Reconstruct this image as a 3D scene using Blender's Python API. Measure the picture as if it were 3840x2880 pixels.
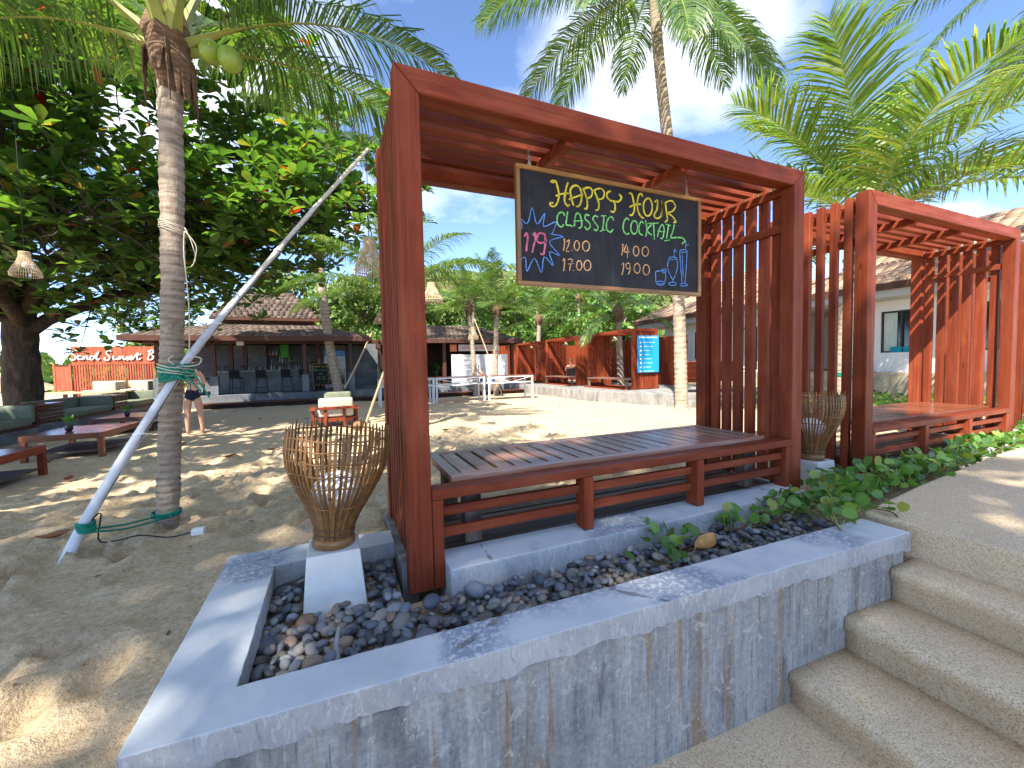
import bpy, bmesh, math, random
import numpy as np
from mathutils import Vector, Matrix, Quaternion, Euler

for o in list(bpy.data.objects):
    bpy.data.objects.remove(o)
SC = bpy.context.scene
COL = SC.collection

# ---------------------------------------------------------------- camera
cd = bpy.data.cameras.new('camera')
cam = bpy.data.objects.new('camera', cd)
COL.objects.link(cam)
YAW, PITCH, ROLL = 0.406750, -0.048660, -0.020980
CAM = Vector((-0.2744, -1.8802, 1.0654))
_f = Vector((math.sin(YAW) * math.cos(PITCH), math.cos(YAW) * math.cos(PITCH), math.sin(PITCH)))
_r0 = Vector((math.cos(YAW), -math.sin(YAW), 0))
_u0 = _r0.cross(_f)
_r = math.cos(ROLL) * _r0 + math.sin(ROLL) * _u0
_u = -math.sin(ROLL) * _r0 + math.cos(ROLL) * _u0
cam.matrix_world = Matrix(((_r.x, _u.x, -_f.x, CAM.x), (_r.y, _u.y, -_f.y, CAM.y), (_r.z, _u.z, -_f.z, CAM.z), (0, 0, 0, 1)))
cd.sensor_width = 36
cd.lens = 36 * 1519.37 / 3840
cd.clip_start = 0.05
cd.clip_end = 3000
SC.camera = cam

# ---------------------------------------------------------------- sun and sky
SUN = Vector((-0.62, -0.64, 1.0)).normalized()          # towards the sun
sd = bpy.data.lights.new('sun', 'SUN')
sd.energy = 4.1
sd.angle = math.radians(0.5)
sd.color = (1.0, 0.93, 0.82)
sun = bpy.data.objects.new('sun', sd)
sun.rotation_euler = (-SUN).to_track_quat('-Z', 'Y').to_euler()
sun.location = SUN * 60
COL.objects.link(sun)

world = bpy.data.worlds.new('World')
SC.world = world
world.use_nodes = True
wn = world.node_tree
wn.nodes.clear()
def wnode(t, **kw):
    n = wn.nodes.new(t)
    for k, v in kw.items():
        setattr(n, k, v)
    return n
w_out = wnode('ShaderNodeOutputWorld')
w_bg = wnode('ShaderNodeBackground')
w_bg.inputs['Strength'].default_value = 0.15
sky = wnode('ShaderNodeTexSky', sky_type='NISHITA', sun_disc=False)
sky.sun_elevation = math.asin(SUN.z)
sky.sun_rotation = math.atan2(SUN.x, SUN.y)
sky.air_density = 0.55
sky.dust_density = 0.0
sky.altitude = 1500
sky.ozone_density = 2.5
# clouds: a flat layer seen in perspective, noise on direction / height
tc = wnode('ShaderNodeTexCoord')
sep = wnode('ShaderNodeSeparateXYZ')
wn.links.new(tc.outputs['Generated'], sep.inputs[0])
mx = wnode('ShaderNodeMath', operation='ADD'); mx.inputs[1].default_value = 0.22
wn.links.new(sep.outputs['Z'], mx.inputs[0])
mm = wnode('ShaderNodeMath', operation='MAXIMUM'); mm.inputs[1].default_value = 0.05
wn.links.new(mx.outputs[0], mm.inputs[0])
dx = wnode('ShaderNodeMath', operation='DIVIDE'); dy = wnode('ShaderNodeMath', operation='DIVIDE')
wn.links.new(sep.outputs['X'], dx.inputs[0]); wn.links.new(mm.outputs[0], dx.inputs[1])
wn.links.new(sep.outputs['Y'], dy.inputs[0]); wn.links.new(mm.outputs[0], dy.inputs[1])
cmb = wnode('ShaderNodeCombineXYZ')
wn.links.new(dx.outputs[0], cmb.inputs[0]); wn.links.new(dy.outputs[0], cmb.inputs[1])
cmb.inputs[2].default_value = 3.7
nz = wnode('ShaderNodeTexNoise')
nz.inputs['Scale'].default_value = 0.95
nz.inputs['Detail'].default_value = 7
nz.inputs['Roughness'].default_value = 0.52
wn.links.new(cmb.outputs[0], nz.inputs['Vector'])
cr = wnode('ShaderNodeValToRGB')
cr.color_ramp.elements[0].position = 0.52; cr.color_ramp.elements[0].color = (0, 0, 0, 1)
cr.color_ramp.elements[1].position = 0.68; cr.color_ramp.elements[1].color = (0.92, 0.92, 0.92, 1)
wn.links.new(nz.outputs['Fac'], cr.inputs[0])
mixc = wnode('ShaderNodeMix', data_type='RGBA')
wn.links.new(cr.outputs[0], mixc.inputs['Factor'])
wn.links.new(sky.outputs[0], mixc.inputs['A'])
mixc.inputs['B'].default_value = (3.7, 3.9, 4.3, 1)
wn.links.new(mixc.outputs['Result'], w_bg.inputs['Color'])
wn.links.new(w_bg.outputs[0], w_out.inputs[0])

vs = SC.view_settings
vs.view_transform = 'Standard'
vs.look = 'None'
vs.exposure = 1.9
vs.gamma = 1
vs.use_curve_mapping = False
SC.cycles.max_bounces = 7
SC.cycles.diffuse_bounces = 4
SC.cycles.glossy_bounces = 3
SC.cycles.transmission_bounces = 5
SC.cycles.transparent_max_bounces = 6
SC.cycles.sample_clamp_indirect = 6
SC.cycles.use_denoising = True

rng = random.Random(11)
nrg = np.random.default_rng(7)
R = math.radians

# ---------------------------------------------------------------- materials
MT = {}
class Mat:
    def __init__(s, name, rough=0.6, spec=0.3):
        m = bpy.data.materials.new(name)
        m.use_nodes = True
        s.m = m; s.nt = m.node_tree
        s.b = s.nt.nodes['Principled BSDF']
        s.out = s.nt.nodes['Material Output']
        s.b.inputs['Roughness'].default_value = rough
        s.b.inputs['Specular IOR Level'].default_value = spec
        MT[name] = m
    def n(s, t, **kw):
        x = s.nt.nodes.new(t)
        for k, v in kw.items(): setattr(x, k, v)
        return x
    def l(s, a, b): s.nt.links.new(a, b)
    def coord(s, scale=(1, 1, 1), kind='Object', rand=False, rot=(0, 0, 0)):
        t = s.n('ShaderNodeTexCoord')
        mp = s.n('ShaderNodeMapping')
        mp.inputs['Scale'].default_value = scale
        mp.inputs['Rotation'].default_value = rot
        src = t.outputs[kind]
        if rand:
            oi = s.n('ShaderNodeObjectInfo')
            mu = s.n('ShaderNodeMath', operation='MULTIPLY'); mu.inputs[1].default_value = 57.0
            s.l(oi.outputs['Random'], mu.inputs[0])
            ad = s.n('ShaderNodeVectorMath', operation='ADD')
            s.l(src, ad.inputs[0]); s.l(mu.outputs[0], ad.inputs[1])
            src = ad.outputs[0]
        s.l(src, mp.inputs[0])
        return mp.outputs[0]
    def noise(s, vec, scale, detail=4, rough=0.55, dist=0.0):
        x = s.n('ShaderNodeTexNoise')
        x.inputs['Scale'].default_value = scale
        x.inputs['Detail'].default_value = detail
        x.inputs['Roughness'].default_value = rough
        x.inputs['Distortion'].default_value = dist
        s.l(vec, x.inputs['Vector'])
        return x.outputs['Fac']
    def voro(s, vec, scale, feature='F1', out='Distance', rnd=1.0):
        x = s.n('ShaderNodeTexVoronoi', feature=feature)
        x.inputs['Scale'].default_value = scale
        x.inputs['Randomness'].default_value = rnd
        s.l(vec, x.inputs['Vector'])
        return x.outputs[out]
    def ramp(s, fac, stops, interp='LINEAR'):
        x = s.n('ShaderNodeValToRGB')
        cr = x.color_ramp
        cr.interpolation = interp
        while len(cr.elements) < len(stops): cr.elements.new(0.5)
        for e, (p, c) in zip(cr.elements, stops):
            e.position = p
            e.color = (c, c, c, 1) if isinstance(c, (int, float)) else tuple(c) + (1,)
        s.l(fac, x.inputs[0])
        return x.outputs[0]
    def mix(s, fac, a, b, mode='MIX'):
        x = s.n('ShaderNodeMix', data_type='RGBA', blend_type=mode)
        for v, k in ((fac, 'Factor'), (a, 'A'), (b, 'B')):
            if isinstance(v, (int, float)): x.inputs[k].default_value = v if k == 'Factor' else (v, v, v, 1)
            elif isinstance(v, tuple): x.inputs[k].default_value = v + (1,)
            else: s.l(v, x.inputs[k])
        return x.outputs['Result']
    def math(s, op, a, b=None):
        x = s.n('ShaderNodeMath', operation=op)
        for i, v in enumerate((a, b)):
            if v is None: continue
            if isinstance(v, (int, float)): x.inputs[i].default_value = v
            else: s.l(v, x.inputs[i])
        return x.outputs[0]
    def orand(s):
        return s.n('ShaderNodeObjectInfo').outputs['Random']
    def attr(s, name):
        return s.n('ShaderNodeAttribute', attribute_name=name).outputs['Fac']
    def color(s, c):
        if isinstance(c, tuple): s.b.inputs['Base Color'].default_value = c + (1,)
        else: s.l(c, s.b.inputs['Base Color'])
        return s
    def rough(s, v):
        s.l(v, s.b.inputs['Roughness']); return s
    def bump(s, h, strength=0.3, dist=0.01):
        x = s.n('ShaderNodeBump')
        x.inputs['Strength'].default_value = strength
        x.inputs['Distance'].default_value = dist
        s.l(h, x.inputs['Height']); s.l(x.outputs[0], s.b.inputs['Normal'])
        return s
    def translucent(s, fac, colr):
        t = s.n('ShaderNodeBsdfTranslucent')
        if isinstance(colr, tuple): t.inputs['Color'].default_value = colr + (1,)
        else: s.l(colr, t.inputs['Color'])
        mxs = s.n('ShaderNodeMixShader'); mxs.inputs[0].default_value = fac
        s.l(s.b.outputs[0], mxs.inputs[1]); s.l(t.outputs[0], mxs.inputs[2])
        s.l(mxs.outputs[0], s.out.inputs[0])
        return s

def plain(name, c, rough=0.6, spec=0.3, var=0.12, scale=6.0, metal=0.0, bump=0.0, rand=0.0):
    """painted / cast stuff: a base colour broken by soft noise, wear in the roughness"""
    a = Mat(name, rough, spec)
    v = a.coord(rand=True)
    f = a.noise(v, scale, 5, 0.6)
    lo = tuple(max(0, x * (1 - var)) for x in c); hi = tuple(min(1, x * (1 + var)) for x in c)
    col = a.ramp(f, [(0.3, lo), (0.7, hi)])
    if rand:
        rr = a.ramp(a.orand(), [(0, 1 - rand), (1, 1 + rand * 0.5)])
        col = a.mix(1.0, col, rr, 'MULTIPLY')
    a.color(col)
    a.b.inputs['Metallic'].default_value = metal
    a.rough(a.ramp(a.noise(v, scale * 3, 3), [(0.3, rough * 0.85), (0.7, min(1, rough * 1.12))]))
    if bump: a.bump(a.noise(v, scale * 8, 3), bump, 0.004)
    return a.m

def wood(name, dark, light, rough=0.5, spec=0.35, fade=None, fadeamt=0.35, rand=0.25, grain=38.0, grey=None, bump=0.25):
    """grain runs along the piece's own X axis"""
    a = Mat(name, rough, spec)
    v = a.coord((1.3, grain, grain), rand=True)
    g = a.noise(v, 1.0, 5, 0.62, 0.6)
    col = a.ramp(g, [(0.28, dark), (0.72, light)])
    v2 = a.coord((2.0, 6, 6), rand=True)
    big = a.noise(v2, 1.1, 4, 0.6)
    if fade: col = a.mix(a.ramp(big, [(0.45, 0.0), (0.75, fadeamt)]), col, fade)
    if grey: col = a.mix(a.ramp(a.noise(v, 0.8, 6, 0.7), [(0.42, 0.0), (0.66, 0.7)]), col, grey)
    ck = a.noise(a.coord((3.2, 26, 26), rand=True), 1.0, 3, 0.5, 0.2)
    col = a.mix(a.ramp(ck, [(0.705, 0.0), (0.73, 0.7)]), col, tuple(x * 0.25 for x in dark))
    sc_ = a.noise(a.coord((9, 40, 40), rand=True), 1.0, 5, 0.7)
    col = a.mix(a.ramp(sc_, [(0.62, 0.0), (0.72, 0.35)]), col, tuple(min(1, x * 1.7) for x in light))
    rr = a.ramp(a.orand(), [(0, 1 - rand), (1, 1 + rand * 0.6)])
    col = a.mix(1.0, col, rr, 'MULTIPLY')
    a.color(col)
    a.rough(a.ramp(g, [(0.3, rough * 1.15), (0.7, rough * 0.8)]))
    a.bump(g, bump, 0.003)
    return a.m

wood('red_wood', (0.115, 0.0205, 0.008), (0.225, 0.044, 0.0155), 0.58, 0.16, fade=(0.31, 0.083, 0.038), fadeamt=0.5, rand=0.24)
wood('salmon_wood', (0.26, 0.06, 0.03), (0.40, 0.105, 0.055), 0.65, 0.15, fade=(0.46, 0.17, 0.11), fadeamt=0.5, rand=0.2)
wood('red_wood_far', (0.15, 0.028, 0.011), (0.26, 0.050, 0.019), 0.6, 0.15, fade=(0.32, 0.085, 0.042), fadeamt=0.4, rand=0.28)
wood('dark_wood', (0.05, 0.018, 0.011), (0.11, 0.036, 0.02), 0.5, 0.35, rand=0.25)
wood('varnished_wood', (0.12, 0.035, 0.016), (0.22, 0.065, 0.028), 0.24, 0.5, fade=(0.26, 0.12, 0.08), rand=0.25, bump=0.12)
wood('weathered_wood', (0.13, 0.045, 0.026), (0.29, 0.125, 0.078), 0.27, 0.5, grey=(0.36, 0.305, 0.27), rand=0.3, bump=0.35)
wood('old_wood', (0.06, 0.038, 0.028), (0.15, 0.095, 0.065), 0.7, 0.2, grey=(0.2, 0.17, 0.15), rand=0.3, bump=0.5)
wood('frame_wood', (0.16, 0.075, 0.02), (0.34, 0.18, 0.055), 0.38, 0.4, rand=0.1)
wood('bamboo', (0.10, 0.046, 0.016), (0.25, 0.125, 0.042), 0.42, 0.35, fade=(0.15, 0.06, 0.02), fadeamt=0.5, rand=0.4)
wood('bamboo_pale', (0.38, 0.28, 0.16), (0.55, 0.43, 0.27), 0.5, 0.3, rand=0.25)
wood('bamboo_white', (0.50, 0.44, 0.35), (0.66, 0.60, 0.50), 0.55, 0.3, rand=0.25)

# sand
a = Mat('sand', 0.9, 0.15)
v = a.coord()
f1 = a.noise(v, 0.7, 6, 0.6); f2 = a.noise(v, 9, 8, 0.7); f3 = a.noise(v, 140, 3, 0.7)
c1 = a.ramp(f2, [(0.25, (0.40, 0.283, 0.16)), (0.5, (0.53, 0.40, 0.248)), (0.78, (0.62, 0.49, 0.325))])
c1 = a.mix(a.ramp(f1, [(0.35, 0.0), (0.7, 0.4)]), c1, (0.60, 0.475, 0.32))
c1 = a.mix(a.ramp(f3, [(0.32, 0.7), (0.42, 0.0)]), c1, (0.16, 0.115, 0.075))
f4 = a.noise(v, 42, 4, 0.65)
c1 = a.mix(1.0, c1, a.ramp(f4, [(0.3, 0.74), (0.65, 1.14)]), 'MULTIPLY')
c1 = a.mix(a.ramp(f3, [(0.66, 0.0), (0.74, 0.5)]), c1, (0.66, 0.6, 0.5))
a.color(c1)
h = a.math('ADD', a.math('MULTIPLY', f2, 1.0), a.math('ADD', a.math('MULTIPLY', f4, 0.45), a.math('MULTIPLY', f3, 0.22)))
a.bump(h, 0.75, 0.04)

# smooth pale cement (wall caps, kerbs)
a = Mat('pale_cement', 0.55, 0.3)
v = a.coord()
f1 = a.noise(v, 3.2, 7, 0.65, 0.4); f2 = a.noise(v, 30, 4, 0.6); f3 = a.noise(v, 1.3, 3, 0.5)
c1 = a.ramp(f1, [(0.3, (0.42, 0.45, 0.48)), (0.52, (0.54, 0.56, 0.575)), (0.72, (0.62, 0.62, 0.60))])
patch = a.math('MULTIPLY', a.ramp(f3, [(0.57, 0.0), (0.62, 1.0)]), a.ramp(a.noise(v, 42, 5, 0.75), [(0.42, 0.0), (0.5, 1.0)]))
c1 = a.mix(a.math('MULTIPLY', patch, 0.8), c1, (0.19, 0.23, 0.30))
c1 = a.mix(a.ramp(f2, [(0.62, 0.0), (0.75, 0.35)]), c1, (0.33, 0.32, 0.30))
vr = a.voro(a.coord((1, 1, 1)), 0.62, 'DISTANCE_TO_EDGE')
wv = a.math('ADD', vr, a.math('MULTIPLY', a.math('SUBTRACT', a.noise(v, 11, 4), 0.5), 0.05))
c1 = a.mix(a.ramp(wv, [(0.0, 0.7), (0.0012, 0.5), (0.0022, 0.0)]), c1, (0.13, 0.12, 0.11))
a.color(c1)
a.bump(a.math('ADD', a.math('MULTIPLY', f2, 0.3), f1), 0.12, 0.01)

# stained wall: vertical streaks, rust runs, peeling bands
a = Mat('stained_cement', 0.75, 0.2)
v = a.coord((9, 9, 0.9)); vi = a.coord()
s1 = a.noise(v, 1.0, 8, 0.68, 0.3); s2 = a.noise(vi, 3.0, 8, 0.7, 0.5); s3 = a.noise(a.coord((9, 9, 0.5)), 1.4, 5, 0.6)
c1 = a.ramp(s1, [(0.28, (0.125, 0.125, 0.125)), (0.48, (0.275, 0.27, 0.26)), (0.62, (0.40, 0.39, 0.365)), (0.78, (0.51, 0.49, 0.445))])
c1 = a.mix(a.ramp(s2, [(0.42, 0.0), (0.66, 0.75)]), c1, (0.37, 0.355, 0.31))
c1 = a.mix(a.ramp(s2, [(0.30, 0.7), (0.44, 0.0)]), c1, (0.09, 0.10, 0.115))
runs = a.math('MULTIPLY', a.ramp(s3, [(0.57, 0.0), (0.66, 1.0)]), a.ramp(s1, [(0.3, 0.4), (0.6, 1.0)]))
c1 = a.mix(a.math('MULTIPLY', runs, 0.85), c1, (0.30, 0.155, 0.045))
fine = a.noise(a.coord((38, 38, 2.2)), 1.0, 6, 0.7, 0.4)
c1 = a.mix(a.ramp(fine, [(0.57, 0.0), (0.66, 0.6)]), c1, (0.50, 0.49, 0.46))
c1 = a.mix(a.ramp(fine, [(0.34, 0.6), (0.43, 0.0)]), c1, (0.08, 0.085, 0.09))
c1 = a.mix(1.0, c1, a.ramp(a.noise(vi, 55, 5, 0.7), [(0.3, 0.72), (0.7, 1.2)]), 'MULTIPLY')
pe = a.ramp(a.noise(vi, 17, 7, 0.78, 0.8), [(0.585, 0.0), (0.62, 0.8)])
c1 = a.mix(pe, c1, (0.48, 0.46, 0.40))
a.color(c1)
a.bump(a.math('ADD', s2, a.math('MULTIPLY', pe, 0.6)), 0.3, 0.01)

# flaking cap edge
a = Mat('flaking_cement', 0.7, 0.25)
v = a.coord((60, 60, 20)); vi = a.coord()
s1 = a.noise(v, 1.0, 6, 0.7, 0.9); s2 = a.noise(vi, 4, 6, 0.6)
c1 = a.ramp(s2, [(0.3, (0.28, 0.275, 0.27)), (0.7, (0.42, 0.41, 0.395))])
c1 = a.mix(a.ramp(s1, [(0.54, 0.0), (0.60, 0.5)]), c1, (0.54, 0.53, 0.51))
c1 = a.mix(a.ramp(s1, [(0.36, 0.6), (0.42, 0.0)]), c1, (0.19, 0.18, 0.17))
a.color(c1); a.bump(s1, 0.35, 0.006)

# dark polished cement of the bar and grey garden walls
a = Mat('grey_cement', 0.6, 0.3)
v = a.coord()
f1 = a.noise(v, 1.7, 7, 0.65, 0.5)
c1 = a.ramp(f1, [(0.3, (0.070, 0.078, 0.087)), (0.55, (0.135, 0.145, 0.155)), (0.75, (0.22, 0.225, 0.23))])
a.color(c1); a.bump(f1, 0.1, 0.01)
a = Mat('garden_cement', 0.75, 0.2)
v = a.coord((2, 2, 0.8))
f1 = a.noise(v, 1.8, 7, 0.68, 0.5)
c1 = a.ramp(f1, [(0.3, (0.12, 0.115, 0.105)), (0.52, (0.235, 0.225, 0.21)), (0.72, (0.36, 0.35, 0.325))])
a.color(c1); a.bump(f1, 0.2, 0.01)

# washed aggregate
a = Mat('aggregate', 0.8, 0.25)
v = a.coord()
ce = a.voro(v, 190, 'F1', 'Color'); d1 = a.voro(v, 190, 'F1', 'Distance')
sp = a.n('ShaderNodeSeparateColor'); a.l(ce, sp.inputs[0])
c1 = a.ramp(sp.outputs[0], [(0.0, (0.30, 0.185, 0.10)), (0.25, (0.57, 0.415, 0.25)), (0.6, (0.71, 0.56, 0.375)), (1.0, (0.80, 0.68, 0.50))])
c1 = a.mix(a.ramp(d1, [(0.35, 0.0), (0.75, 0.65)]), c1, (0.66, 0.50, 0.315))
f1 = a.noise(v, 1.6, 6, 0.65)
c1 = a.mix(a.ramp(f1, [(0.3, 0.0), (0.75, 0.45)]), c1, (0.64, 0.47, 0.29))
c1 = a.mix(a.ramp(a.noise(v, 4.5, 6, 0.7), [(0.58, 0.0), (0.78, 0.4)]), c1, (0.33, 0.24, 0.155))
a.color(c1)
a.bump(a.math('SUBTRACT', 1.0, d1), 0.5, 0.006)

# pebbles: colour by object / by attribute
a = Mat('pebble', 0.55, 0.35)
v = a.coord(rand=True)
rn = a.math('FRACT', a.math('ADD', a.orand(), a.attr('rnd')))
c1 = a.ramp(rn, [(0.0, (0.055, 0.06, 0.07)), (0.16, (0.105, 0.12, 0.145)), (0.42, (0.175, 0.195, 0.228)), (0.60, (0.115, 0.105, 0.095)), (0.74, (0.19, 0.175, 0.15)), (0.86, (0.27, 0.285, 0.30)), (0.94, (0.24, 0.15, 0.09)), (1.0, (0.40, 0.39, 0.37))])
f1 = a.noise(v, 28, 5, 0.65)
c1 = a.mix(1.0, c1, a.ramp(f1, [(0.3, 0.72), (0.7, 1.25)]), 'MULTIPLY')
a.color(c1); a.bump(f1, 0.04, 0.003)

# palm bark: rings come from geometry, the rest from noise
a = Mat('palm_bark', 0.85, 0.15)
v = a.coord((7, 7, 42)); vi = a.coord((1, 1, 1))
f1 = a.noise(v, 1.0, 7, 0.72, 0.6); f2 = a.noise(a.coord((6, 6, 4)), 1.0, 5, 0.65); f3 = a.noise(a.coord((70, 70, 12)), 1.0, 5, 0.7)
c1 = a.ramp(f1, [(0.28, (0.13, 0.095, 0.066)), (0.42, (0.31, 0.245, 0.18)), (0.7, (0.49, 0.41, 0.315))])
c1 = a.mix(a.ramp(f2, [(0.55, 0.0), (0.7, 0.7)]), c1, (0.13, 0.098, 0.068))
c1 = a.mix(a.ramp(f3, [(0.62, 0.0), (0.75, 0.5)]), c1, (0.10, 0.075, 0.055))
c1 = a.mix(a.math('MULTIPLY', a.attr('ring'), a.ramp(f2, [(0.3, 0.95), (0.7, 0.45)])), c1, (0.085, 0.062, 0.045))
a.color(c1); a.bump(a.math('ADD', f1, f3), 0.6, 0.02)
a = Mat('palm_fibre', 0.9, 0.1)
v = a.coord((6, 6, 40), rand=True)
f1 = a.noise(v, 1.0, 6, 0.7, 1.0)
c1 = a.ramp(f1, [(0.3, (0.06, 0.036, 0.022)), (0.55, (0.16, 0.10, 0.062)), (0.75, (0.28, 0.195, 0.13))])
a.color(c1); a.bump(f1, 0.6, 0.02)
a = Mat('tree_bark', 0.9, 0.1)
v = a.coord((5, 5, 1.6))
f1 = a.noise(v, 2.0, 7, 0.7, 0.7)
a.color(a.ramp(f1, [(0.3, (0.025, 0.019, 0.015)), (0.55, (0.062, 0.048, 0.037)), (0.75, (0.13, 0.103, 0.08))]))
a.bump(f1, 0.6, 0.03)
a = Mat('grey_bark', 0.9, 0.1)
v = a.coord((5, 5, 2.5))
f1 = a.noise(v, 1.6, 7, 0.7, 0.7)
a.color(a.ramp(f1, [(0.3, (0.14, 0.115, 0.09)), (0.7, (0.33, 0.28, 0.225))]))
a.bump(f1, 0.5, 0.02)

def leafmat(name, stops, trans, tcol, rough=0.42, spec=0.4, objrand=True):
    a = Mat(name, rough, spec)
    rn = a.attr('rnd')
    if objrand: rn = a.math('FRACT', a.math('ADD', rn, a.orand()))
    c = a.ramp(rn, stops)
    f = a.noise(a.coord(rand=True), 14, 3)
    c = a.mix(1.0, c, a.ramp(f, [(0.3, 0.8), (0.7, 1.18)]), 'MULTIPLY')
    a.color(c)
    tc_ = a.mix(1.0, c, tcol, 'MULTIPLY')
    a.translucent(trans, tc_)
    return a.m
leafmat('almond_leaf', [(0.0, (0.036, 0.080, 0.020)), (0.35, (0.058, 0.122, 0.026)), (0.7, (0.088, 0.165, 0.033)), (0.90, (0.085, 0.135, 0.026)), (0.962, (0.13, 0.165, 0.03)), (0.972, (0.22, 0.17, 0.03)), (0.988, (0.20, 0.11, 0.02)), (0.993, (0.26, 0.035, 0.014)), (1.0, (0.30, 0.025, 0.014))], 0.5, (1.9, 2.0, 0.8), rough=0.38, spec=0.4)
leafmat('palm_leaf', [(0.0, (0.040, 0.085, 0.022)), (0.5, (0.068, 0.135, 0.028)), (0.85, (0.11, 0.18, 0.035)), (1.0, (0.20, 0.22, 0.05))], 0.32, (1.7, 1.9, 0.8), rough=0.36, spec=0.5)
leafmat('palm_leaf_bright', [(0.0, (0.075, 0.15, 0.025)), (0.5, (0.13, 0.22, 0.035)), (0.85, (0.20, 0.27, 0.045)), (1.0, (0.30, 0.30, 0.07))], 0.35, (1.6, 1.7, 0.8), rough=0.34, spec=0.5)
leafmat('wild_leaf', [(0.0, (0.05, 0.10, 0.022)), (0.4, (0.09, 0.17, 0.03)), (0.75, (0.15, 0.23, 0.045)), (1.0, (0.24, 0.27, 0.08))], 0.35, (1.5, 1.6, 0.8), rough=0.5)
leafmat('vine_leaf', [(0.0, (0.055, 0.135, 0.024)), (0.5, (0.095, 0.215, 0.034)), (0.85, (0.15, 0.28, 0.045)), (1.0, (0.26, 0.28, 0.05))], 0.3, (1.7, 1.8, 0.8), rough=0.36, spec=0.5)
leafmat('dry_leaf', [(0.0, (0.20, 0.055, 0.022)), (0.5, (0.13, 0.052, 0.03)), (0.8, (0.24, 0.085, 0.03)), (1.0, (0.28, 0.13, 0.045))], 0.1, (1.2, 1.0, 0.8), rough=0.6)
plain('rachis_green', (0.22, 0.25, 0.055), 0.45, 0.4, 0.25)
plain('stem_brown', (0.17, 0.075, 0.035), 0.6)
plain('coconut_green', (0.20, 0.29, 0.035), 0.4, 0.4, 0.25, 9)
plain('coconut_husk', (0.20, 0.105, 0.05), 0.85, 0.15, 0.4, 18, bump=0.5)

plain('white_plinth_paint', (0.62, 0.61, 0.57), 0.55, 0.3, 0.14, 5, bump=0.08)
plain('lamp_globe', (0.80, 0.80, 0.80), 0.25, 0.5, 0.03)
plain('rust_ring', (0.10, 0.05, 0.025), 0.7, 0.3, 0.3)
plain('galvanised', (0.55, 0.56, 0.57), 0.5, 0.4, 0.14, 8, metal=0.1)
plain('chain_steel', (0.34, 0.34, 0.35), 0.4, 0.5, 0.2, 20, metal=0.6)
plain('green_rope', (0.012, 0.20, 0.13), 0.75, 0.2, 0.35, 60)
plain('white_rope', (0.55, 0.49, 0.38), 0.8, 0.2, 0.2, 60)
plain('black_cable', (0.016, 0.016, 0.018), 0.5, 0.35)
plain('white_plastic', (0.70, 0.70, 0.68), 0.4, 0.4, 0.06)
plain('pvc_pipe', (0.30, 0.31, 0.33), 0.6, 0.3, 0.2, 14)

a = Mat('chalkboard', 0.62, 0.25)
v = a.coord((1, 1, 1)); f1 = a.noise(v, 3.0, 6, 0.7, 1.2); f2 = a.noise(a.coord((14, 14, 2)), 1.2, 4, 0.6)
c1 = a.ramp(f1, [(0.35, (0.009, 0.009, 0.010)), (0.7, (0.024, 0.024, 0.026))])
c1 = a.mix(a.ramp(f2, [(0.55, 0.0), (0.8, 0.3)]), c1, (0.07, 0.07, 0.075))
a.color(c1)
def chalk(name, c):
    a = Mat(name, 0.9, 0.1)
    f = a.noise(a.coord((1, 1, 1)), 75, 4, 0.7); g = a.noise(a.coord(), 14, 3)
    c1 = a.mix(a.ramp(f, [(0.36, 0.75), (0.5, 0.0)]), c, tuple(x * 0.22 for x in c))
    c1 = a.mix(1.0, c1, a.ramp(g, [(0.3, 0.7), (0.7, 1.1)]), 'MULTIPLY')
    a.color(c1)
    a.b.inputs['Sheen Weight'].default_value = 0.0
chalk('chalk_yellow', (0.72, 0.62, 0.06)); chalk('chalk_green', (0.25, 0.68, 0.20)); chalk('chalk_pink', (0.66, 0.17, 0.26))
chalk('chalk_blue', (0.14, 0.33, 0.72)); chalk('chalk_orange', (0.72, 0.42, 0.20)); chalk('chalk_white', (0.6, 0.62, 0.62))

a = Mat('shingle', 0.85, 0.15)
v = a.coord(rand=True)
f1 = a.noise(v, 9, 5, 0.7)
c1 = a.ramp(a.math('FRACT', a.math('ADD', a.orand(), a.attr('rnd'))), [(0.0, (0.075, 0.055, 0.044)), (0.5, (0.115, 0.085, 0.068)), (1.0, (0.165, 0.125, 0.102))])
c1 = a.mix(1.0, c1, a.ramp(f1, [(0.3, 0.75), (0.7, 1.2)]), 'MULTIPLY')
a.color(c1)
a = Mat('pale_roof_tile', 0.85, 0.15)
v = a.coord(rand=True); f1 = a.noise(v, 7, 5, 0.7)
c1 = a.ramp(a.math('FRACT', a.math('ADD', a.orand(), a.attr('rnd'))), [(0.0, (0.27, 0.16, 0.105)), (0.5, (0.37, 0.24, 0.16)), (1.0, (0.46, 0.32, 0.22))])
c1 = a.mix(1.0, c1, a.ramp(f1, [(0.3, 0.8), (0.7, 1.15)]), 'MULTIPLY')
a.color(c1)
plain('thatch', (0.38, 0.30, 0.18), 0.9, 0.1, 0.4, 20, bump=0.6)
plain('fascia_brown', (0.075, 0.030, 0.020), 0.55, 0.3, 0.25, 3)
plain('soffit_dark', (0.035, 0.018, 0.013), 0.7, 0.2, 0.2, 3)
plain('white_wall', (0.72, 0.72, 0.71), 0.8, 0.2, 0.05, 1.5, bump=0.05)
plain('grey_soffit', (0.42, 0.43, 0.43), 0.8, 0.2, 0.05, 2)
plain('sandy_render', (0.40, 0.335, 0.24), 0.85, 0.15, 0.25, 3, bump=0.2)
plain('window_frame', (0.025, 0.026, 0.028), 0.4, 0.4)
plain('curtain', (0.52, 0.58, 0.54), 0.9, 0.1, 0.1, 3)
plain('teal_cushion', (0.015, 0.25, 0.36), 0.85, 0.15, 0.15)
plain('white_letter', (0.78, 0.75, 0.72), 0.45, 0.4, 0.06)
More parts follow.
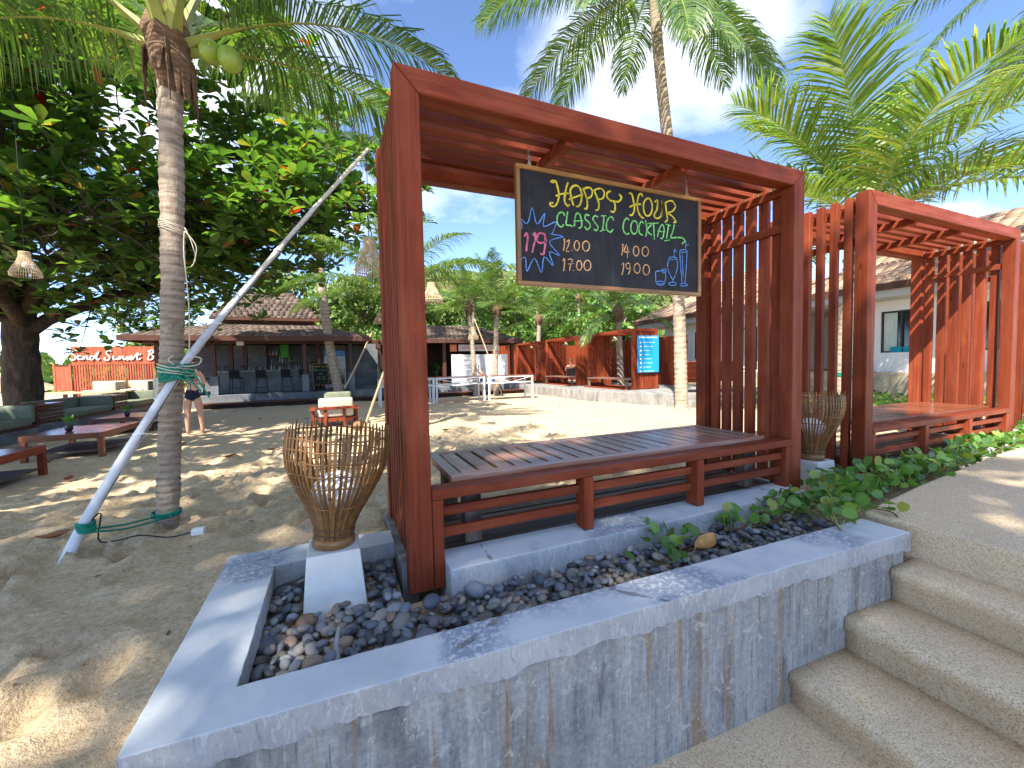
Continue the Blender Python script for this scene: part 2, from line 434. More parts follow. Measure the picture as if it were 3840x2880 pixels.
plain('black_metal', (0.012, 0.012, 0.013), 0.5, 0.4)
plain('black_fabric', (0.016, 0.016, 0.018), 0.85, 0.15)
plain('white_metal', (0.60, 0.61, 0.62), 0.45, 0.4, 0.12, 6)
plain('white_panel', (0.70, 0.71, 0.72), 0.6, 0.3, 0.06, 2)
plain('grey_dot', (0.20, 0.21, 0.23), 0.6)
plain('orange_sign', (0.62, 0.15, 0.05), 0.55, 0.3, 0.1)
plain('red_letter', (0.55, 0.05, 0.03), 0.5)
plain('pale_sign', (0.62, 0.60, 0.55), 0.55, 0.3, 0.06)
plain('blue_sign', (0.012, 0.27, 0.58), 0.5, 0.35, 0.06, 2)
plain('sign_white', (0.70, 0.75, 0.80), 0.5)
plain('cushion_green', (0.165, 0.18, 0.13), 0.92, 0.1, 0.12, 8, bump=0.15)
plain('cushion_beige', (0.40, 0.36, 0.28), 0.92, 0.1, 0.12, 8, bump=0.15)
plain('cushion_red', (0.30, 0.02, 0.02), 0.9, 0.1)
plain('skin', (0.47, 0.25, 0.155), 0.55, 0.35, 0.08, 10)
plain('skin_tan', (0.36, 0.19, 0.115), 0.55, 0.35, 0.08, 10)
plain('hair_dark', (0.018, 0.011, 0.008), 0.6, 0.3, 0.3, 40)
plain('hair_grey', (0.16, 0.13, 0.11), 0.6, 0.3, 0.3, 40)
plain('navy_cloth', (0.012, 0.014, 0.026), 0.8, 0.2)
plain('blue_cloth', (0.03, 0.08, 0.28), 0.8, 0.2, 0.4, 30)
plain('fridge_white', (0.55, 0.57, 0.6), 0.4, 0.4)
plain('fridge_blue', (0.06, 0.22, 0.52), 0.4, 0.4, 0.4, 8)
a = Mat('dark_glass', 0.06, 0.6); a.color(a.ramp(a.noise(a.coord(), 1.1, 3), [(0.3, (0.010, 0.013, 0.014)), (0.7, (0.03, 0.036, 0.036))]))
a = Mat('fridge_glass', 0.1, 0.6); a.color(a.ramp(a.noise(a.coord((3, 3, 9)), 4, 3), [(0.4, (0.010, 0.011, 0.012)), (0.7, (0.08, 0.07, 0.06))]))
a = Mat('bottle_glass', 0.12, 0.6); a.color(a.ramp(a.orand(), [(0.0, (0.55, 0.58, 0.56)), (0.35, (0.04, 0.12, 0.05)), (0.6, (0.22, 0.09, 0.02)), (0.8, (0.5, 0.5, 0.48)), (1.0, (0.35, 0.06, 0.04))])); a.b.inputs['Transmission Weight'].default_value = 0.3
plain('bottle_label', (0.6, 0.55, 0.45), 0.7, rand=0.5)
plain('green_poster', (0.04, 0.33, 0.03), 0.6)
plain('hill_soil', (0.10, 0.115, 0.035), 0.95, 0.1, 0.5, 0.5)

# ---------------------------------------------------------------- helpers
def V(*a): return Vector(a)
class MB:
    """collects shapes, builds ONE mesh"""
    def __init__(s): s.v = []; s.f = []; s.mi = []
    def add(s, vs, fs, m=0):
        b = len(s.v)
        s.v.extend([tuple(p) for p in vs])
        s.f.extend([tuple(i + b for i in f) for f in fs])
        s.mi.extend([m] * len(fs))
    def box(s, x0, x1, y0, y1, z0, z1, m=0):
        s.add([(x0, y0, z0), (x1, y0, z0), (x1, y1, z0), (x0, y1, z0), (x0, y0, z1), (x1, y0, z1), (x1, y1, z1), (x0, y1, z1)],
              [(3, 2, 1, 0), (4, 5, 6, 7), (0, 1, 5, 4), (1, 2, 6, 5), (2, 3, 7, 6), (3, 0, 4, 7)], m)
    def bar(s, p0, p1, w, h, m=0, up=(0, 0, 1)):
        p0 = Vector(p0); p1 = Vector(p1); d = (p1 - p0).normalized(); up = Vector(up)
        if abs(d.dot(up)) > 0.98: up = Vector((0, 1, 0))
        sx = d.cross(up).normalized(); sy = sx.cross(d).normalized()
        q = []
        for p in (p0, p1):
            for a, b in ((-1, -1), (1, -1), (1, 1), (-1, 1)):
                q.append(p + sx * (a * w / 2) + sy * (b * h / 2))
        s.add(q, [(0, 1, 2, 3), (7, 6, 5, 4), (0, 4, 5, 1), (1, 5, 6, 2), (2, 6, 7, 3), (3, 7, 4, 0)], m)
    def tube(s, pts, rad, n=8, m=0, caps=True, flat=1.0):
        pts = [Vector(p) for p in pts]
        if not hasattr(rad, '__len__'): rad = [rad] * len(pts)
        rings = []; prev = None
        for i, p in enumerate(pts):
            t = (pts[min(i + 1, len(pts) - 1)] - pts[max(i - 1, 0)])
            t = t.normalized() if t.length > 1e-9 else Vector((0, 0, 1))
            if prev is None:
                a = Vector((0, 0, 1)) if abs(t.z) < 0.9 else Vector((1, 0, 0))
                x = t.cross(a).normalized()
            else:
                x = (prev - t * prev.dot(t)).normalized()
            prev = x; y = t.cross(x)
            rings.append([p + (x * math.cos(2 * math.pi * k / n) + y * (flat * math.sin(2 * math.pi * k / n))) * rad[i] for k in range(n)])
        vs = [q for r in rings for q in r]; fs = []
        for i in range(len(pts) - 1):
            for k in range(n):
                a = i * n + k; b = i * n + (k + 1) % n
                fs.append((a, b, b + n, a + n))
        if caps:
            fs.append(tuple(range(n))[::-1]); fs.append(tuple(range((len(pts) - 1) * n, len(pts) * n)))
        s.add(vs, fs, m)
    def lathe(s, prof, n=24, c=(0, 0, 0), m=0, cap=True):
        vs = []; fs = []
        for r, z in prof:
            for k in range(n):
                a = 2 * math.pi * k / n
                vs.append((c[0] + r * math.cos(a), c[1] + r * math.sin(a), c[2] + z))
        for i in range(len(prof) - 1):
            for k in range(n):
                a = i * n + k; b = i * n + (k + 1) % n
                fs.append((a, b, b + n, a + n))
        if cap:
            fs.append(tuple(range(n))[::-1]); fs.append(tuple(range((len(prof) - 1) * n, len(prof) * n)))
        s.add(vs, fs, m)
    def ribbon(s, pts, w, y, th=0.0015, m=0, taper=True):
        """flat stroke in a plane y = const: pts are (x, z)"""
        P = [Vector((p[0], p[1])) for p in pts]
        # smooth by Catmull-Rom
        if len(P) > 2:
            Q = []
            for i in range(len(P) - 1):
                p0 = P[max(i - 1, 0)]; p1 = P[i]; p2 = P[i + 1]; p3 = P[min(i + 2, len(P) - 1)]
                for k in range(4):
                    t = k / 4
                    Q.append(0.5 * ((2 * p1) + (p2 - p0) * t + (2 * p0 - 5 * p1 + 4 * p2 - p3) * t * t + (3 * p1 - p0 - 3 * p2 + p3) * t ** 3))
            Q.append(P[-1]); P = Q
        n = len(P); L = []; Rr = []
        for i, p in enumerate(P):
            d = P[min(i + 1, n - 1)] - P[max(i - 1, 0)]
            if d.length < 1e-9: d = Vector((1, 0))
            d.normalize(); nrm = Vector((-d.y, d.x))
            ww = w * (0.5 + 0.08 * math.sin(i * 1.7 + p.x * 40))
            if taper and (i == 0 or i == n - 1): ww *= 0.7
            L.append(p + nrm * ww); Rr.append(p - nrm * ww)
        vs = [(q.x, y, q.y) for q in L] + [(q.x, y, q.y) for q in Rr] + [(q.x, y - th, q.y) for q in L] + [(q.x, y - th, q.y) for q in Rr]
        fs = []
        for i in range(n - 1):
            fs.append((2 * n + i, 2 * n + i + 1, 3 * n + i + 1, 3 * n + i))
            fs.append((i, i + 1, 2 * n + i + 1, 2 * n + i)); fs.append((n + i + 1, n + i, 3 * n + i, 3 * n + i + 1))
        s.add(vs, fs, m)
    def mesh(s, name, mats, smooth=False):
        me = bpy.data.meshes.new(name)
        me.from_pydata(s.v, [], s.f)
        mats = mats if isinstance(mats, (list, tuple)) else [mats]
        for m in mats: me.materials.append(MT[m])
        if len(mats) > 1: me.polygons.foreach_set('material_index', s.mi)
        if smooth: me.polygons.foreach_set('use_smooth', [True] * len(s.f))
        me.update()
        return me
    def build(s, name, mats, parent=None, loc=(0, 0, 0), rot=None, smooth=False):
        return obj(name, s.mesh(name, mats, smooth), parent, loc, rot)

def obj(name, me, parent=None, loc=(0, 0, 0), rot=None, scale=None):
    o = bpy.data.objects.new(name, me)
    COL.objects.link(o)
    o.location = loc
    if rot is not None:
        if isinstance(rot, Quaternion): o.rotation_mode = 'QUATERNION'; o.rotation_quaternion = rot
        else: o.rotation_euler = rot
    if scale is not None: o.scale = scale if hasattr(scale, '__len__') else (scale,) * 3
    if parent is not None: o.parent = parent
    return o
def thing(name, label, cat, loc=(0, 0, 0), rotz=0.0, group=None):
    o = obj(name, None, None, loc, (0, 0, rotz))
    return tag(o, label, cat, group)
def tag(o, label, cat, group=None):
    o['label'] = label; o['category'] = cat
    if group: o['group'] = group
    return o
def kind(o, k): o['kind'] = k; return o
def copy_tree(o, parent=None):
    c = o.copy(); COL.objects.link(c)
    if parent is not None: c.parent = parent
    for ch in [x for x in CH.get(o.name, [])]: copy_tree(ch, c)
    return c
CH = {}
def index_children():
    CH.clear()
    for o in bpy.data.objects:
        if o.parent: CH.setdefault(o.parent.name, []).append(o)

_bc = {}
def chamfer_box(sx, sy, sz, b, mat, name):
    key = (round(sx, 4), round(sy, 4), round(sz, 4), round(b, 4), mat)
    if key in _bc: return _bc[key]
    me = bpy.data.meshes.new(name)
    hx, hy, hz = sx / 2, sy / 2, sz / 2
    if b <= 0:
        m = MB(); m.box(-hx, hx, -hy, hy, -hz, hz); me = m.mesh(name, mat)
    else:
        bm = bmesh.new()
        bmesh.ops.create_cube(bm, size=1.0)
        bmesh.ops.scale(bm, vec=(sx, sy, sz), verts=bm.verts)
        bmesh.ops.bevel(bm, geom=bm.edges[:], offset=min(b, sx * .3, sy * .3, sz * .3), segments=1, affect='EDGES', profile=0.5)
        bm.to_mesh(me); bm.free()
        me.materials.append(MT[mat])
    _bc[key] = me
    return me
def beam(name, p0, p1, w, h, mat, parent=None, bev=0.003, up=(0, 0, 1)):
    """piece with its length along local X from p0 to p1; w is across, h along up"""
    p0 = Vector(p0); p1 = Vector(p1); d = p1 - p0; L = d.length; d.normalize()
    up = Vector(up)
    if abs(d.dot(up)) > 0.98: up = Vector((0, 1, 0))
    y = up.cross(d).normalized(); z = d.cross(y).normalized()
    q = Matrix((d, y, z)).transposed().to_quaternion()
    return obj(name, chamfer_box(L, w, h, bev, mat, name), parent, (p0 + p1) / 2, q)
def bx(name, x0, x1, y0, y1, z0, z1, mat, parent=None, bev=0.003):
    """axis box; its grain (local X) runs along the longest side"""
    s = (x1 - x0, y1 - y0, z1 - z0); c = V((x0 + x1) / 2, (y0 + y1) / 2, (z0 + z1) / 2)
    k = max(range(3), key=lambda i: s[i])
    if k == 0: return obj(name, chamfer_box(s[0], s[1], s[2], bev, mat, name), parent, c)
    if k == 1: return obj(name, chamfer_box(s[1], s[0], s[2], bev, mat, name), parent, c, (0, 0, math.pi / 2))
    return obj(name, chamfer_box(s[2], s[1], s[0], bev, mat, name), parent, c, (0, -math.pi / 2, 0))
def prism(name, poly, y0, y1, mat, parent=None, bev=0.004, loc=(0, 0, 0), rot=None):
    """poly of (x, z) extruded along y"""
    bm = bmesh.new()
    a = [bm.verts.new((p[0], y0, p[1])) for p in poly]; b = [bm.verts.new((p[0], y1, p[1])) for p in poly]
    bm.faces.new(a); bm.faces.new(b[::-1])
    n = len(poly)
    for i in range(n): bm.faces.new((a[i], b[i], b[(i + 1) % n], a[(i + 1) % n]))
    bmesh.ops.recalc_face_normals(bm, faces=bm.faces)
    if bev > 0: bmesh.ops.bevel(bm, geom=bm.edges[:], offset=bev, segments=1, affect='EDGES', profile=0.5)
    me = bpy.data.meshes.new(name); bm.to_mesh(me); bm.free()
    me.materials.append(MT[mat])
    return obj(name, me, parent, loc, rot)

def batch(name, tv, tf, Ms, Ts, mat, parent=None, loc=(0, 0, 0), rnd=None, smooth=False):
    """many copies of a template in one mesh (numpy)"""
    tv = np.asarray(tv, float); n = len(Ts); nv = len(tv)
    vv = np.einsum('nij,vj->nvi', Ms, tv) + np.asarray(Ts)[:, None, :]
    me = bpy.data.meshes.new(name)
    me.vertices.add(n * nv)
    me.vertices.foreach_set('co', vv.reshape(-1).astype(np.float32))
    lens = np.array([len(f) for f in tf]); flat = np.array([i for f in tf for i in f])
    lt = np.tile(lens, n)
    li = (flat[None, :] + (np.arange(n) * nv)[:, None]).reshape(-1)
    me.loops.add(len(li)); me.loops.foreach_set('vertex_index', li.astype(np.int32))
    me.polygons.add(len(lt))
    ls = np.concatenate(([0], np.cumsum(lt)[:-1]))
    me.polygons.foreach_set('loop_start', ls.astype(np.int32))
    me.polygons.foreach_set('loop_total', lt.astype(np.int32))
    if smooth: me.polygons.foreach_set('use_smooth', np.ones(len(lt), bool))
    if rnd is None: rnd = nrg.random(n)
    at = me.attributes.new('rnd', 'FLOAT', 'POINT')
    at.data.foreach_set('value', np.repeat(rnd, nv).astype(np.float32))
    me.materials.append(MT[mat])
    me.update(calc_edges=True)
    return obj(name, me, parent, loc)
def mat_from(xa, za):
    """rotation matrices with local x along xa, local z near za (n,3)"""
    x = xa / np.linalg.norm(xa, axis=1)[:, None]
    y = np.cross(za, x); y /= (np.linalg.norm(y, axis=1)[:, None] + 1e-9)
    z = np.cross(x, y)
    return np.stack((x, y, z), axis=2)
def pieces(name, me_tv, tf, Ms, Ts, mat, parent, limit=300, rest='rest', loc=(0, 0, 0), variants=None):
    """the `limit` nearest copies are objects of their own, the others one mesh"""
    Ts = np.asarray(Ts); c = np.array(CAM)
    d = np.linalg.norm(Ts + np.array(loc) - c, axis=1)
    dv = Ts + np.array(loc) - c
    infr = (dv @ np.array(_f)) > 0.1
    ang = np.abs(dv @ np.array(_r)) / np.maximum(dv @ np.array(_f), .1)
    ang2 = np.abs(dv @ np.array(_u)) / np.maximum(dv @ np.array(_f), .1)
    d = d + np.where(infr & (ang < 1.27) & (ang2 < 0.95), 0, 1000)
    order = np.argsort(d)
    m = MB(); m.add([tuple(p) for p in me_tv], tf)
    me = m.mesh(name, mat, True)
    for i in order[:limit]:
        if d[i] > 900: break
        o = bpy.data.objects.new(name, me); COL.objects.link(o)
        M4 = Matrix(Ms[i].tolist()).to_4x4(); M4.translation = Vector(Ts[i])
        o.matrix_local = M4
        if parent: o.parent = parent
    used = [i for i in order[:limit] if d[i] < 900]
    left = np.array([i for i in range(len(Ts)) if i not in set(used)], int)
    if len(left):
        kind(batch(rest, me_tv, tf, Ms[left], Ts[left], mat, parent, smooth=True), 'stuff')

# value noise for terrain and shapes
_perm = np.random.default_rng(3).random((256, 256))
def vnoise(x, y):
    xi = np.floor(x).astype(int); yi = np.floor(y).astype(int); fx = x - xi; fy = y - yi
    fx = fx * fx * (3 - 2 * fx); fy = fy * fy * (3 - 2 * fy)
    g = lambda i, j: _perm[i % 256, j % 256]
    return (g(xi, yi) * (1 - fx) + g(xi + 1, yi) * fx) * (1 - fy) + (g(xi, yi + 1) * (1 - fx) + g(xi + 1, yi + 1) * fx) * fy
def fbm(x, y, o=4):
    s = 0; a = 0.5
    for i in range(o): s = s + a * vnoise(x * 2 ** i + 17.3 * i, y * 2 ** i + 5.1 * i); a *= 0.5
    return s
def sstep(a, b, x):
    t = np.clip((x - a) / (b - a), 0, 1); return t * t * (3 - 2 * t)
def zsand(y): return float(0.08 - 0.30 * sstep(0.2, 5.0, np.float64(y)))

# ================================================================ THE SETTING
# one sand sheet to the horizon, finely divided near the camera
def axis(lo, hi, c0, c1, fine, far):
    a = list(np.arange(c0, c1 + 1e-6, fine))
    st = fine; p = c1
    while p < hi: st = min(st * 1.28, far); p += st; a.append(p)
    st = fine; p = c0
    while p > lo: st = min(st * 1.28, far); p -= st; a.insert(0, p)
    return np.array(a)
gx = axis(-500, 500, -3.2, 4.2, 0.03, 90); gy = axis(-300, 900, -0.9, 6.0, 0.03, 90)
GX, GY = np.meshgrid(gx, gy)
GZ = 0.08 - 0.30 * sstep(0.2, 5.0, GY)
near = np.exp(-((GX - 0.5) / 30) ** 2 - ((GY - 4) / 30) ** 2)
GZ = GZ + near * (0.10 * (fbm(GX * 1.1 + 40, GY * 1.1 + 9) - 0.47) + 0.055 * (fbm(GX * 4.2, GY * 4.2 + 31, 3) - 0.44))
for _k in range(950):
    fx_ = rng.uniform(-3.1, 4.1); fy_ = rng.uniform(-0.6, 5.9)
    if fx_ > -1.0 and fy_ < 1.1: continue
    ang_ = rng.uniform(0, 6.28); dd_ = rng.uniform(0.018, 0.045)
    i0, i1 = np.searchsorted(gx, (fx_ - .35, fx_ + .35)); j0, j1 = np.searchsorted(gy, (fy_ - .35, fy_ + .35))
    sx_ = GX[j0:j1, i0:i1] - fx_; sy_ = GY[j0:j1, i0:i1] - fy_
    u_ = (sx_ * math.cos(ang_) + sy_ * math.sin(ang_)) / 0.125; w_ = (-sx_ * math.sin(ang_) + sy_ * math.cos(ang_)) / 0.058
    r2_ = u_ * u_ + w_ * w_
    GZ[j0:j1, i0:i1] += dd_ * (-np.exp(-r2_ ** 3) + 0.55 * np.exp(-((np.sqrt(r2_) - 1.45) / 0.4) ** 2))
GZ = np.where((GX < -0.72) & (GY < -0.75), GZ - 0.6 * sstep(-0.8, -2.6, GY), GZ)
bed = (GX > -0.70) & (GX < 2.56) & (GY > -0.70) & (GY < 0.44)
bed2 = (GX > 2.45) & (GX < 12) & (GY > -0.62) & (GY < 0.1)
GZ = np.where(bed, -0.14, GZ)
GZ = np.where((GX > -0.05) & (GX < 11) & (GY > 0.02) & (GY < 1.0), np.minimum(GZ, 0.045), GZ)
GZ = np.where(bed2, 0.015 + 0.03 * (fbm(GX * 5, GY * 5, 3) - 0.4), GZ)
GZ = np.where((GX > -0.72) & (GY < -0.56), -0.8, GZ)
ny, nx_ = GX.shape
vv = np.stack((GX, GY, GZ), axis=2).reshape(-1, 3)
idx = np.arange(ny * nx_).reshape(ny, nx_)
ff = np.stack((idx[:-1, :-1], idx[:-1, 1:], idx[1:, 1:], idx[1:, :-1]), axis=2).reshape(-1, 4)
me = bpy.data.meshes.new('sand_ground')
me.vertices.add(len(vv)); me.vertices.foreach_set('co', vv.reshape(-1).astype(np.float32))
me.loops.add(ff.size); me.loops.foreach_set('vertex_index', ff.reshape(-1).astype(np.int32))
me.polygons.add(len(ff)); me.polygons.foreach_set('loop_start', (np.arange(len(ff)) * 4).astype(np.int32)); me.polygons.foreach_set('loop_total', np.full(len(ff), 4, np.int32))
me.polygons.foreach_set('use_smooth', np.ones(len(ff), bool))
me.materials.append(MT['sand']); me.update(calc_edges=True)
kind(obj('sand_ground', me), 'structure')
def sand_z(x, y):
    i = int(np.clip(np.searchsorted(gx, x), 1, len(gx) - 1)); j = int(np.clip(np.searchsorted(gy, y), 1, len(gy) - 1))
    tx = (x - gx[i - 1]) / (gx[i] - gx[i - 1]); ty = (y - gy[j - 1]) / (gy[j] - gy[j - 1])
    return float((GZ[j - 1, i - 1] * (1 - tx) + GZ[j - 1, i] * tx) * (1 - ty) + (GZ[j, i - 1] * (1 - tx) + GZ[j, i] * tx) * ty)

# lower path, steps and upper path of washed aggregate
m = MB()
m.box(-0.72, 2.2, -12, -0.60, -0.75, -0.55)
kind(m.build('lower_path', 'aggregate'), 'structure')
def wall_y(x): return -0.62 - 0.0423 * (x + 0.81)
st = kind(obj('path_steps', None), 'structure')
for (x0, x1, zt, zb) in ((1.60, 2.10, -0.395, -0.70), (2.0, 2.52, -0.225, -0.70), (2.375, 2.80, -0.052, -0.70)):
    bm = bmesh.new()
    prof = [(x0 + 0.018, zb), (x0 + 0.018, zt - 0.075), (x0 + 0.004, zt - 0.062), (x0, zt - 0.03), (x0 + 0.006, zt - 0.010), (x0 + 0.022, zt), (x1, zt), (x1, zb)]
    ys = [-7.0] + list(np.arange(-3.0, -0.76, 0.035)) + [wall_y(x0) + 0.012]
    rows = []
    for y in ys:
        rows.append([bm.verts.new((px + (0.010 * (rng.random() - 0.5) if k_ in (2, 3, 4) else 0.004 * (rng.random() - 0.5)), y, pz + 0.004 * (rng.random() - 0.5))) for k_, (px, pz) in enumerate(prof)])
    for r0, r1 in zip(rows[:-1], rows[1:]):
        for k in range(len(prof) - 1): bm.faces.new((r0[k], r0[k + 1], r1[k + 1], r1[k]))
    bm.faces.new(rows[-1])
    bmesh.ops.recalc_face_normals(bm, faces=bm.faces)
    me = bpy.data.meshes.new('step'); bm.to_mesh(me); bm.free(); me.materials.append(MT['aggregate']); me.polygons.foreach_set('use_smooth', [True] * len(me.polygons))
    obj('step', me, st)
def slab(name, poly, z0, z1, mats, parent=None, bev=0.01, side=None, chip=0.0):
    """plan polygon extruded in z; the second material goes on the sides"""
    bm = bmesh.new()
    a = [bm.verts.new((p[0], p[1], z0)) for p in poly]; b = [bm.verts.new((p[0], p[1], z1)) for p in poly]
    bm.faces.new(a[::-1]); bm.faces.new(b); n = len(poly)
    for i in range(n): bm.faces.new((a[i], a[(i + 1) % n], b[(i + 1) % n], b[i]))
    if chip:
        for e in list(bm.edges):
            L_ = (e.verts[0].co - e.verts[1].co).length
            if abs(e.verts[0].co.z - e.verts[1].co.z) < 1e-5 and L_ > 0.1: bmesh.ops.subdivide_edges(bm, edges=[e], cuts=int(L_ / 0.028))
        for v in bm.verts:
            n_ = float(vnoise(np.array([v.co.x * 9 + 5]), np.array([v.co.y * 9 + v.co.z * 31]))[0]) - 0.5
            if v.co.z < z1 - 1e-4: v.co.z += chip * (1.6 * n_ + rng.uniform(-.5, .5))
            v.co.x += chip * rng.uniform(-.08, .08); v.co.y += chip * rng.uniform(-.08, .08)
    bmesh.ops.recalc_face_normals(bm, faces=bm.faces)
    if bev: bmesh.ops.bevel(bm, geom=[e for e in bm.edges if (max(v.co.z for v in e.verts) > z1 - 1e-4 if not chip else min(v.co.z for v in e.verts) > (z0 + z1) / 2)], offset=bev, segments=2, affect='EDGES', profile=0.6)
    bm.normal_update()
    me = bpy.data.meshes.new(name)
    for mm_ in mats: me.materials.append(MT[mm_])
    if len(mats) > 1:
        for f in bm.faces: f.material_index = 0 if f.normal.z > 0.5 else 1
    bmesh.ops.triangulate(bm, faces=[f for f in bm.faces if len(f.verts) > 4])
    bm.to_mesh(me); bm.free()
    return obj(name, me, parent)
kind(slab('upper_path', [(2.62, -7), (14, -7), (14, 0.25), (9, 0.02), (5.2, -0.24), (3.6, -0.38), (2.62, -0.50)], -0.7, 0.13, ['aggregate'], bev=0.018), 'structure')

# planter wall with its cap
pw = thing('planter_wall', 'low grey rendered wall with pale flaking cap around the pebble bed', 'wall')
slab('cap', [(-0.81, -0.62), (2.52, -0.761), (2.52, -0.545), (-0.585, -0.472), (-0.585, 0.335), (-0.024, 0.355), (-0.024, 0.53), (-0.81, 0.555)], 0.030, 0.12, ['pale_cement', 'flaking_cement'], pw, 0.005, chip=0.016)
slab('wall_body', [(-0.795, -0.603), (2.50, -0.742), (2.50, -0.56), (-0.597, -0.486), (-0.597, 0.345), (-0.03, 0.368), (-0.03, 0.52), (-0.795, 0.54)], -0.62, 0.045, ['stained_cement'], pw, 0)

# pebble bed
pb = kind(slab('pebble_bed', [(-0.6, -0.5), (2.52, -0.57), (2.7, -0.48), (2.7, -0.02), (-0.03, -0.02), (-0.03, 0.37), (-0.6, 0.36)], -0.13, -0.028, ['sand'], None, 0), 'structure')
def pebble_template(seed):
    bm = bmesh.new(); bmesh.ops.create_icosphere(bm, subdivisions=2, radius=0.5)
    r = random.Random(seed); k = [(V(r.gauss(0, 1), r.gauss(0, 1), r.gauss(0, 1)).normalized(), r.uniform(-0.13, 0.13)) for _ in range(6)]
    for v in bm.verts:
        d = v.co.normalized()
        v.co *= 1 + sum(am * max(0, d.dot(q)) ** 2 for q, am in k)
    tv = [tuple(v.co) for v in bm.verts]; tf = [tuple(x.index for x in f.verts) for f in bm.faces]
    bm.free(); return tv, tf
def in_bed(x, y):
    if x < -0.575 or y < wall_y(x) + 0.155 + 0.0 * x: return False
    if x < -0.06: return y < 0.325 and not (-0.475 < x < -0.165 and -0.01 < y < 0.26)
    return y < -0.115 and x < 2.55 and not (-0.06 < x < 0.19 and y > -0.02)
peb = []
cell = {}
tries = 0
while tries < 60000 and len(peb) < 1150:
    tries += 1
    x = rng.uniform(-0.58, 2.55); y = rng.uniform(-0.58, 0.34)
    if not in_bed(x, y): continue
    if x > 1.6 and rng.random() < 0.25: continue
    s = rng.choice((0.040, 0.046, 0.052, 0.058, 0.065, 0.072, 0.085)) * rng.uniform(0.9, 1.12)
    if tries > 3000: s *= 0.85
    if tries > 12000: s *= 0.8
    lv = 0; ok = True
    near_ = [p for gx_ in (-1, 0, 1) for gy_ in (-1, 0, 1) for p in cell.get((int(x / 0.08) + gx_, int(y / 0.08) + gy_), [])]
    zb = -0.030
    for (px, py, ps, pz) in near_:
        d = math.hypot(px - x, py - y)
        if d < 0.335 * (ps + s): ok = False; break
        if d < 0.45 * (ps + s): zb = max(zb, pz + 0.25 * ps - 0.2 * s)
    if not ok or zb > 0.035: continue
    flat = rng.uniform(0.5, 0.75)
    pz = zb + s * flat * 0.42
    peb.append((x, y, s, pz, flat)); cell.setdefault((int(x / 0.08), int(y / 0.08)), []).append((x, y, s, pz))
tmpl = [pebble_template(i) for i in range(5)]
grp = [[] for _ in range(5)]
for p in peb: grp[rng.randrange(5)].append(p)
for gi, g in enumerate(grp):
    Ms = []; Ts = []
    for (x, y, s, pz, flat) in g:
        q = Euler((rng.gauss(0, 0.3), rng.gauss(0, 0.3), rng.uniform(0, 6.28))).to_matrix()
        Ms.append(np.array(q) @ np.diag((s * rng.uniform(1.05, 1.4), s * rng.uniform(0.8, 1.0), s * flat))); Ts.append((x, y, pz))
    pieces('pebble', tmpl[gi][0], tmpl[gi][1], np.array(Ms), np.array(Ts), 'pebble', pb, 60, 'small_pebbles')

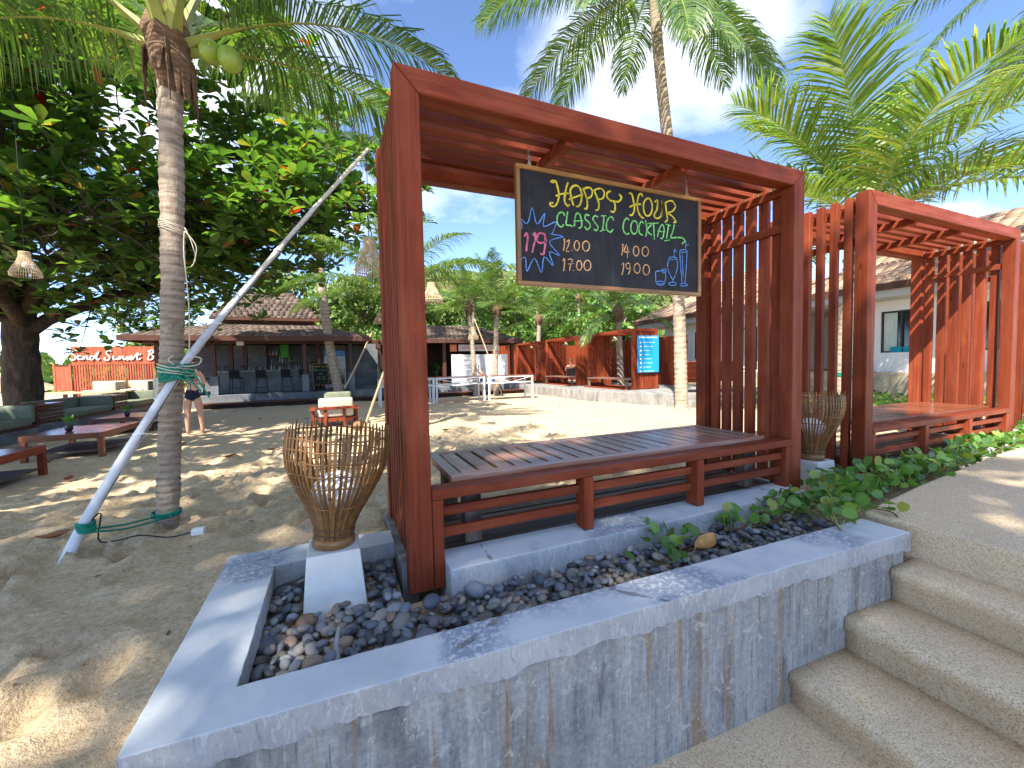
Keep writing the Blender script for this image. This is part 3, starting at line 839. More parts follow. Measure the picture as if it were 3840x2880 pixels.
# ================================================================ FOREGROUND THINGS
PL, PD, PH = 2.85, 0.86, 2.40
_n = MB(); _n.add([(-.0028, 0, -.013), (.0028, 0, -.011), (.0034, 0, .004), (.001, 0, .014), (-.003, 0, .009)], [(0, 1, 2, 3, 4)]); _n.add([(-.0028, .003, -.013), (.0028, .003, -.011), (.0034, .003, .004), (.001, .003, .014), (-.003, .003, .009)], [(4, 3, 2, 1, 0)])
NAIL = _n.mesh('nail_mark', 'rust_ring')
def pergola(loc, label, board_z=0.10):
    t = thing('pergola', label, 'pergola', loc, 0, 'red timber pergolas along the path')
    w = 'red_wood'; s = 0.112
    def post(x0, sgn, y0, y1, nm='post'):
        # local X is the length: mitred top
        poly = [(0, 0), (PH, 0), (PH - s - 0.002, s * 1.0), (0, s)]
        poly = [(p[0], p[1]) for p in poly]
        o = prism(nm, [(a_, b_ * sgn) for a_, b_ in poly], y0, y1, w, t, 0.005, (x0, 0, 0), Matrix(((0, 0, 1), (0, 1, 0), (1, 0, 0))).to_quaternion() if False else None)
        # put local x up: x->z, z->x
        me = o.data
        o.rotation_mode = 'QUATERNION'
        o.rotation_quaternion = Matrix(((0, 0, -1), (0, 1, 0), (1, 0, 0))).to_quaternion()
        return o
    # rotation maps local (x, y, z) -> (-z, y, x): so give widths with the sign turned
    post(0, -1, 0, 0.10); post(PL, 1, 0, 0.10)
    post(0, -1, PD - 0.10, PD); post(PL, 1, PD - 0.10, PD)
    for y0 in (0, PD - 0.10):
        hgt = s if y0 == 0 else 0.14
        prism('top_beam', [(0.003, PH), (s + 0.002, PH - s), (s + 0.002, PH - hgt), (PL - s - 0.002, PH - hgt), (PL - s - 0.002, PH - s), (PL - 0.003, PH)] if hgt > s else [(0.003, PH), (s + 0.001, PH - s), (PL - s - 0.001, PH - s), (PL - 0.003, PH)], y0, y0 + 0.10, w, t, 0.005)
    # side slats
    ys = [0.128 + i * 0.1085 for i in range(6)]
    for sx in (0.012, PL - 0.062):
        for y in ys:
            dz = rng.uniform(-0.012, 0.004)
            bx('side_slat', sx, sx + 0.048, y, y + (0.058 if sx < 1 else 0.070) + rng.uniform(-.003, .003), 0.10 + rng.uniform(0, .02), PH - 0.012 + dz, w, t, 0.004)
    for sx in (0.064, PL - 0.096):
        for z in (2.02, 2.285, 0.16):
            bx('side_rail', sx, sx + 0.032, 0.102, PD - 0.102, z - 0.03, z + 0.03, w, t)
    # roof slats and cross pieces
    for i in range(6):
        y = 0.128 + i * 0.106
        bx('roof_slat', 0.098, PL - 0.098, y, y + 0.052, PH - 0.068, PH - 0.022 + rng.uniform(-.004, .002), w, t)
    for x in (0.93, 1.78):
        bx('cross_rafter', x, x + 0.055, 0.102, PD - 0.102, PH - 0.132, PH - 0.070, w, t)
    # low front rail
    bx('front_rail', s + 0.002, PL - s - 0.002, -0.004, 0.098, 0.430, 0.478, w, t, 0.004)
    for x in (s + 0.003, PL - s - 0.055):
        bx('short_post', x, x + 0.052, 0.002, 0.092, 0.0, 0.429, w, t, 0.004)
    for x in (0.955, 1.80):
        bx('short_post', x, x + 0.062, -0.008, 0.085, 0.135, 0.429, w, t, 0.004)
    for z in (0.232, 0.336):
        for xa, xb in ((s + 0.057, 0.953), (1.019, 1.798), (1.864, PL - s - 0.057)):
            bx('rail_slat', xa, xb, 0.030, 0.062, z, z + 0.047, w, t)
    for x in [0.30 + 0.33 * q + rng.uniform(-.06, .06) for q in range(8)]:
        o = obj('nail_mark', NAIL, t, (x, -0.0008, PH - 0.035 - rng.uniform(0, .03)), (0, rng.uniform(-.2, .2), 0))
    for z in (0.55, 1.25, 1.9):
        o = obj('nail_mark', NAIL, t, (rng.uniform(.03, .08), -0.0008, z + rng.uniform(-.1, .1)), (0, rng.uniform(-.2, .2), 0)); o = obj('nail_mark', NAIL, t, (PL - rng.uniform(.03, .08), -0.0008, z + rng.uniform(-.1, .1)), (0, rng.uniform(-.2, .2), 0))
    for x in (0.4, 0.99, 1.4, 1.83, 2.3): obj('nail_mark', NAIL, t, (x, -0.0048, 0.455), (0, rng.uniform(-.2, .2), 0))
    for i in range(6):
        y = 0.16 + i * 0.105
        bx('floor_board', 0.10, PL - 0.10, y, y + 0.085, board_z - 0.02, board_z, 'old_wood', t)
    return t
pergola((0, 0, 0), 'dark red timber pergola framing the hanging chalkboard, nearest the camera')
pergola((PL + 0.818, 0.0, 0.0), 'dark red timber pergola with sunlit slats, second along the path')
pergola((2 * (PL + 0.818), 0.05, 0.0), 'dark red timber pergola cut off by the right edge, farthest along the path')

def kerb(x, label):
    t = thing('concrete_kerb', label, 'kerb', (x, 0, 0))
    slab('front_kerb', [(0.168, -0.105), (PL - 0.115, -0.105), (PL - 0.115, 0.12), (0.168, 0.12)], -0.12, 0.132, ['pale_cement', 'flaking_cement'], t, 0.008)
    slab('side_kerb', [(-0.022, 0.104), (0.055, 0.104), (0.055, 0.9), (-0.022, 0.9)], -0.12, 0.098, ['garden_cement'], t, 0.006)
    slab('side_kerb', [(PL - 0.055, 0.104), (PL + 0.02, 0.104), (PL + 0.02, 0.9), (PL - 0.055, 0.9)], -0.12, 0.098, ['garden_cement'], t, 0.006)
    return t
kerb(0, 'pale concrete kerb under the pergola with the chalkboard')
kerb(PL + 0.818, 'pale concrete kerb under the second pergola, half covered by vines')
kerb(2 * (PL + 0.818), 'pale concrete kerb under the farthest pergola at the right edge')

def daybed(x, label, top, leg):
    t = thing('daybed', label, 'daybed', (x, 0, 0), 0, 'slatted daybeds in the pergolas')
    x0, x1, y0, y1, z = 0.235, 2.60, 0.106, 0.735, 0.502
    bx('border_board', x0, x1, y0, y0 + 0.065, z - 0.035, z, top, t)
    bx('border_board', x0, x1, y1 - 0.065, y1, z - 0.035, z, top, t)
    for xe in (x0, x1 - 0.065): bx('border_board', xe, xe + 0.065, y0 + 0.067, y1 - 0.067, z - 0.035, z, top, t)
    n = 21; a0 = x0 + 0.078; pitch = (x1 - x0 - 0.156) / n
    for i in range(n):
        bx('slat', a0 + i * pitch, a0 + (i + 1) * pitch - 0.017, y0 + 0.068, y1 - 0.068, z - 0.032, z - 0.002 - rng.random() * 0.003, top, t)
    for xx in (x0 + 0.08, x1 - 0.16):
        for yy in (y0 + 0.04, y1 - 0.12):
            bx('leg', xx, xx + 0.09, yy, yy + 0.08, 0.125, z - 0.036, leg, t)
    for yy in (y0 + 0.06, y1 - 0.1): bx('apron', x0 + 0.172, x1 - 0.162, yy, yy + 0.03, z - 0.125, z - 0.037, leg, t)
    return t
daybed(0, 'weathered grey slatted daybed behind the front rail under the chalkboard', 'weathered_wood', 'old_wood')
daybed(PL + 0.818, 'glossy brown slatted daybed in the second pergola', 'varnished_wood', 'old_wood')

# hanging chalkboard
BY = 0.30
cbd = thing('chalkboard', 'black chalkboard with happy hour lettering hanging in the nearest pergola', 'chalkboard', (0, 0, 0))
bX0, bX1, bZ0, bZ1 = 0.712, 2.165, 1.528, 2.222
m = MB(); m.box(bX0 + 0.01, bX1 - 0.01, BY, BY + 0.012, bZ0 + 0.01, bZ1 - 0.01)
m.build('board', 'chalkboard', cbd)
fw = 0.026
bx('frame_rail', bX0, bX1, BY - 0.012, BY + 0.018, bZ1 - fw, bZ1, 'frame_wood', cbd)
bx('frame_rail', bX0, bX1, BY - 0.012, BY + 0.018, bZ0, bZ0 + fw, 'frame_wood', cbd)
for xx in (bX0, bX1 - fw): bx('frame_rail', xx, xx + fw, BY - 0.0125, BY + 0.0185, bZ0 + fw, bZ1 - fw, 'frame_wood', cbd)
STROKES = {"Y":[[0.967,2.151,0.944,2.152,0.957,2.161,0.977,2.159,0.99,2.124,0.999,2.085,0.988,2.038,0.968,2.012,0.941,2.012,0.937,2.028,0.958,2.028],[1.063,2.166,1.047,2.121,1.036,2.073,1.039,2.045,1.059,2.024,1.069,2.037],[0.976,2.073,1.013,2.09,1.067,2.103],[1.1,2.033,1.086,2.074,1.078,2.119,1.095,2.148,1.123,2.158,1.147,2.147,1.159,2.114,1.155,2.066,1.139,2.035,1.118,2.031],[1.066,2.065,1.115,2.087,1.172,2.113],[1.169,2.15,1.186,2.118,1.201,2.073,1.197,2.031,1.176,2.025],[1.172,2.145,1.215,2.16,1.24,2.143,1.229,2.106,1.192,2.086],[1.251,2.151,1.269,2.118,1.288,2.072,1.283,2.033,1.262,2.027],[1.254,2.148,1.302,2.167,1.331,2.145,1.316,2.106,1.272,2.094],[1.38,2.161,1.354,2.148,1.35,2.123,1.376,2.103,1.406,2.101,1.444,2.106,1.464,2.133,1.445,2.152],[1.406,2.101,1.415,2.065,1.403,2.033,1.379,2.036],[1.526,2.17,1.55,2.164,1.562,2.122,1.571,2.079,1.553,2.033,1.529,2.03],[1.638,2.164,1.626,2.181,1.606,2.166,1.594,2.114,1.601,2.065,1.625,2.03,1.65,2.023],[1.53,2.08,1.578,2.104,1.626,2.112],[1.721,2.105,1.717,2.079,1.707,2.058,1.691,2.044,1.674,2.042,1.659,2.052,1.649,2.071,1.645,2.095,1.649,2.121,1.66,2.143,1.675,2.156,1.692,2.159,1.707,2.149,1.718,2.13,1.721,2.105],[1.742,2.14,1.767,2.156,1.762,2.098,1.737,2.056,1.754,2.036,1.792,2.05,1.805,2.103,1.809,2.159,1.8,2.051],[1.835,2.156,1.845,2.096,1.854,2.038,1.83,2.019],[1.839,2.153,1.896,2.171,1.927,2.139,1.904,2.103,1.856,2.084],[1.856,2.084,1.904,2.064,1.931,2.034,1.909,2.025]],"G":[[1.038,1.964,1.024,1.982,0.997,1.973,0.983,1.94,0.989,1.906,1.013,1.894,1.03,1.911],[1.058,1.992,1.051,1.948,1.047,1.913,1.071,1.91,1.095,1.906],[1.105,1.908,1.109,1.949,1.12,1.986,1.142,1.988,1.155,1.96,1.158,1.914,1.133,1.899],[1.099,1.939,1.169,1.95],[1.216,1.986,1.191,1.989,1.184,1.964,1.212,1.944,1.222,1.921,1.2,1.898,1.179,1.916],[1.281,1.985,1.26,1.991,1.241,1.971,1.263,1.943,1.281,1.921,1.266,1.899,1.248,1.909],[1.304,1.996,1.345,2.001],[1.326,1.996,1.322,1.95,1.314,1.907],[1.295,1.899,1.336,1.913],[1.401,1.978,1.393,1.998,1.367,1.992,1.348,1.959,1.347,1.917,1.377,1.902,1.396,1.922],[1.525,1.996,1.505,2.006,1.482,1.975,1.477,1.931,1.501,1.903,1.528,1.912],[1.597,1.957,1.594,1.938,1.586,1.922,1.574,1.913,1.562,1.911,1.55,1.918,1.542,1.932,1.54,1.951,1.543,1.969,1.551,1.985,1.562,1.995,1.575,1.996,1.587,1.989,1.595,1.975,1.597,1.957],[1.65,1.988,1.629,1.999,1.609,1.965,1.612,1.921,1.641,1.911],[1.662,2.012,1.674,1.959,1.665,1.901],[1.716,1.99,1.678,1.947,1.715,1.919],[1.674,1.991,1.775,2.006],[1.732,1.998,1.736,1.947,1.74,1.889],[1.766,1.911,1.783,1.965,1.809,2.0,1.826,1.97,1.813,1.91,1.791,1.907],[1.766,1.95,1.834,1.954],[1.839,2.007,1.882,2.002],[1.865,2.003,1.856,1.953,1.847,1.907],[1.826,1.891,1.878,1.903],[1.918,2.013,1.904,1.965,1.886,1.92,1.94,1.926,1.993,1.928,2.016,1.91,1.989,1.887]],"P":[[0.761,1.81,0.777,1.832,0.783,1.804,0.776,1.759,0.772,1.725],[0.818,1.822,0.831,1.84,0.834,1.804,0.82,1.758,0.811,1.72],[0.899,1.839,0.863,1.841,0.843,1.811,0.856,1.784,0.891,1.79,0.908,1.806],[0.896,1.844,0.899,1.793,0.892,1.742,0.885,1.718,0.864,1.722]],"B":[[0.727,1.925,0.783,1.888,0.816,1.984,0.846,1.89,0.899,1.962,0.89,1.883,0.975,1.92,0.95,1.851,0.935,1.843,1.023,1.838,0.927,1.796,0.998,1.722,0.926,1.736,0.953,1.655,0.89,1.704,0.87,1.609,0.825,1.69,0.773,1.61,0.765,1.691,0.726,1.663],[0.727,1.925,0.747,1.867,0.726,1.834],[1.748,1.676,1.757,1.595,1.824,1.599,1.833,1.682,1.748,1.679],[1.828,1.607,1.824,1.603,1.814,1.599,1.798,1.596,1.782,1.595,1.766,1.596,1.756,1.599,1.752,1.602,1.756,1.607,1.767,1.61,1.782,1.613,1.798,1.614,1.814,1.613,1.824,1.611,1.828,1.607],[1.842,1.688,1.84,1.682,1.836,1.677,1.829,1.674,1.821,1.673,1.814,1.675,1.809,1.68,1.808,1.685,1.809,1.691,1.814,1.696,1.821,1.699,1.829,1.7,1.836,1.698,1.84,1.693,1.842,1.688],[1.869,1.777,1.855,1.716,1.886,1.652,1.903,1.633,1.903,1.61],[1.939,1.783,1.946,1.723,1.921,1.655,1.903,1.633],[1.94,1.783,1.937,1.779,1.926,1.775,1.912,1.772,1.896,1.771,1.881,1.771,1.871,1.773,1.868,1.777,1.871,1.781,1.881,1.785,1.896,1.788,1.912,1.789,1.926,1.788,1.937,1.786,1.94,1.783],[1.937,1.605,1.934,1.6,1.924,1.596,1.909,1.593,1.894,1.592,1.88,1.593,1.87,1.597,1.866,1.601,1.87,1.606,1.88,1.611,1.894,1.614,1.91,1.615,1.924,1.614,1.934,1.61,1.937,1.605],[1.917,1.781,1.917,1.841,1.938,1.826],[1.966,1.839,1.975,1.739,1.989,1.615],[2.037,1.838,2.03,1.743,2.016,1.617],[2.036,1.841,2.033,1.837,2.023,1.833,2.008,1.83,1.993,1.828,1.979,1.829,1.969,1.831,1.965,1.835,1.969,1.839,1.979,1.844,1.993,1.847,2.008,1.848,2.023,1.848,2.033,1.845,2.036,1.841],[2.036,1.604,2.033,1.6,2.023,1.596,2.01,1.594,1.995,1.593,1.981,1.594,1.972,1.597,1.969,1.601,1.972,1.605,1.981,1.609,1.995,1.611,2.01,1.612,2.023,1.611,2.033,1.608,2.036,1.604],[2.021,1.843,2.025,1.911],[2.028,1.878,2.053,1.89],[1.989,1.814,1.993,1.74,2.0,1.653]],"O":[[1.025,1.815,1.035,1.824,1.031,1.783,1.024,1.751],[1.049,1.808,1.066,1.822,1.062,1.792,1.044,1.755,1.065,1.751],[1.081,1.762,1.086,1.76],[1.14,1.794,1.138,1.78,1.132,1.77,1.125,1.763,1.116,1.763,1.109,1.768,1.104,1.777,1.102,1.79,1.104,1.803,1.11,1.814,1.117,1.82,1.126,1.821,1.133,1.816,1.138,1.806,1.14,1.794],[1.214,1.798,1.211,1.784,1.204,1.772,1.194,1.765,1.182,1.764,1.172,1.769,1.165,1.779,1.163,1.793,1.165,1.807,1.173,1.818,1.183,1.825,1.194,1.827,1.205,1.821,1.212,1.811,1.214,1.798],[1.019,1.689,1.033,1.705,1.029,1.666,1.025,1.628],[1.054,1.701,1.088,1.706,1.074,1.67,1.066,1.634],[1.053,1.674,1.095,1.68],[1.091,1.639,1.097,1.637],[1.156,1.673,1.154,1.66,1.148,1.649,1.141,1.643,1.132,1.642,1.125,1.648,1.119,1.658,1.118,1.67,1.12,1.683,1.125,1.694,1.133,1.7,1.141,1.701,1.149,1.696,1.154,1.686,1.156,1.673],[1.223,1.678,1.221,1.664,1.213,1.653,1.203,1.646,1.191,1.645,1.181,1.65,1.174,1.661,1.172,1.674,1.174,1.688,1.182,1.7,1.192,1.707,1.204,1.708,1.214,1.702,1.221,1.692,1.223,1.678],[1.465,1.824,1.476,1.835,1.472,1.794,1.464,1.762],[1.504,1.837,1.484,1.789,1.527,1.789],[1.512,1.823,1.511,1.75],[1.607,1.803,1.604,1.789,1.598,1.777,1.588,1.77,1.578,1.769,1.568,1.775,1.562,1.785,1.56,1.799,1.562,1.813,1.569,1.824,1.578,1.831,1.589,1.832,1.598,1.827,1.604,1.816,1.607,1.803],[1.688,1.807,1.685,1.793,1.678,1.781,1.667,1.774,1.654,1.773,1.644,1.778,1.636,1.788,1.634,1.802,1.636,1.816,1.644,1.828,1.655,1.835,1.667,1.836,1.678,1.831,1.685,1.821,1.688,1.807],[1.463,1.7,1.479,1.713,1.475,1.669,1.463,1.634],[1.532,1.699,1.53,1.69,1.525,1.683,1.518,1.679,1.51,1.679,1.504,1.682,1.499,1.688,1.497,1.696,1.499,1.704,1.504,1.711,1.511,1.715,1.519,1.716,1.525,1.713,1.53,1.707,1.532,1.699],[1.533,1.705,1.53,1.667,1.514,1.641],[1.616,1.689,1.613,1.675,1.606,1.663,1.596,1.656,1.585,1.656,1.575,1.661,1.568,1.672,1.565,1.685,1.568,1.699,1.575,1.711,1.585,1.718,1.596,1.719,1.606,1.713,1.613,1.703,1.616,1.689],[1.696,1.685,1.693,1.67,1.685,1.658,1.674,1.65,1.662,1.649,1.651,1.655,1.644,1.667,1.641,1.681,1.644,1.696,1.651,1.709,1.662,1.716,1.674,1.717,1.685,1.711,1.693,1.7,1.696,1.685]],"S":[[-8.506,1.811,-8.56,1.853,-8.633,1.812,-8.649,1.749,-8.587,1.699,-8.554,1.624,-8.596,1.537,-8.671,1.526,-8.7,1.588],[-8.411,1.672,-8.476,1.673,-8.508,1.611,-8.483,1.548,-8.426,1.572,-8.406,1.66,-8.417,1.559,-8.38,1.546],[-8.38,1.546,-8.346,1.659,-8.342,1.558,-8.299,1.646,-8.251,1.658,-8.257,1.557,-8.21,1.544],[-8.09,1.643,-8.147,1.657,-8.188,1.594,-8.163,1.531,-8.105,1.555,-8.052,1.643,-7.999,1.744,-7.907,1.844,-7.959,1.769,-8.004,1.642,-8.013,1.554,-7.972,1.528,-7.931,1.578],[-7.607,1.817,-7.654,1.856,-7.724,1.818,-7.738,1.741,-7.674,1.664,-7.658,1.587,-7.711,1.511,-7.788,1.525,-7.805,1.576,-7.765,1.601],[-7.546,1.663,-7.565,1.573,-7.533,1.529,-7.472,1.572,-7.447,1.662,-7.463,1.546,-7.424,1.532],[-7.424,1.532,-7.379,1.648,-7.384,1.537,-7.33,1.629,-7.279,1.639,-7.288,1.543,-7.245,1.53],[-7.245,1.53,-7.16,1.632,-7.172,1.581,-7.145,1.528,-7.196,1.508],[-7.145,1.528,-7.05,1.605,-7.058,1.652,-7.099,1.632,-7.113,1.554,-7.065,1.514,-7.001,1.565],[-7.001,1.565,-6.868,1.773,-6.896,1.629,-6.901,1.538,-6.851,1.524,-6.786,1.576],[-6.934,1.687,-6.78,1.707],[-6.515,1.836,-6.553,1.704,-6.604,1.507],[-6.589,1.81,-6.472,1.862,-6.423,1.796,-6.501,1.704,-6.432,1.624,-6.468,1.532,-6.573,1.499],[-6.253,1.622,-6.316,1.623,-6.341,1.557,-6.301,1.516,-6.252,1.555,-6.236,1.622,-6.247,1.529,-6.194,1.528],[-6.173,1.528,-6.147,1.621,-6.139,1.58,-6.094,1.62,-6.073,1.606]]}
def strokes(key, name, mat, w, parent, y, dbl=0.0):
    m = MB()
    for s in STROKES[key]:
        pts = [(s[i], s[i + 1]) for i in range(0, len(s), 2)]
        m.ribbon(pts, w, y)
        if dbl:
            m.ribbon([(p[0] + dbl * rng.uniform(.4, 1), p[1] + dbl * rng.uniform(-.6, .6)) for p in pts], w * 0.55, y - 0.0004)
    return m.build(name, mat, parent)
for key, name, mat, w, d in (('Y', 'chalk_headline', 'chalk_yellow', 0.0098, 0.006), ('G', 'chalk_subtitle', 'chalk_green', 0.0092, 0.003), ('P', 'chalk_price', 'chalk_pink', 0.0105, 0.006), ('B', 'chalk_drawing', 'chalk_blue', 0.0052, 0.003), ('O', 'chalk_hours', 'chalk_orange', 0.0066, 0.002)):
    strokes(key, name, mat, w, cbd, BY - 0.0012, d)
def chain(x, y, z0, z1):
    m = MB(); n = 7; h = (z1 - z0) / n
    for i in range(n + 4):
        zc = z1 - (i + 0.5) * h if i < n else z0 + h * (i - n) * 0.8 + 0.01
        ox = 0 if i < n else rng.uniform(0.006, 0.016)
        a_ = (i % 2) * math.pi / 2 + rng.uniform(-.3, .3)
        pts = [(x + ox + 0.0055 * math.cos(k / 8 * 2 * math.pi) * math.cos(a_), y + 0.0055 * math.cos(k / 8 * 2 * math.pi) * math.sin(a_), zc + h * 0.62 * math.sin(k / 8 * 2 * math.pi)) for k in range(9)]
        m.tube(pts, 0.0017, 5, caps=False)
    m.build('chain', 'chain_steel', cbd, smooth=True)
chain(0.80, BY - 0.002, bZ1, 2.335); chain(2.03, BY - 0.002, bZ1, 2.335)

# basket lamps on white plinths
def basket_lamp(loc, label, tilt=(0, 0, 0), hang=False, sc=1.0, ns=58):
    t = thing('basket_lamp', label, 'lamp', loc, 0, 'bamboo basket lamps on white plinths')
    t.rotation_euler = tilt
    prof = [(0.086, 0.0), (0.083, 0.03), (0.086, 0.07), (0.108, 0.13), (0.148, 0.21), (0.188, 0.29), (0.213, 0.36), (0.222, 0.42), (0.220, 0.48), (0.216, 0.53)]
    tv = MB()
    for k in range(ns):
        a_ = 2 * math.pi * k / ns + rng.uniform(-.012, .012); c_, s_ = math.cos(a_), math.sin(a_)
        m = MB(); top = 0.53 + rng.uniform(-0.02, 0.015)
        P = [(r, z) for r, z in prof if z < top - 0.02]; P.append((prof[-1][0], top))
        wd = 0.0061
        vs = []
        for i, (r, z) in enumerate(P):
            ww = wd * (0.62 if z < 0.09 else 1.0) * (0.35 if i == len(P) - 1 else 1.0)
            for dr, dt in ((-0.002, -ww), (0.002, -ww), (0.002, ww), (-0.002, ww)):
                vs.append(((r + dr) * c_ - dt * s_, (r + dr) * s_ + dt * c_, z))
        fs = []
        for i in range(len(P) - 1):
            for j in range(4): fs.append((i * 4 + j, i * 4 + (j + 1) % 4, i * 4 + 4 + (j + 1) % 4, i * 4 + 4 + j))
        n4 = (len(P) - 1) * 4; fs.append((n4, n4 + 1, n4 + 2, n4 + 3))
        m.add(vs, fs)
        m.build('stave', 'bamboo', t)
    def ri(z):
        for (r0, z0), (r1, z1) in zip(prof[:-1], prof[1:]):
            if z0 <= z <= z1: return r0 + (r1 - r0) * (z - z0) / (z1 - z0)
        return prof[-1][0]
    for z, th in ((0.05, 0.006), (0.075, 0.005), (0.19, 0.004), (0.29, 0.004), (0.345, 0.0035), (0.40, 0.0035), (0.45, 0.0035), (0.495, 0.004)):
        m = MB(); r_ = ri(z)
        m.tube([((r_ + 0.0015 * math.sin(14 * k)) * math.cos(k * 2 * math.pi / 40), (r_ + 0.0015 * math.sin(14 * k)) * math.sin(k * 2 * math.pi / 40), z + 0.003 * math.sin(k * 1.3)) for k in range(41)], th, 5, caps=False)
        m.build('woven_ring', 'rust_ring' if z < 0.1 else 'bamboo', t, smooth=True)
    m = MB(); m.lathe([(0.078, -0.012), (0.090, -0.010), (0.092, 0.012), (0.088, 0.03), (0.078, 0.03)], 28); m.build('base_ring', 'bamboo', t, smooth=True)
    m = MB(); n_ = 12
    m.lathe([(0.03, 0.09), (0.045, 0.11)] + [(0.108 * math.sin(math.pi * k / n_), 0.215 - 0.108 * math.cos(math.pi * k / n_)) for k in range(2, n_)] + [(0.004, 0.322)], 24)
    m.build('globe', 'lamp_globe', t, smooth=True)
    return t
def plinth(loc, label, wb=0.27, wt=0.215, h=0.26):
    t = thing('lamp_plinth', label, 'plinth', loc, 0, 'white tapered plinths of the basket lamps')
    bm = bmesh.new()
    a_ = [bm.verts.new((sx * wb / 2, sy * wb / 2, -0.06)) for sx, sy in ((-1, -1), (1, -1), (1, 1), (-1, 1))]
    b_ = [bm.verts.new((sx * wt / 2, sy * wt / 2, h)) for sx, sy in ((-1, -1), (1, -1), (1, 1), (-1, 1))]
    bm.faces.new(a_[::-1]); bm.faces.new(b_)
    for i in range(4): bm.faces.new((a_[i], a_[(i + 1) % 4], b_[(i + 1) % 4], b_[i]))
    bmesh.ops.bevel(bm, geom=bm.edges[:], offset=0.006, segments=2, affect='EDGES', profile=0.5)
    me = bpy.data.meshes.new('plinth_block'); bm.to_mesh(me); bm.free(); me.materials.append(MT['white_plinth_paint'])
    obj('plinth_block', me, t)
    bx('cable_notch', 0.0, 0.035, -wb / 2 - 0.003, -wb / 2 + 0.02, -0.02, 0.022, 'black_cable', t, 0)
    return t
plinth((-0.318, 0.125, 0.0), 'white tapered plinth standing in the pebbles under the nearest basket lamp')
basket_lamp((-0.318, 0.130, 0.273), 'brown bamboo basket lamp on a white plinth in the pebble bed', (R(1), R(5), 0))
plinth((3.27, 0.17, -0.02), 'white tapered plinth between the first and second pergolas')
basket_lamp((3.27, 0.175, 0.253), 'brown bamboo basket lamp between the first and second pergolas', (0, R(2), 1))
m = MB(); m.tube([(-0.30, -0.02, 0.0), (-0.305, -0.12, 0.012), (-0.318, -0.25, 0.016), (-0.31, -0.40, 0.008), (-0.315, -0.47, -0.005)], 0.011, 8)
tag(m.build('conduit_pipe', 'pvc_pipe', smooth=True), 'thin grey conduit pipe lying across the pebbles from the lamp plinth', 'pipe')

# ================================================================ BUILDINGS AND FURNITURE BEHIND
TILE_V = [(-.5, 0, 0), (.5, 0, 0), (.5, 1, 0.0), (-.5, 1, 0.0), (-.5, 0, .06), (.5, 0, .06), (.5, 1, .015), (-.5, 1, .015)]
TILE_F = [(3, 2, 1, 0), (4, 5, 6, 7), (0, 1, 5, 4), (1, 2, 6, 5), (2, 3, 7, 6), (3, 0, 4, 7)]
def slope_tiles(a, b, c, d, row, wid, out):
    """a, b eave ends; c, d top ends (c above b): transforms of overlapping shingles"""
    a, b, c, d = (np.array(p, float) for p in (a, b, c, d))
    up = ((d + c) - (a + b)) / 2; n = max(1, int(np.linalg.norm(up) / row))
    nz_ = np.cross(b - a, up); nz_ /= np.linalg.norm(nz_)
    if nz_[2] < 0: nz_ = -nz_
    for i in range(n):
        t = i / n; l = a + (d - a) * t; r = b + (c - b) * t
        L = np.linalg.norm(r - l)
        if L < wid * .5: continue
        k = max(1, int(round(L / wid))); e = (r - l) / L; w = L / k
        uv = up - e * np.dot(up, e); uv /= np.linalg.norm(uv)
        for j in range(k):
            s = (j + 0.5 + (0.0 if i % 2 else 0.5)) * w
            if s > L - w * .2: continue
            p = l + e * s + nz_ * 0.004
            Mx = np.stack((e * (w * 0.97), uv * row * 1.25, nz_ * 0.3), axis=1)
            out.append((Mx, p))
def roof_part(parent, name, quads, mat, row, wid, limit, under='soffit_dark'):
    m = MB()
    for q in quads:
        m.add(q, [(0, 1, 2, 3)])
    r = m.build(name, under, parent)
    out = []
    for q in quads: slope_tiles(q[0], q[1], q[2], q[3], row, wid, out)
    pieces('shingle', TILE_V, TILE_F, np.array([o[0] for o in out]), np.array([o[1] for o in out]), mat, r, limit, 'roof_shingles')
    return r

# ---- bar
bar = thing('bar_pavilion', 'open beach bar with brown two-tier shingle roof and grey cement counter', 'bar')
slab('platform', [(-6.0, 15.0), (7.6, 15.0), (7.6, 21), (-6.0, 21)], -0.25, 0.20, ['grey_cement'], bar, 0.02)
for k in range(3):
    bx('deck_board', -4.5, 7.55, 14.30 + k * 0.23, 14.515 + k * 0.23, -0.075, -0.04 - 0.002 * k, 'dark_wood', bar)
bx('deck_base', -4.45, 7.5, 14.4, 14.99, -0.25, -0.0765, 'soffit_dark', bar, 0)
def column(x, y, z0, zp, z1, parent=bar):
    bx('pillar_base', x - 0.12, x + 0.12, y - 0.12, y + 0.12, z0, zp, 'grey_cement', parent, 0.01)
    bx('post', x - 0.06, x + 0.06, y - 0.06, y + 0.06, zp, z1, 'dark_wood', parent)
for x in (-5.75, -4.2, -1.37, 0.24, 1.31): column(x, 15.22, 0.201, 0.86, 2.15)
for x, y in ((-4.1, 17.2), (-3.62, 17.2), (-1.0, 17.6)): bx('post', x - 0.08, x + 0.08, y - 0.08, y + 0.08, 0.201, 2.4, 'dark_wood', bar)
bx('counter', -4.3, -1.15, 16.15, 16.75, 0.201, 0.96, 'grey_cement', bar, 0.012)
bx('counter_top', -4.42, -1.05, 16.05, 16.82, 0.962, 1.045, 'garden_cement', bar, 0.012)
bx('back_wall', -6.0, 1.6, 19.4, 19.55, 0.201, 2.3, 'grey_cement', bar, 0)
bx('back_wall', -4.9, -3.05, 18.4, 18.55, 0.201, 2.1, 'grey_cement', bar, 0)
bx('back_wall', -0.9, 0.1, 18.4, 18.5, 0.201, 2.1, 'grey_cement', bar, 0)
bx('beam', -6.1, 1.5, 15.16, 15.28, 2.0, 2.14, 'dark_wood', bar)
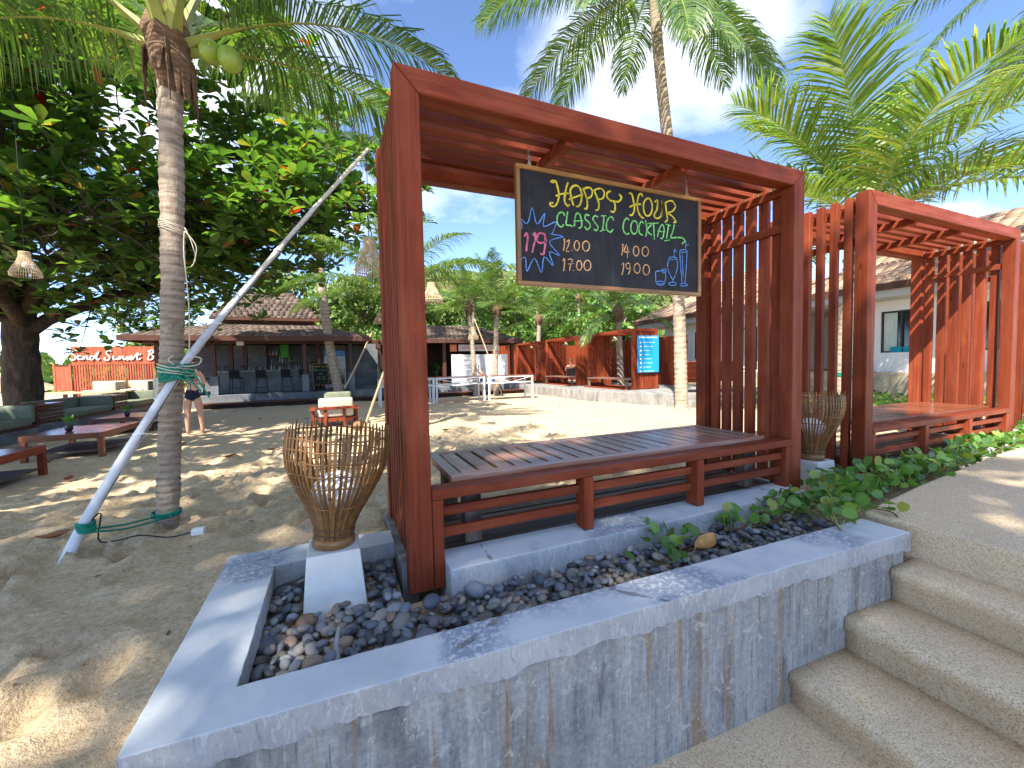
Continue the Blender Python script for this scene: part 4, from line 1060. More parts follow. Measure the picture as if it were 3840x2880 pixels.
for z in (1.02, 1.34, 1.66): bx('shelf', -2.95, -1.05, 18.1, 18.38, z - 0.025, z, 'dark_wood', bar)
e = ((-6.35, 14.15, 2.2), (0.95, 14.15, 2.2), (0.95, 20.8, 2.2), (-6.35, 20.8, 2.2)); tq = ((-4.15, 16.1, 2.78), (-1.02, 16.1, 2.78), (-1.02, 18.9, 2.78), (-4.15, 18.9, 2.78))
roof_part(bar, 'lower_roof', [(e[0], e[1], tq[1], tq[0]), (e[1], e[2], tq[2], tq[1]), (e[3], e[0], tq[0], tq[3])], 'shingle', 0.12, 0.2, 150)
for p, q in ((e[0], e[1]), (e[1], e[2]), (e[3], e[0])):
    beam('fascia', Vector(p) + V(0, 0, -0.075), Vector(q) + V(0, 0, -0.075), 0.04, 0.17, 'fascia_brown', bar)
bx('roof_band', -4.1, -1.07, 16.15, 18.85, 2.76, 3.02, 'fascia_brown', bar, 0)
e2 = ((-4.42, 15.85, 3.0), (-0.78, 15.85, 3.0), (-0.78, 19.15, 3.0), (-4.42, 19.15, 3.0)); t2 = ((-3.75, 17.3, 4.15), (-1.85, 17.3, 4.15), (-1.85, 17.7, 4.15), (-3.75, 17.7, 4.15))
roof_part(bar, 'upper_roof', [(e2[0], e2[1], t2[1], t2[0]), (e2[1], e2[2], t2[2], t2[1]), (e2[3], e2[0], t2[0], t2[3])], 'shingle', 0.12, 0.2, 150)
beam('fascia', (-4.42, 15.84, 2.95), (-0.78, 15.84, 2.95), 0.04, 0.1, 'fascia_brown', bar)
beam('ridge_cap', (-3.8, 17.5, 4.17), (-1.8, 17.5, 4.17), 0.45, 0.04, 'shingle', bar)
bx('ceiling', -6.2, 0.85, 14.25, 20.7, 2.13, 2.15, 'soffit_dark', bar, 0)

def bar_stool(x, y, rz, label):
    t = thing('bar_stool', label, 'stool', (x, y, 0.201), rz, 'black bar stools along the counter')
    m = MB()
    for sx in (-1, 1):
        for sy in (-1, 1): beam('leg', (sx * 0.19, sy * 0.19, 0), (sx * 0.15, sy * 0.15, 0.55), 0.025, 0.025, 'black_metal', t, 0)
    bx('seat', -0.18, 0.18, -0.18, 0.18, 0.55, 0.59, 'black_fabric', t, 0.01)
    beam('backrest', (0, -0.17, 0.60), (0, -0.21, 0.85), 0.33, 0.02, 'black_fabric', t, 0.004, up=(0, 1, 0))
    for sy in (-1, 1): beam('foot_rail', (-0.175, sy * 0.175, 0.2), (0.175, sy * 0.175, 0.2), 0.02, 0.02, 'black_metal', t, 0)
    return t
for x, l in ((-3.68, 'black bar stool at the counter, second from the left'), (-2.88, 'black bar stool at the middle of the counter'), (-2.05, 'black bar stool at the counter, left of the one by the post'), (-1.42, 'black bar stool closest to the post beside the easel board')):
    bar_stool(x, 15.78, rng.uniform(-.15, .15), l)
bar_stool(-4.62, 16.3, -1.4, 'black bar stool round the left end of the counter, seen side on')

BT = None
def bottle(x, y, z, h, r):
    m = MB(); m.lathe([(r * .95, 0), (r, 0.01), (r, h * .55), (r * .75, h * .65), (r * .3, h * .74), (r * .28, h * .95), (r * .33, h * .96), (r * .33, h)], 10)
    return m.mesh('bottle', 'bottle_glass', True)
bme = [bottle(0, 0, 0, h, r) for h, r in ((0.27, 0.036), (0.30, 0.032), (0.23, 0.04))]
def put_bottle(x, y, z, label, grp):
    o = obj('bottle', bme[rng.randrange(3)], None, (x, y, z), (0, 0, rng.uniform(0, 6)))
    tag(o, label, 'bottle', grp)
for z, n_, x0, x1, row in ((1.02, 17, -2.9, -1.1, 'lower'), (1.34, 13, -2.85, -1.2, 'middle'), (1.66, 4, -2.9, -2.45, 'upper')):
    for i in range(n_):
        put_bottle(x0 + (x1 - x0) * (i + rng.uniform(-.2, .2)) / n_ + 0.04, 18.22 + rng.uniform(-.05, .05), z + 0.001, 'small glass bottle on the %s shelf behind the bar' % row, 'bottles on the %s bar shelf' % row)
gm = MB(); gm.lathe([(0.028, 0), (0.028, 0.006), (0.032, 0.12), (0.029, 0.12), (0.025, 0.01)], 10)
gme = gm.mesh('drinking_glass', 'bottle_glass', True)
for i in range(11):
    tag(obj('drinking_glass', gme, None, (-3.6 + i * 0.075, 16.42 + rng.uniform(-.08, .08), 1.046)), 'small upturned glass in the row on the bar counter', 'glass', 'glasses on the bar counter')
for x, l in ((-4.08, 'small dark lantern at the left end of the bar counter'), (-3.55, 'small dark lantern on the bar counter beside the glasses')):
    m = MB(); m.box(-.05, .05, -.05, .05, 0, .02); m.box(-.05, -.035, -.05, -.035, .02, .14); m.box(.035, .05, -.05, -.035, .02, .14); m.box(-.05, -.035, .035, .05, .02, .14); m.box(.035, .05, .035, .05, .02, .14)
    m.lathe([(0.08, 0.14), (0.02, 0.19), (0.015, 0.21)], 4)
    tag(m.build('table_lantern', 'black_metal', None, (x, 16.25, 1.046)), l, 'lantern')
m = MB(); m.box(-2.45, -2.15, 17.9, 17.92, 1.55, 2.1)
tag(m.build('green_flag', 'green_poster'), 'bright green cloth hanging over the back bar', 'flag')
m = MB(); m.box(-3.5, -3.28, 15.14, 15.155, 1.93, 2.07)
tag(m.build('paper_notice', 'white_panel'), 'small white paper notice pinned under the bar eave', 'notice')

fr = thing('drinks_fridge', 'upright glass door drinks fridge with blue header behind the leaning palm', 'fridge', (-0.35, 17.3, 0.201))
bx('cabinet', -0.42, 0.42, 0.02, 0.5, 0.0, 1.62, 'fridge_white', fr, 0.01)
bx('header', -0.42, 0.42, 0.0, 0.018, 1.36, 1.62, 'fridge_blue', fr, 0.003)
bx('glass_door', -0.37, 0.37, 0.004, 0.018, 0.16, 1.31, 'fridge_glass', fr, 0.0)
for x in (-0.4, 0.4): bx('door_frame', x - 0.02, x + 0.02, -0.004, 0.018, 0.14, 1.33, 'fridge_white', fr, 0.002)
for z in (0.42, 0.68, 0.95): bx('shelf', -0.36, 0.36, -0.002, 0.003, z, z + 0.012, 'fridge_white', fr, 0)

def text_mesh(txt, size, mat, name, ext=0.002):
    c = bpy.data.curves.new(name, 'FONT'); c.body = txt; c.size = size; c.extrude = ext; c.align_x = 'CENTER'; c.align_y = 'CENTER'
    o = bpy.data.objects.new(name, c); COL.objects.link(o)
    dg = bpy.context.evaluated_depsgraph_get()
    me = bpy.data.meshes.new_from_object(o.evaluated_get(dg))
    bpy.data.objects.remove(o)
    me.materials.clear(); me.materials.append(MT[mat])
    return me
ab = thing('easel_board', 'freestanding chalk easel with small happy hour menu on the bar platform', 'easel', (-0.87, 16.0, 0.201), 0.12)
tilt = (R(90 - 8), 0, 0)
beam('board', (0, 0.0, 0.22), (0, 0.12, 1.04), 0.52, 0.02, 'chalkboard', ab, 0, up=(0, 1, 0))
for sx in (-0.27, 0.27): beam('frame_rail', (sx, -0.03, 0.0), (sx, 0.125, 1.06), 0.03, 0.03, 'frame_wood', ab, 0.002, up=(0, 1, 0))
for z, y in ((0.21, 0.0), (1.05, 0.122)): beam('frame_rail', (-0.25, y, z), (0.25, y, z), 0.03, 0.03, 'frame_wood', ab)
for sx in (-0.24, 0.24): beam('rear_leg', (sx, 0.42, 0.0), (sx, 0.14, 0.98), 0.025, 0.025, 'white_metal', ab)
for txt, z, sz, mt in (('HAPPY HOUR', 0.93, 0.085, 'chalk_yellow'), ('CLASSIC COCKTAIL', 0.78, 0.055, 'chalk_green'), ('119', 0.64, 0.09, 'chalk_white'), ('12.00 - 14.00', 0.52, 0.062, 'chalk_green'), ('17.00 - 19.00', 0.43, 0.062, 'chalk_green')):
    y = 0.0 + (z - 0.22) * 0.146 - 0.0135
    obj('chalk_line', text_mesh(txt, sz, mt, 'chalk_line', 0.0008), ab, (0, y, z), (R(90 - 8.3), 0, 0))

# ---- reception beside the bar
rc = thing('reception_pavilion', 'low open pavilion with brown shingle roof right of the bar', 'pavilion')
e = ((1.55, 14.85, 2.17), (7.5, 14.85, 2.17), (7.5, 20.5, 2.17), (1.55, 20.5, 2.17)); tq = ((2.6, 17.2, 2.95), (6.0, 17.2, 2.95), (6.0, 18.2, 2.95), (2.6, 18.2, 2.95))
roof_part(rc, 'roof', [(e[0], e[1], tq[1], tq[0]), (e[1], e[2], tq[2], tq[1]), (e[3], e[0], tq[0], tq[3])], 'shingle', 0.12, 0.2, 150)
for p, q in ((e[0], e[1]), (e[1], e[2]), (e[3], e[0])):
    beam('fascia', Vector(p) + V(0, 0, -0.075), Vector(q) + V(0, 0, -0.075), 0.04, 0.16, 'fascia_brown', rc)
bx('ceiling', 1.65, 7.4, 14.95, 20.4, 2.08, 2.10, 'soffit_dark', rc, 0)
bx('back_wall', 1.7, 7.4, 18.6, 18.75, 0.201, 2.08, 'soffit_dark', rc, 0)
for x in (1.9, 4.0, 7.2): bx('post', x - 0.07, x + 0.07, 15.35, 15.49, 0.201, 2.08, 'dark_wood', rc)
rs = thing('resort_sign', 'pale fascia sign with red resort lettering and orange sun emblem', 'sign', (0, 15.06, 0))
bx('sign_board', 4.56, 6.44, 0, 0.03, 1.68, 1.955, 'pale_sign', rs, 0.003)
obj('lettering', text_mesh('LANTA SAND RESORT & SPA', 0.165, 'red_letter', 'lettering', 0.004), rs, (5.5, -0.004, 1.81), (R(90), 0, 0), (0.82, 1.2, 1))
bx('emblem_plate', 4.18, 4.48, 0, 0.03, 1.66, 1.96, 'orange_sign', rs, 0.003)
m = MB()
for k in range(14):
    a_ = 2 * math.pi * k / 14; c_, s_ = math.cos(a_), math.sin(a_)
    m.add([(4.33 + .055 * c_ - .012 * s_, -.003, 1.81 + .055 * s_ + .012 * c_), (4.33 + .055 * c_ + .012 * s_, -.003, 1.81 + .055 * s_ - .012 * c_), (4.33 + .11 * c_, -.003, 1.81 + .11 * s_)], [(0, 1, 2)])
m.build('emblem_rays', 'chalk_orange', rs)
m = MB(); m.add([(4.33 + .042 * math.cos(k * .5236), -.004, 1.81 + .042 * math.sin(k * .5236)) for k in range(12)], [tuple(range(12))[::-1]]); m.build('emblem_disc', 'chalk_orange', rs)
wp = thing('white_screen', 'white freestanding screen with grey dotted corner behind the metal tables', 'screen', (0, 15.1, 0))
bx('panel', 4.25, 6.85, 0, 0.05, 0.201, 1.53, 'white_panel', wp, 0.004)
m = MB()
for i in range(150):
    x = 4.28 + rng.random() ** 1.3 * 1.1; z = 0.26 + rng.random() ** 1.5 * 0.6
    if (x - 4.28) / 1.1 + (z - .26) / .6 > 1.1: continue
    s_ = rng.uniform(.012, .028); m.add([(x - s_, -.003, z - s_ * .6), (x + s_, -.003, z - s_ * .5), (x, -.003, z + s_)], [(0, 1, 2)])
kind(m.build('printed_dots', 'grey_dot', wp), 'stuff')
pot = thing('potted_palm', 'dark potted plant in the shade left of the white screen', 'plant', (3.85, 16.2, 0.2))
m = MB(); m.lathe([(0.14, 0), (0.2, 0.3), (0.18, 0.31)], 14); m.build('pot', 'garden_cement', pot, smooth=True)
m = MB()
for k in range(26):
    a_ = k * 2.4; r_ = rng.uniform(.3, .55); h_ = rng.uniform(.3, .9); c_, s_ = math.cos(a_), math.sin(a_)
    p = [(0, 0, .3), (r_ * .5 * c_, r_ * .5 * s_, .3 + h_ * .9), (r_ * c_, r_ * s_, .3 + h_)]
    m.add([(p[0][0] - .01 * s_, p[0][1] + .01 * c_, p[0][2]), (p[0][0] + .01 * s_, p[0][1] - .01 * c_, p[0][2]), (p[1][0] + .04 * s_, p[1][1] - .04 * c_, p[1][2]), (p[1][0] - .04 * s_, p[1][1] + .04 * c_, p[1][2]), p[2]], [(0, 1, 2, 3), (3, 2, 4)])
kind(m.build('foliage', 'almond_leaf', pot), 'stuff')

# ---- metal buffet tables on the sand
def metal_table(x0, x1, y0, label):
    t = thing('metal_table', label, 'table', (0, 0, 0), 0, 'white metal tables in a row on the sand')
    z0, z1, d = -0.24, 0.685, 0.72
    bx('table_top', x0, x1, y0, y0 + d, z1 - 0.02, z1, 'varnished_wood', t)
    for y in (y0 + 0.02, y0 + d - 0.06): bx('frame_rail', x0 + 0.01, x1 - 0.01, y, y + 0.04, z1 - 0.075, z1 - 0.0205, 'white_metal', t)
    for x in (x0 + 0.012, x1 - 0.07):
        for y in (y0 + 0.012, y0 + d - 0.07): bx('leg', x, x + 0.055, y, y + 0.055, z0, z1 - 0.0205, 'white_metal', t)
        bx('end_rail', x + 0.01, x + 0.045, y0 + 0.07, y0 + d - 0.072, 0.40, 0.44, 'white_metal', t)
    for y in (y0 + 0.02, y0 + d - 0.05):
        bx('lower_rail', x0 + 0.068, x1 - 0.072, y, y + 0.03, 0.40, 0.44, 'white_metal', t)
        xm = (x0 + x1) / 2
        beam('brace', (x0 + 0.1, y + 0.015, 0.61), (xm, y + 0.015, 0.44), 0.018, 0.018, 'white_metal', t, 0); beam('brace', (x1 - 0.1, y + 0.015, 0.61), (xm, y + 0.015, 0.44), 0.018, 0.018, 'white_metal', t, 0)
    return t
metal_table(0.95, 2.76, 11.75, 'white metal table left in the row, half hidden by the pergola post')
metal_table(2.77, 4.56, 11.70, 'white metal table with braced frame, middle of the row on the sand')
metal_table(4.57, 6.34, 11.45, 'white metal table at the right end of the row on the sand')

# ---- cabanas along the right side
def cabana(y0, y1, label, n=12):
    t = thing('cabana', label, 'cabana', (0, 0, 0), 0, 'red slatted cabanas on the terrace')
    x0, x1, z0, z1 = 8.72, 9.78, 0.131, 2.17; w = 'red_wood_far'
    for y in (y0, y1 - 0.09):
        for x in (x0, x1 - 0.09): bx('post', x, x + 0.09, y, y + 0.09, z0, z1 - 0.1, w, t)
        bx('side_beam', x0, x1, y, y + 0.09, z1 - 0.099, z1, w, t)
        wdt = (x1 - x0 - 0.2) / n
        for i in range(n):
            bx('side_slat', x0 + 0.1 + i * wdt, x0 + 0.1 + (i + 1) * wdt - 0.026, y + 0.02, y + 0.06, z0 + 0.02, z1 - 0.1, w, t, 0)
        bx('side_rail', x0 + 0.09, x1 - 0.09, y + 0.062, y + 0.085, 1.80, 1.86, w, t, 0)
    for x in (x0, x1 - 0.09): bx('long_beam', x, x + 0.09, y0 + 0.091, y1 - 0.091, z1 - 0.099, z1 - 0.001, w, t)
    for i in range(6):
        x = x0 + 0.14 + i * 0.14
        bx('roof_slat', x, x + 0.06, y0 + 0.091, y1 - 0.091, z1 - 0.085, z1 - 0.02, w, t, 0)
    for i in range(5): bx('floor_board', x0 - 0.25 + i * 0.26, x0 - 0.005 + i * 0.26, y0 + 0.1, y1 - 0.1, z0 - 0.0, z0 + 0.03, w, t, 0)
    return t
cab = ((8.85, 11.5, 'red slatted cabana carrying the blue notice board'), (12.3, 14.95, 'red slatted cabana where a man sits, middle of the three'), (15.9, 18.3, 'red slatted cabana at the far end, nearest the reception'))
for y0, y1, l in cab: cabana(y0, y1, l)
for (y0, y1, _), l in zip(cab, ('brown slatted daybed in the cabana with the blue notice board', 'brown slatted daybed in the middle cabana in front of the seated man', 'brown slatted daybed in the far cabana')):
    t = thing('cabana_daybed', l, 'daybed', (0, 0, 0), 0, 'daybeds in the cabanas')
    for i in range(6): bx('slat', 8.55 + i * 0.125, 8.55 + i * 0.125 + 0.11, y0 + 0.12, y1 - 0.2, 0.46, 0.50, 'weathered_wood', t, 0)
    for x in (8.58, 9.18):
        for y in (y0 + 0.16, y1 - 0.3): bx('leg', x, x + 0.07, y, y + 0.07, 0.162, 0.459, 'old_wood', t, 0)
def cone_lamp(x, y, z, label):
    t = thing('pendant_lamp', label, 'lamp', (x, y, z), 0, 'small woven pendant lamps in the cabanas')
    m = MB(); m.lathe([(0.02, 0.16), (0.05, 0.15), (0.13, 0.0), (0.125, 0.0), (0.045, 0.14)], 14, cap=False); m.build('shade', 'bamboo_pale', t, smooth=True)
    m = MB(); m.tube([(0, 0, .15), (0, 0, 2.16 - z - .085)], 0.006, 5); m.build('cord', 'black_cable', t)
for (y0, y1, _), l in zip(cab, ('small pale pendant lamp in the cabana with the blue notice board', 'small pale pendant lamp above the seated man', 'small pale pendant lamp in the far cabana')): cone_lamp(9.1, (y0 + y1) / 2 + 0.1, 1.84, l)
nb = thing('notice_board', 'tall blue rules board with white symbols fixed to the near cabana', 'sign', (0, 8.78, 0))
bx('panel', 8.86, 9.76, 0, 0.03, 0.70, 1.93, 'blue_sign', nb, 0.003)
m = MB(); m.add([(9.02, -.002, 1.85), (9.68, -.002, 1.85), (9.68, -.002, 1.885), (9.02, -.002, 1.885)], [(0, 1, 2, 3)]); m.build('heading_line', 'sign_white', nb)
m = MB(); m.add([(8.95 + .03 * math.cos(k), -.002, 1.868 + .04 * math.sin(k)) for k in np.linspace(0, 6.0, 9)], [tuple(range(9))[::-1]]); m.build('emblem', 'sign_white', nb)
for i in range(8):
    z = 1.70 - i * 0.137
    m = MB()
    if i % 3 == 0: m.add([(8.95, -.002, z - .03), (9.01, -.002, z - .03), (9.0, -.002, z + .03), (8.96, -.002, z + .03)], [(0, 1, 2, 3)])
    elif i % 3 == 1: m.add([(8.94, -.002, z - .01), (8.98, -.002, z - .025), (9.02, -.002, z - .01), (9.02, -.002, z + .012), (8.98, -.002, z + .03), (8.94, -.002, z + .012)], [(0, 1, 2, 3, 4, 5)])
    else: m.add([(8.945, -.002, z - .035), (9.015, -.002, z - .035), (9.015, -.002, z + .035), (8.945, -.002, z + .035)], [(0, 1, 2, 3)])
    m.build('symbol', 'sign_white', nb)
    m = MB(); L_ = rng.uniform(.25, .52)
    m.add([(9.09, -.002, z - .004), (9.09 + L_, -.002, z - .004), (9.09 + L_, -.002, z + .008), (9.09, -.002, z + .008)], [(0, 1, 2, 3)])
    m.build('text_line', 'sign_white', nb)

tr = slab('terrace', [(7.35, 20.5), (7.30, 12.2), (7.48, 9.8), (7.85, 8.0), (8.30, 6.95), (9.1, 6.55), (9.1, 6.1), (12.6, 6.0), (12.6, 20.5)], -0.5, 0.128, ['garden_cement'], None, 0.02)
kind(tr, 'structure')
slab('low_step', [(8.15, 6.75), (8.75, 6.2), (9.0, 6.05), (9.05, 6.5), (8.3, 6.93)], -0.5, -0.04, ['garden_cement'], tr, 0.02)

def plank_fence(p0, p1, z0, z1, label, wd=0.115, name='plank_fence'):
    t = thing(name, label, 'fence', (0, 0, 0))
    p0 = V(*p0); p1 = V(*p1); L_ = (p1 - p0).length; d = (p1 - p0) / L_; n = int(L_ / (wd + .012)); ang = math.atan2(d.y, d.x)
    for i in range(n):
        c = p0 + d * ((i + .5) * L_ / n)
        me = chamfer_box(round(z1 - z0, 3), 0.03, wd, 0, 'red_wood_far', 'plank')
        o = obj('plank', me, t, (c.x, c.y, (z0 + z1) / 2 + rng.uniform(-.008, .008)))
        o.rotation_euler = (0, -math.pi / 2, 0); o.rotation_mode = 'QUATERNION'
        o.rotation_quaternion = Euler((0, 0, ang)).to_quaternion() @ Euler((0, -math.pi / 2, 0)).to_quaternion()
    nrm = V(-d.y, d.x) * 0.03
    for z in (z0 + 0.25, z1 - 0.25): beam('rail', (p0.x + nrm.x, p0.y + nrm.y, z), (p1.x + nrm.x, p1.y + nrm.y, z), 0.03, 0.07, 'dark_wood', t, 0)
    return t
plank_fence((11.6, 19.6), (11.6, 9.3), 0.13, 2.02, 'tall red plank fence running behind the cabanas')
plank_fence((7.5, 19.7), (11.58, 19.7), 0.13, 2.15, 'red plank fence closing the far end of the cabana row')

# ---- sunset bar sign wall
sw = thing('sign_wall', 'salmon red slatted screen with white script bar name, left of the bar', 'sign')
SY = 17.03
for i in range(27):
    x = -8.69 + i * 0.1135
    bx('sign_board', x, x + 0.109, SY, SY + 0.03, 1.36, 2.0, 'salmon_wood', sw, 0)
for i in range(42):
    x = -8.67 + i * 0.0725
    bx('slat', x, x + 0.045, SY + 0.004, SY + 0.034, 0.25, 1.359, 'salmon_wood', sw, 0)
for x in (-8.66, -7.2, -5.7): bx('post', x, x + 0.09, SY + 0.04, SY + 0.13, 0.0, 1.98, 'salmon_wood', sw)
for z in (1.3, 0.45): bx('rail', -8.7, -5.6, SY + 0.036, SY + 0.066, z, z + 0.06, 'salmon_wood', sw)
for s in STROKES['S']:
    m = MB(); m.ribbon([(s[i], s[i + 1]) for i in range(0, len(s), 2)], 0.032, 0, 0.03, taper=False)
    m.build('letter_stroke', 'white_letter', sw, (0, SY - 0.012, 0))
gp = thing('gate_panel', 'narrow red wooden gate leaf left of the sign wall', 'gate', (-9.12, 17.0, 0.2))
for i in range(3): bx('board', 0.02 + i * 0.115, 0.13 + i * 0.115, 0, 0.03, 0.28, 1.12, 'salmon_wood', gp, 0)
for x in (-0.04, 0.37): bx('stile', x, x + 0.055, -0.01, 0.04, 0.25, 1.18, 'salmon_wood', gp)
bx('top_rail', 0.017, 0.368, -0.012, 0.042, 1.122, 1.178, 'dark_wood', gp)

# ---- thatch parasol beyond the gate
th = thing('thatch_parasol', 'low straw thatched parasol beyond the gate by the beach', 'parasol', (-12.2, 20.5, -0.4))
m = MB(); m.tube([(0, 0, 0), (0, 0, 1.4)], 0.05, 8); m.build('pole', 'old_wood', th)
m = MB()
for k in range(90):
    a_ = k * 2 * math.pi / 90; r_ = 1.5 + rng.uniform(-.1, .12); c_, s_ = math.cos(a_), math.sin(a_)
    m.add([(0.05 * c_ - .03 * s_, .05 * s_ + .03 * c_, 1.55), (.05 * c_ + .03 * s_, .05 * s_ - .03 * c_, 1.55), (r_ * c_ + .09 * s_, r_ * s_ - .09 * c_, .85 + rng.uniform(-.06, .03)), (r_ * c_ - .09 * s_, r_ * s_ + .09 * c_, .85 + rng.uniform(-.06, .03))], [(0, 1, 2, 3)])
kind(m.build('thatch', 'thatch', th), 'stuff')

# ---- sofas on a cement bench, side boxes, coffee tables
sb_ = thing('cement_bench', 'long grey cement bench carrying the green sofas', 'bench', (0, 0, 0))
slab('bench_block', [(-5.84, 6.3), (-5.84, 15.4), (-7.0, 15.4), (-7.0, 6.3)], -0.4, -0.002, ['grey_cement'], sb_, 0.02)
def cushion(name, x0, x1, y0, y1, z0, z1, mat, parent):
    bm = bmesh.new(); bmesh.ops.create_cube(bm, size=1.0); bmesh.ops.scale(bm, vec=(x1 - x0, y1 - y0, z1 - z0), verts=bm.verts)
    bmesh.ops.bevel(bm, geom=bm.edges[:], offset=min(x1 - x0, y1 - y0, z1 - z0) * .28, segments=3, affect='EDGES', profile=0.55)
    me = bpy.data.meshes.new(name); bm.to_mesh(me); bm.free(); me.materials.append(MT[mat]); me.polygons.foreach_set('use_smooth', [True] * len(me.polygons))
    return obj(name, me, parent, ((x0 + x1) / 2, (y0 + y1) / 2, (z0 + z1) / 2))
def sofa(y0, y1, label, mat='cushion_green', pillow=False):
    t = thing('corner_sofa', label, 'sofa', (0, 0, 0), 0, 'green corner sofas on the cement bench')
    bx('base', -6.68, -5.86, y0, y1, 0.0, 0.055, 'dark_wood', t)
    cushion('seat_cushion', -6.52, -5.85, y0 + 0.01, y1 - 0.17, 0.056, 0.20, mat, t)
    cushion('back_cushion', -6.66, -6.525, y0 + 0.01, y1 - 0.02, 0.10, 0.46, mat, t)
    cushion('back_cushion', -6.52, -5.87, y1 - 0.165, y1 - 0.02, 0.10, 0.46, mat, t)
    bx('back_panel', -6.71, -6.675, y0, y1, 0.0, 0.42, 'dark_wood', t); bx('end_panel', -6.67, -5.86, y1 - 0.015, y1 + 0.015, 0.0, 0.42, 'dark_wood', t)
    if pillow: cushion('throw_pillow', -6.5, -6.42, y0 + .25, y0 + .5, 0.21, 0.42, 'cushion_red', t)
sofa(7.3, 9.4, 'pale green corner sofa cut by the left edge on the cement bench')
sofa(10.45, 12.5, 'green corner sofa in the middle of the cement bench', pillow=True)
sofa(13.5, 15.3, 'green corner sofa at the far end of the cement bench')
for y0, y1, l in ((9.5, 10.4, 'slatted brown box table between the left and middle sofas'), (12.6, 13.42, 'slatted brown box table between the middle and far sofas')):
    t = thing('box_table', l, 'side table', (0, 0, 0), 0, 'slatted box tables between the sofas')
    for i in range(5): bx('slat', -6.6, -5.95, y0 + 0.02, y0 + 0.05, 0.03 + i * 0.075, 0.085 + i * 0.075, 'dark_wood', t, 0)
    for i in range(5): bx('slat', -5.95, -5.92, y0 + 0.055, y1 - 0.02, 0.03 + i * 0.075, 0.085 + i * 0.075, 'dark_wood', t, 0)
    bx('box_top', -6.62, -5.9, y0, y1, 0.41, 0.44, 'varnished_wood', t)
def coffee_table(x0, x1, y0, y1, h, label, mat='red_wood'):
    z = -0.24; zt = -0.22 + h
    t = thing('coffee_table', label, 'table', (0, 0, 0), 0, 'low brown coffee tables by the sofas')
    n = 6
    for i in range(n):
        a_ = x0 + 0.06 + (x1 - x0 - 0.12) * i / n
        bx('top_plank', a_, a_ + (x1 - x0 - 0.12) / n - 0.006, y0 + 0.06, y1 - 0.06, zt - 0.03, zt - 0.004, 'varnished_wood', t, 0)
    for x in (x0, x1 - 0.055): bx('apron', x, x + 0.055, y0, y1, zt - 0.09, zt, mat, t)
    for y in (y0, y1 - 0.055): bx('apron', x0 + 0.056, x1 - 0.056, y, y + 0.055, zt - 0.088, zt - 0.002, mat, t)
    for x in (x0 + 0.002, x1 - 0.067):
        for y in (y0 + 0.002, y1 - 0.067): bx('leg', x, x + 0.065, y, y + 0.065, z, zt - 0.091, mat, t)
    bx('lower_shelf', x0 + 0.05, x1 - 0.05, y0 + 0.07, y1 - 0.07, -0.14, -0.115, 'old_wood', t)
coffee_table(-4.55, -3.62, 6.3, 7.55, 0.38, 'low brown coffee table in the shade in front of the middle sofa', 'varnished_wood')
coffee_table(-4.75, -3.72, 3.9, 5.2, 0.38, 'low reddish coffee table cut by the left edge, sunlit leg', 'red_wood')
coffee_table(-4.95, -3.95, 9.1, 10.4, 0.34, 'low dark coffee table half hidden behind the leaning pole', 'dark_wood')
for (x, y, l) in ((-4.2, 6.75, 'small dark vase with round green leaves on the nearest coffee table'), (-4.5, 9.5, 'small dark vase with green sprig on the far coffee table')):
    t = thing('table_plant', l, 'plant', (x, y, 0.157 if y < 8 else 0.118))
    m = MB(); m.lathe([(0.03, 0), (0.05, 0.03), (0.045, 0.09), (0.03, 0.1)], 12); m.build('vase', 'black_metal', t, smooth=True)
    m = MB()
    for k in range(14):
        a_ = k * 2.4; e_ = rng.uniform(.4, 1.3); c_ = V(math.cos(a_) * math.cos(e_), math.sin(a_) * math.cos(e_), math.sin(e_)); p = V(0, 0, .1) + c_ * rng.uniform(.06, .13)
        u_ = c_.cross(V(0, 0, 1)).normalized() * .035; w_ = c_ * .05
        m.add([p - w_, p + u_, p + w_, p - u_], [(0, 1, 2, 3)])
    kind(m.build('foliage', 'vine_leaf', t), 'stuff')

# pale sofas and low wall by the sign
for x0, x1, l in ((-7.95, -7.05, 'pale sunlit sofa in front of the sign wall, left one'), (-7.0, -6.2, 'pale sunlit sofa in front of the sign wall, right one')):
    t = thing('pale_sofa', l, 'sofa', (0, 0, 0), 0, 'pale sofas by the sign wall')
    bx('base', x0, x1, 15.75, 16.6, 0.0, 0.3, 'dark_wood', t)
    cushion('seat_cushion', x0, x1 - 0.17, 15.75, 16.45, 0.301, 0.5, 'cushion_beige', t)
    cushion('back_cushion', x0, x1 - 0.02, 16.455, 16.6, 0.35, 0.78, 'cushion_beige', t)
    cushion('arm_cushion', x1 - 0.16, x1 - 0.01, 15.76, 16.45, 0.301, 0.76, 'cushion_beige', t)
lt = thing('long_table', 'long pale wooden table top in front of the pale sofas', 'table', (0, 0, 0))
bx('table_top', -9.4, -6.4, 14.6, 15.4, 0.44, 0.485, 'bamboo_pale', lt)
for x in (-9.2, -7.9, -6.6): bx('leg', x, x + 0.08, 14.7, 14.78, -0.25, 0.439, 'dark_wood', lt); bx('leg', x, x + 0.08, 15.2, 15.28, -0.25, 0.439, 'dark_wood', lt)

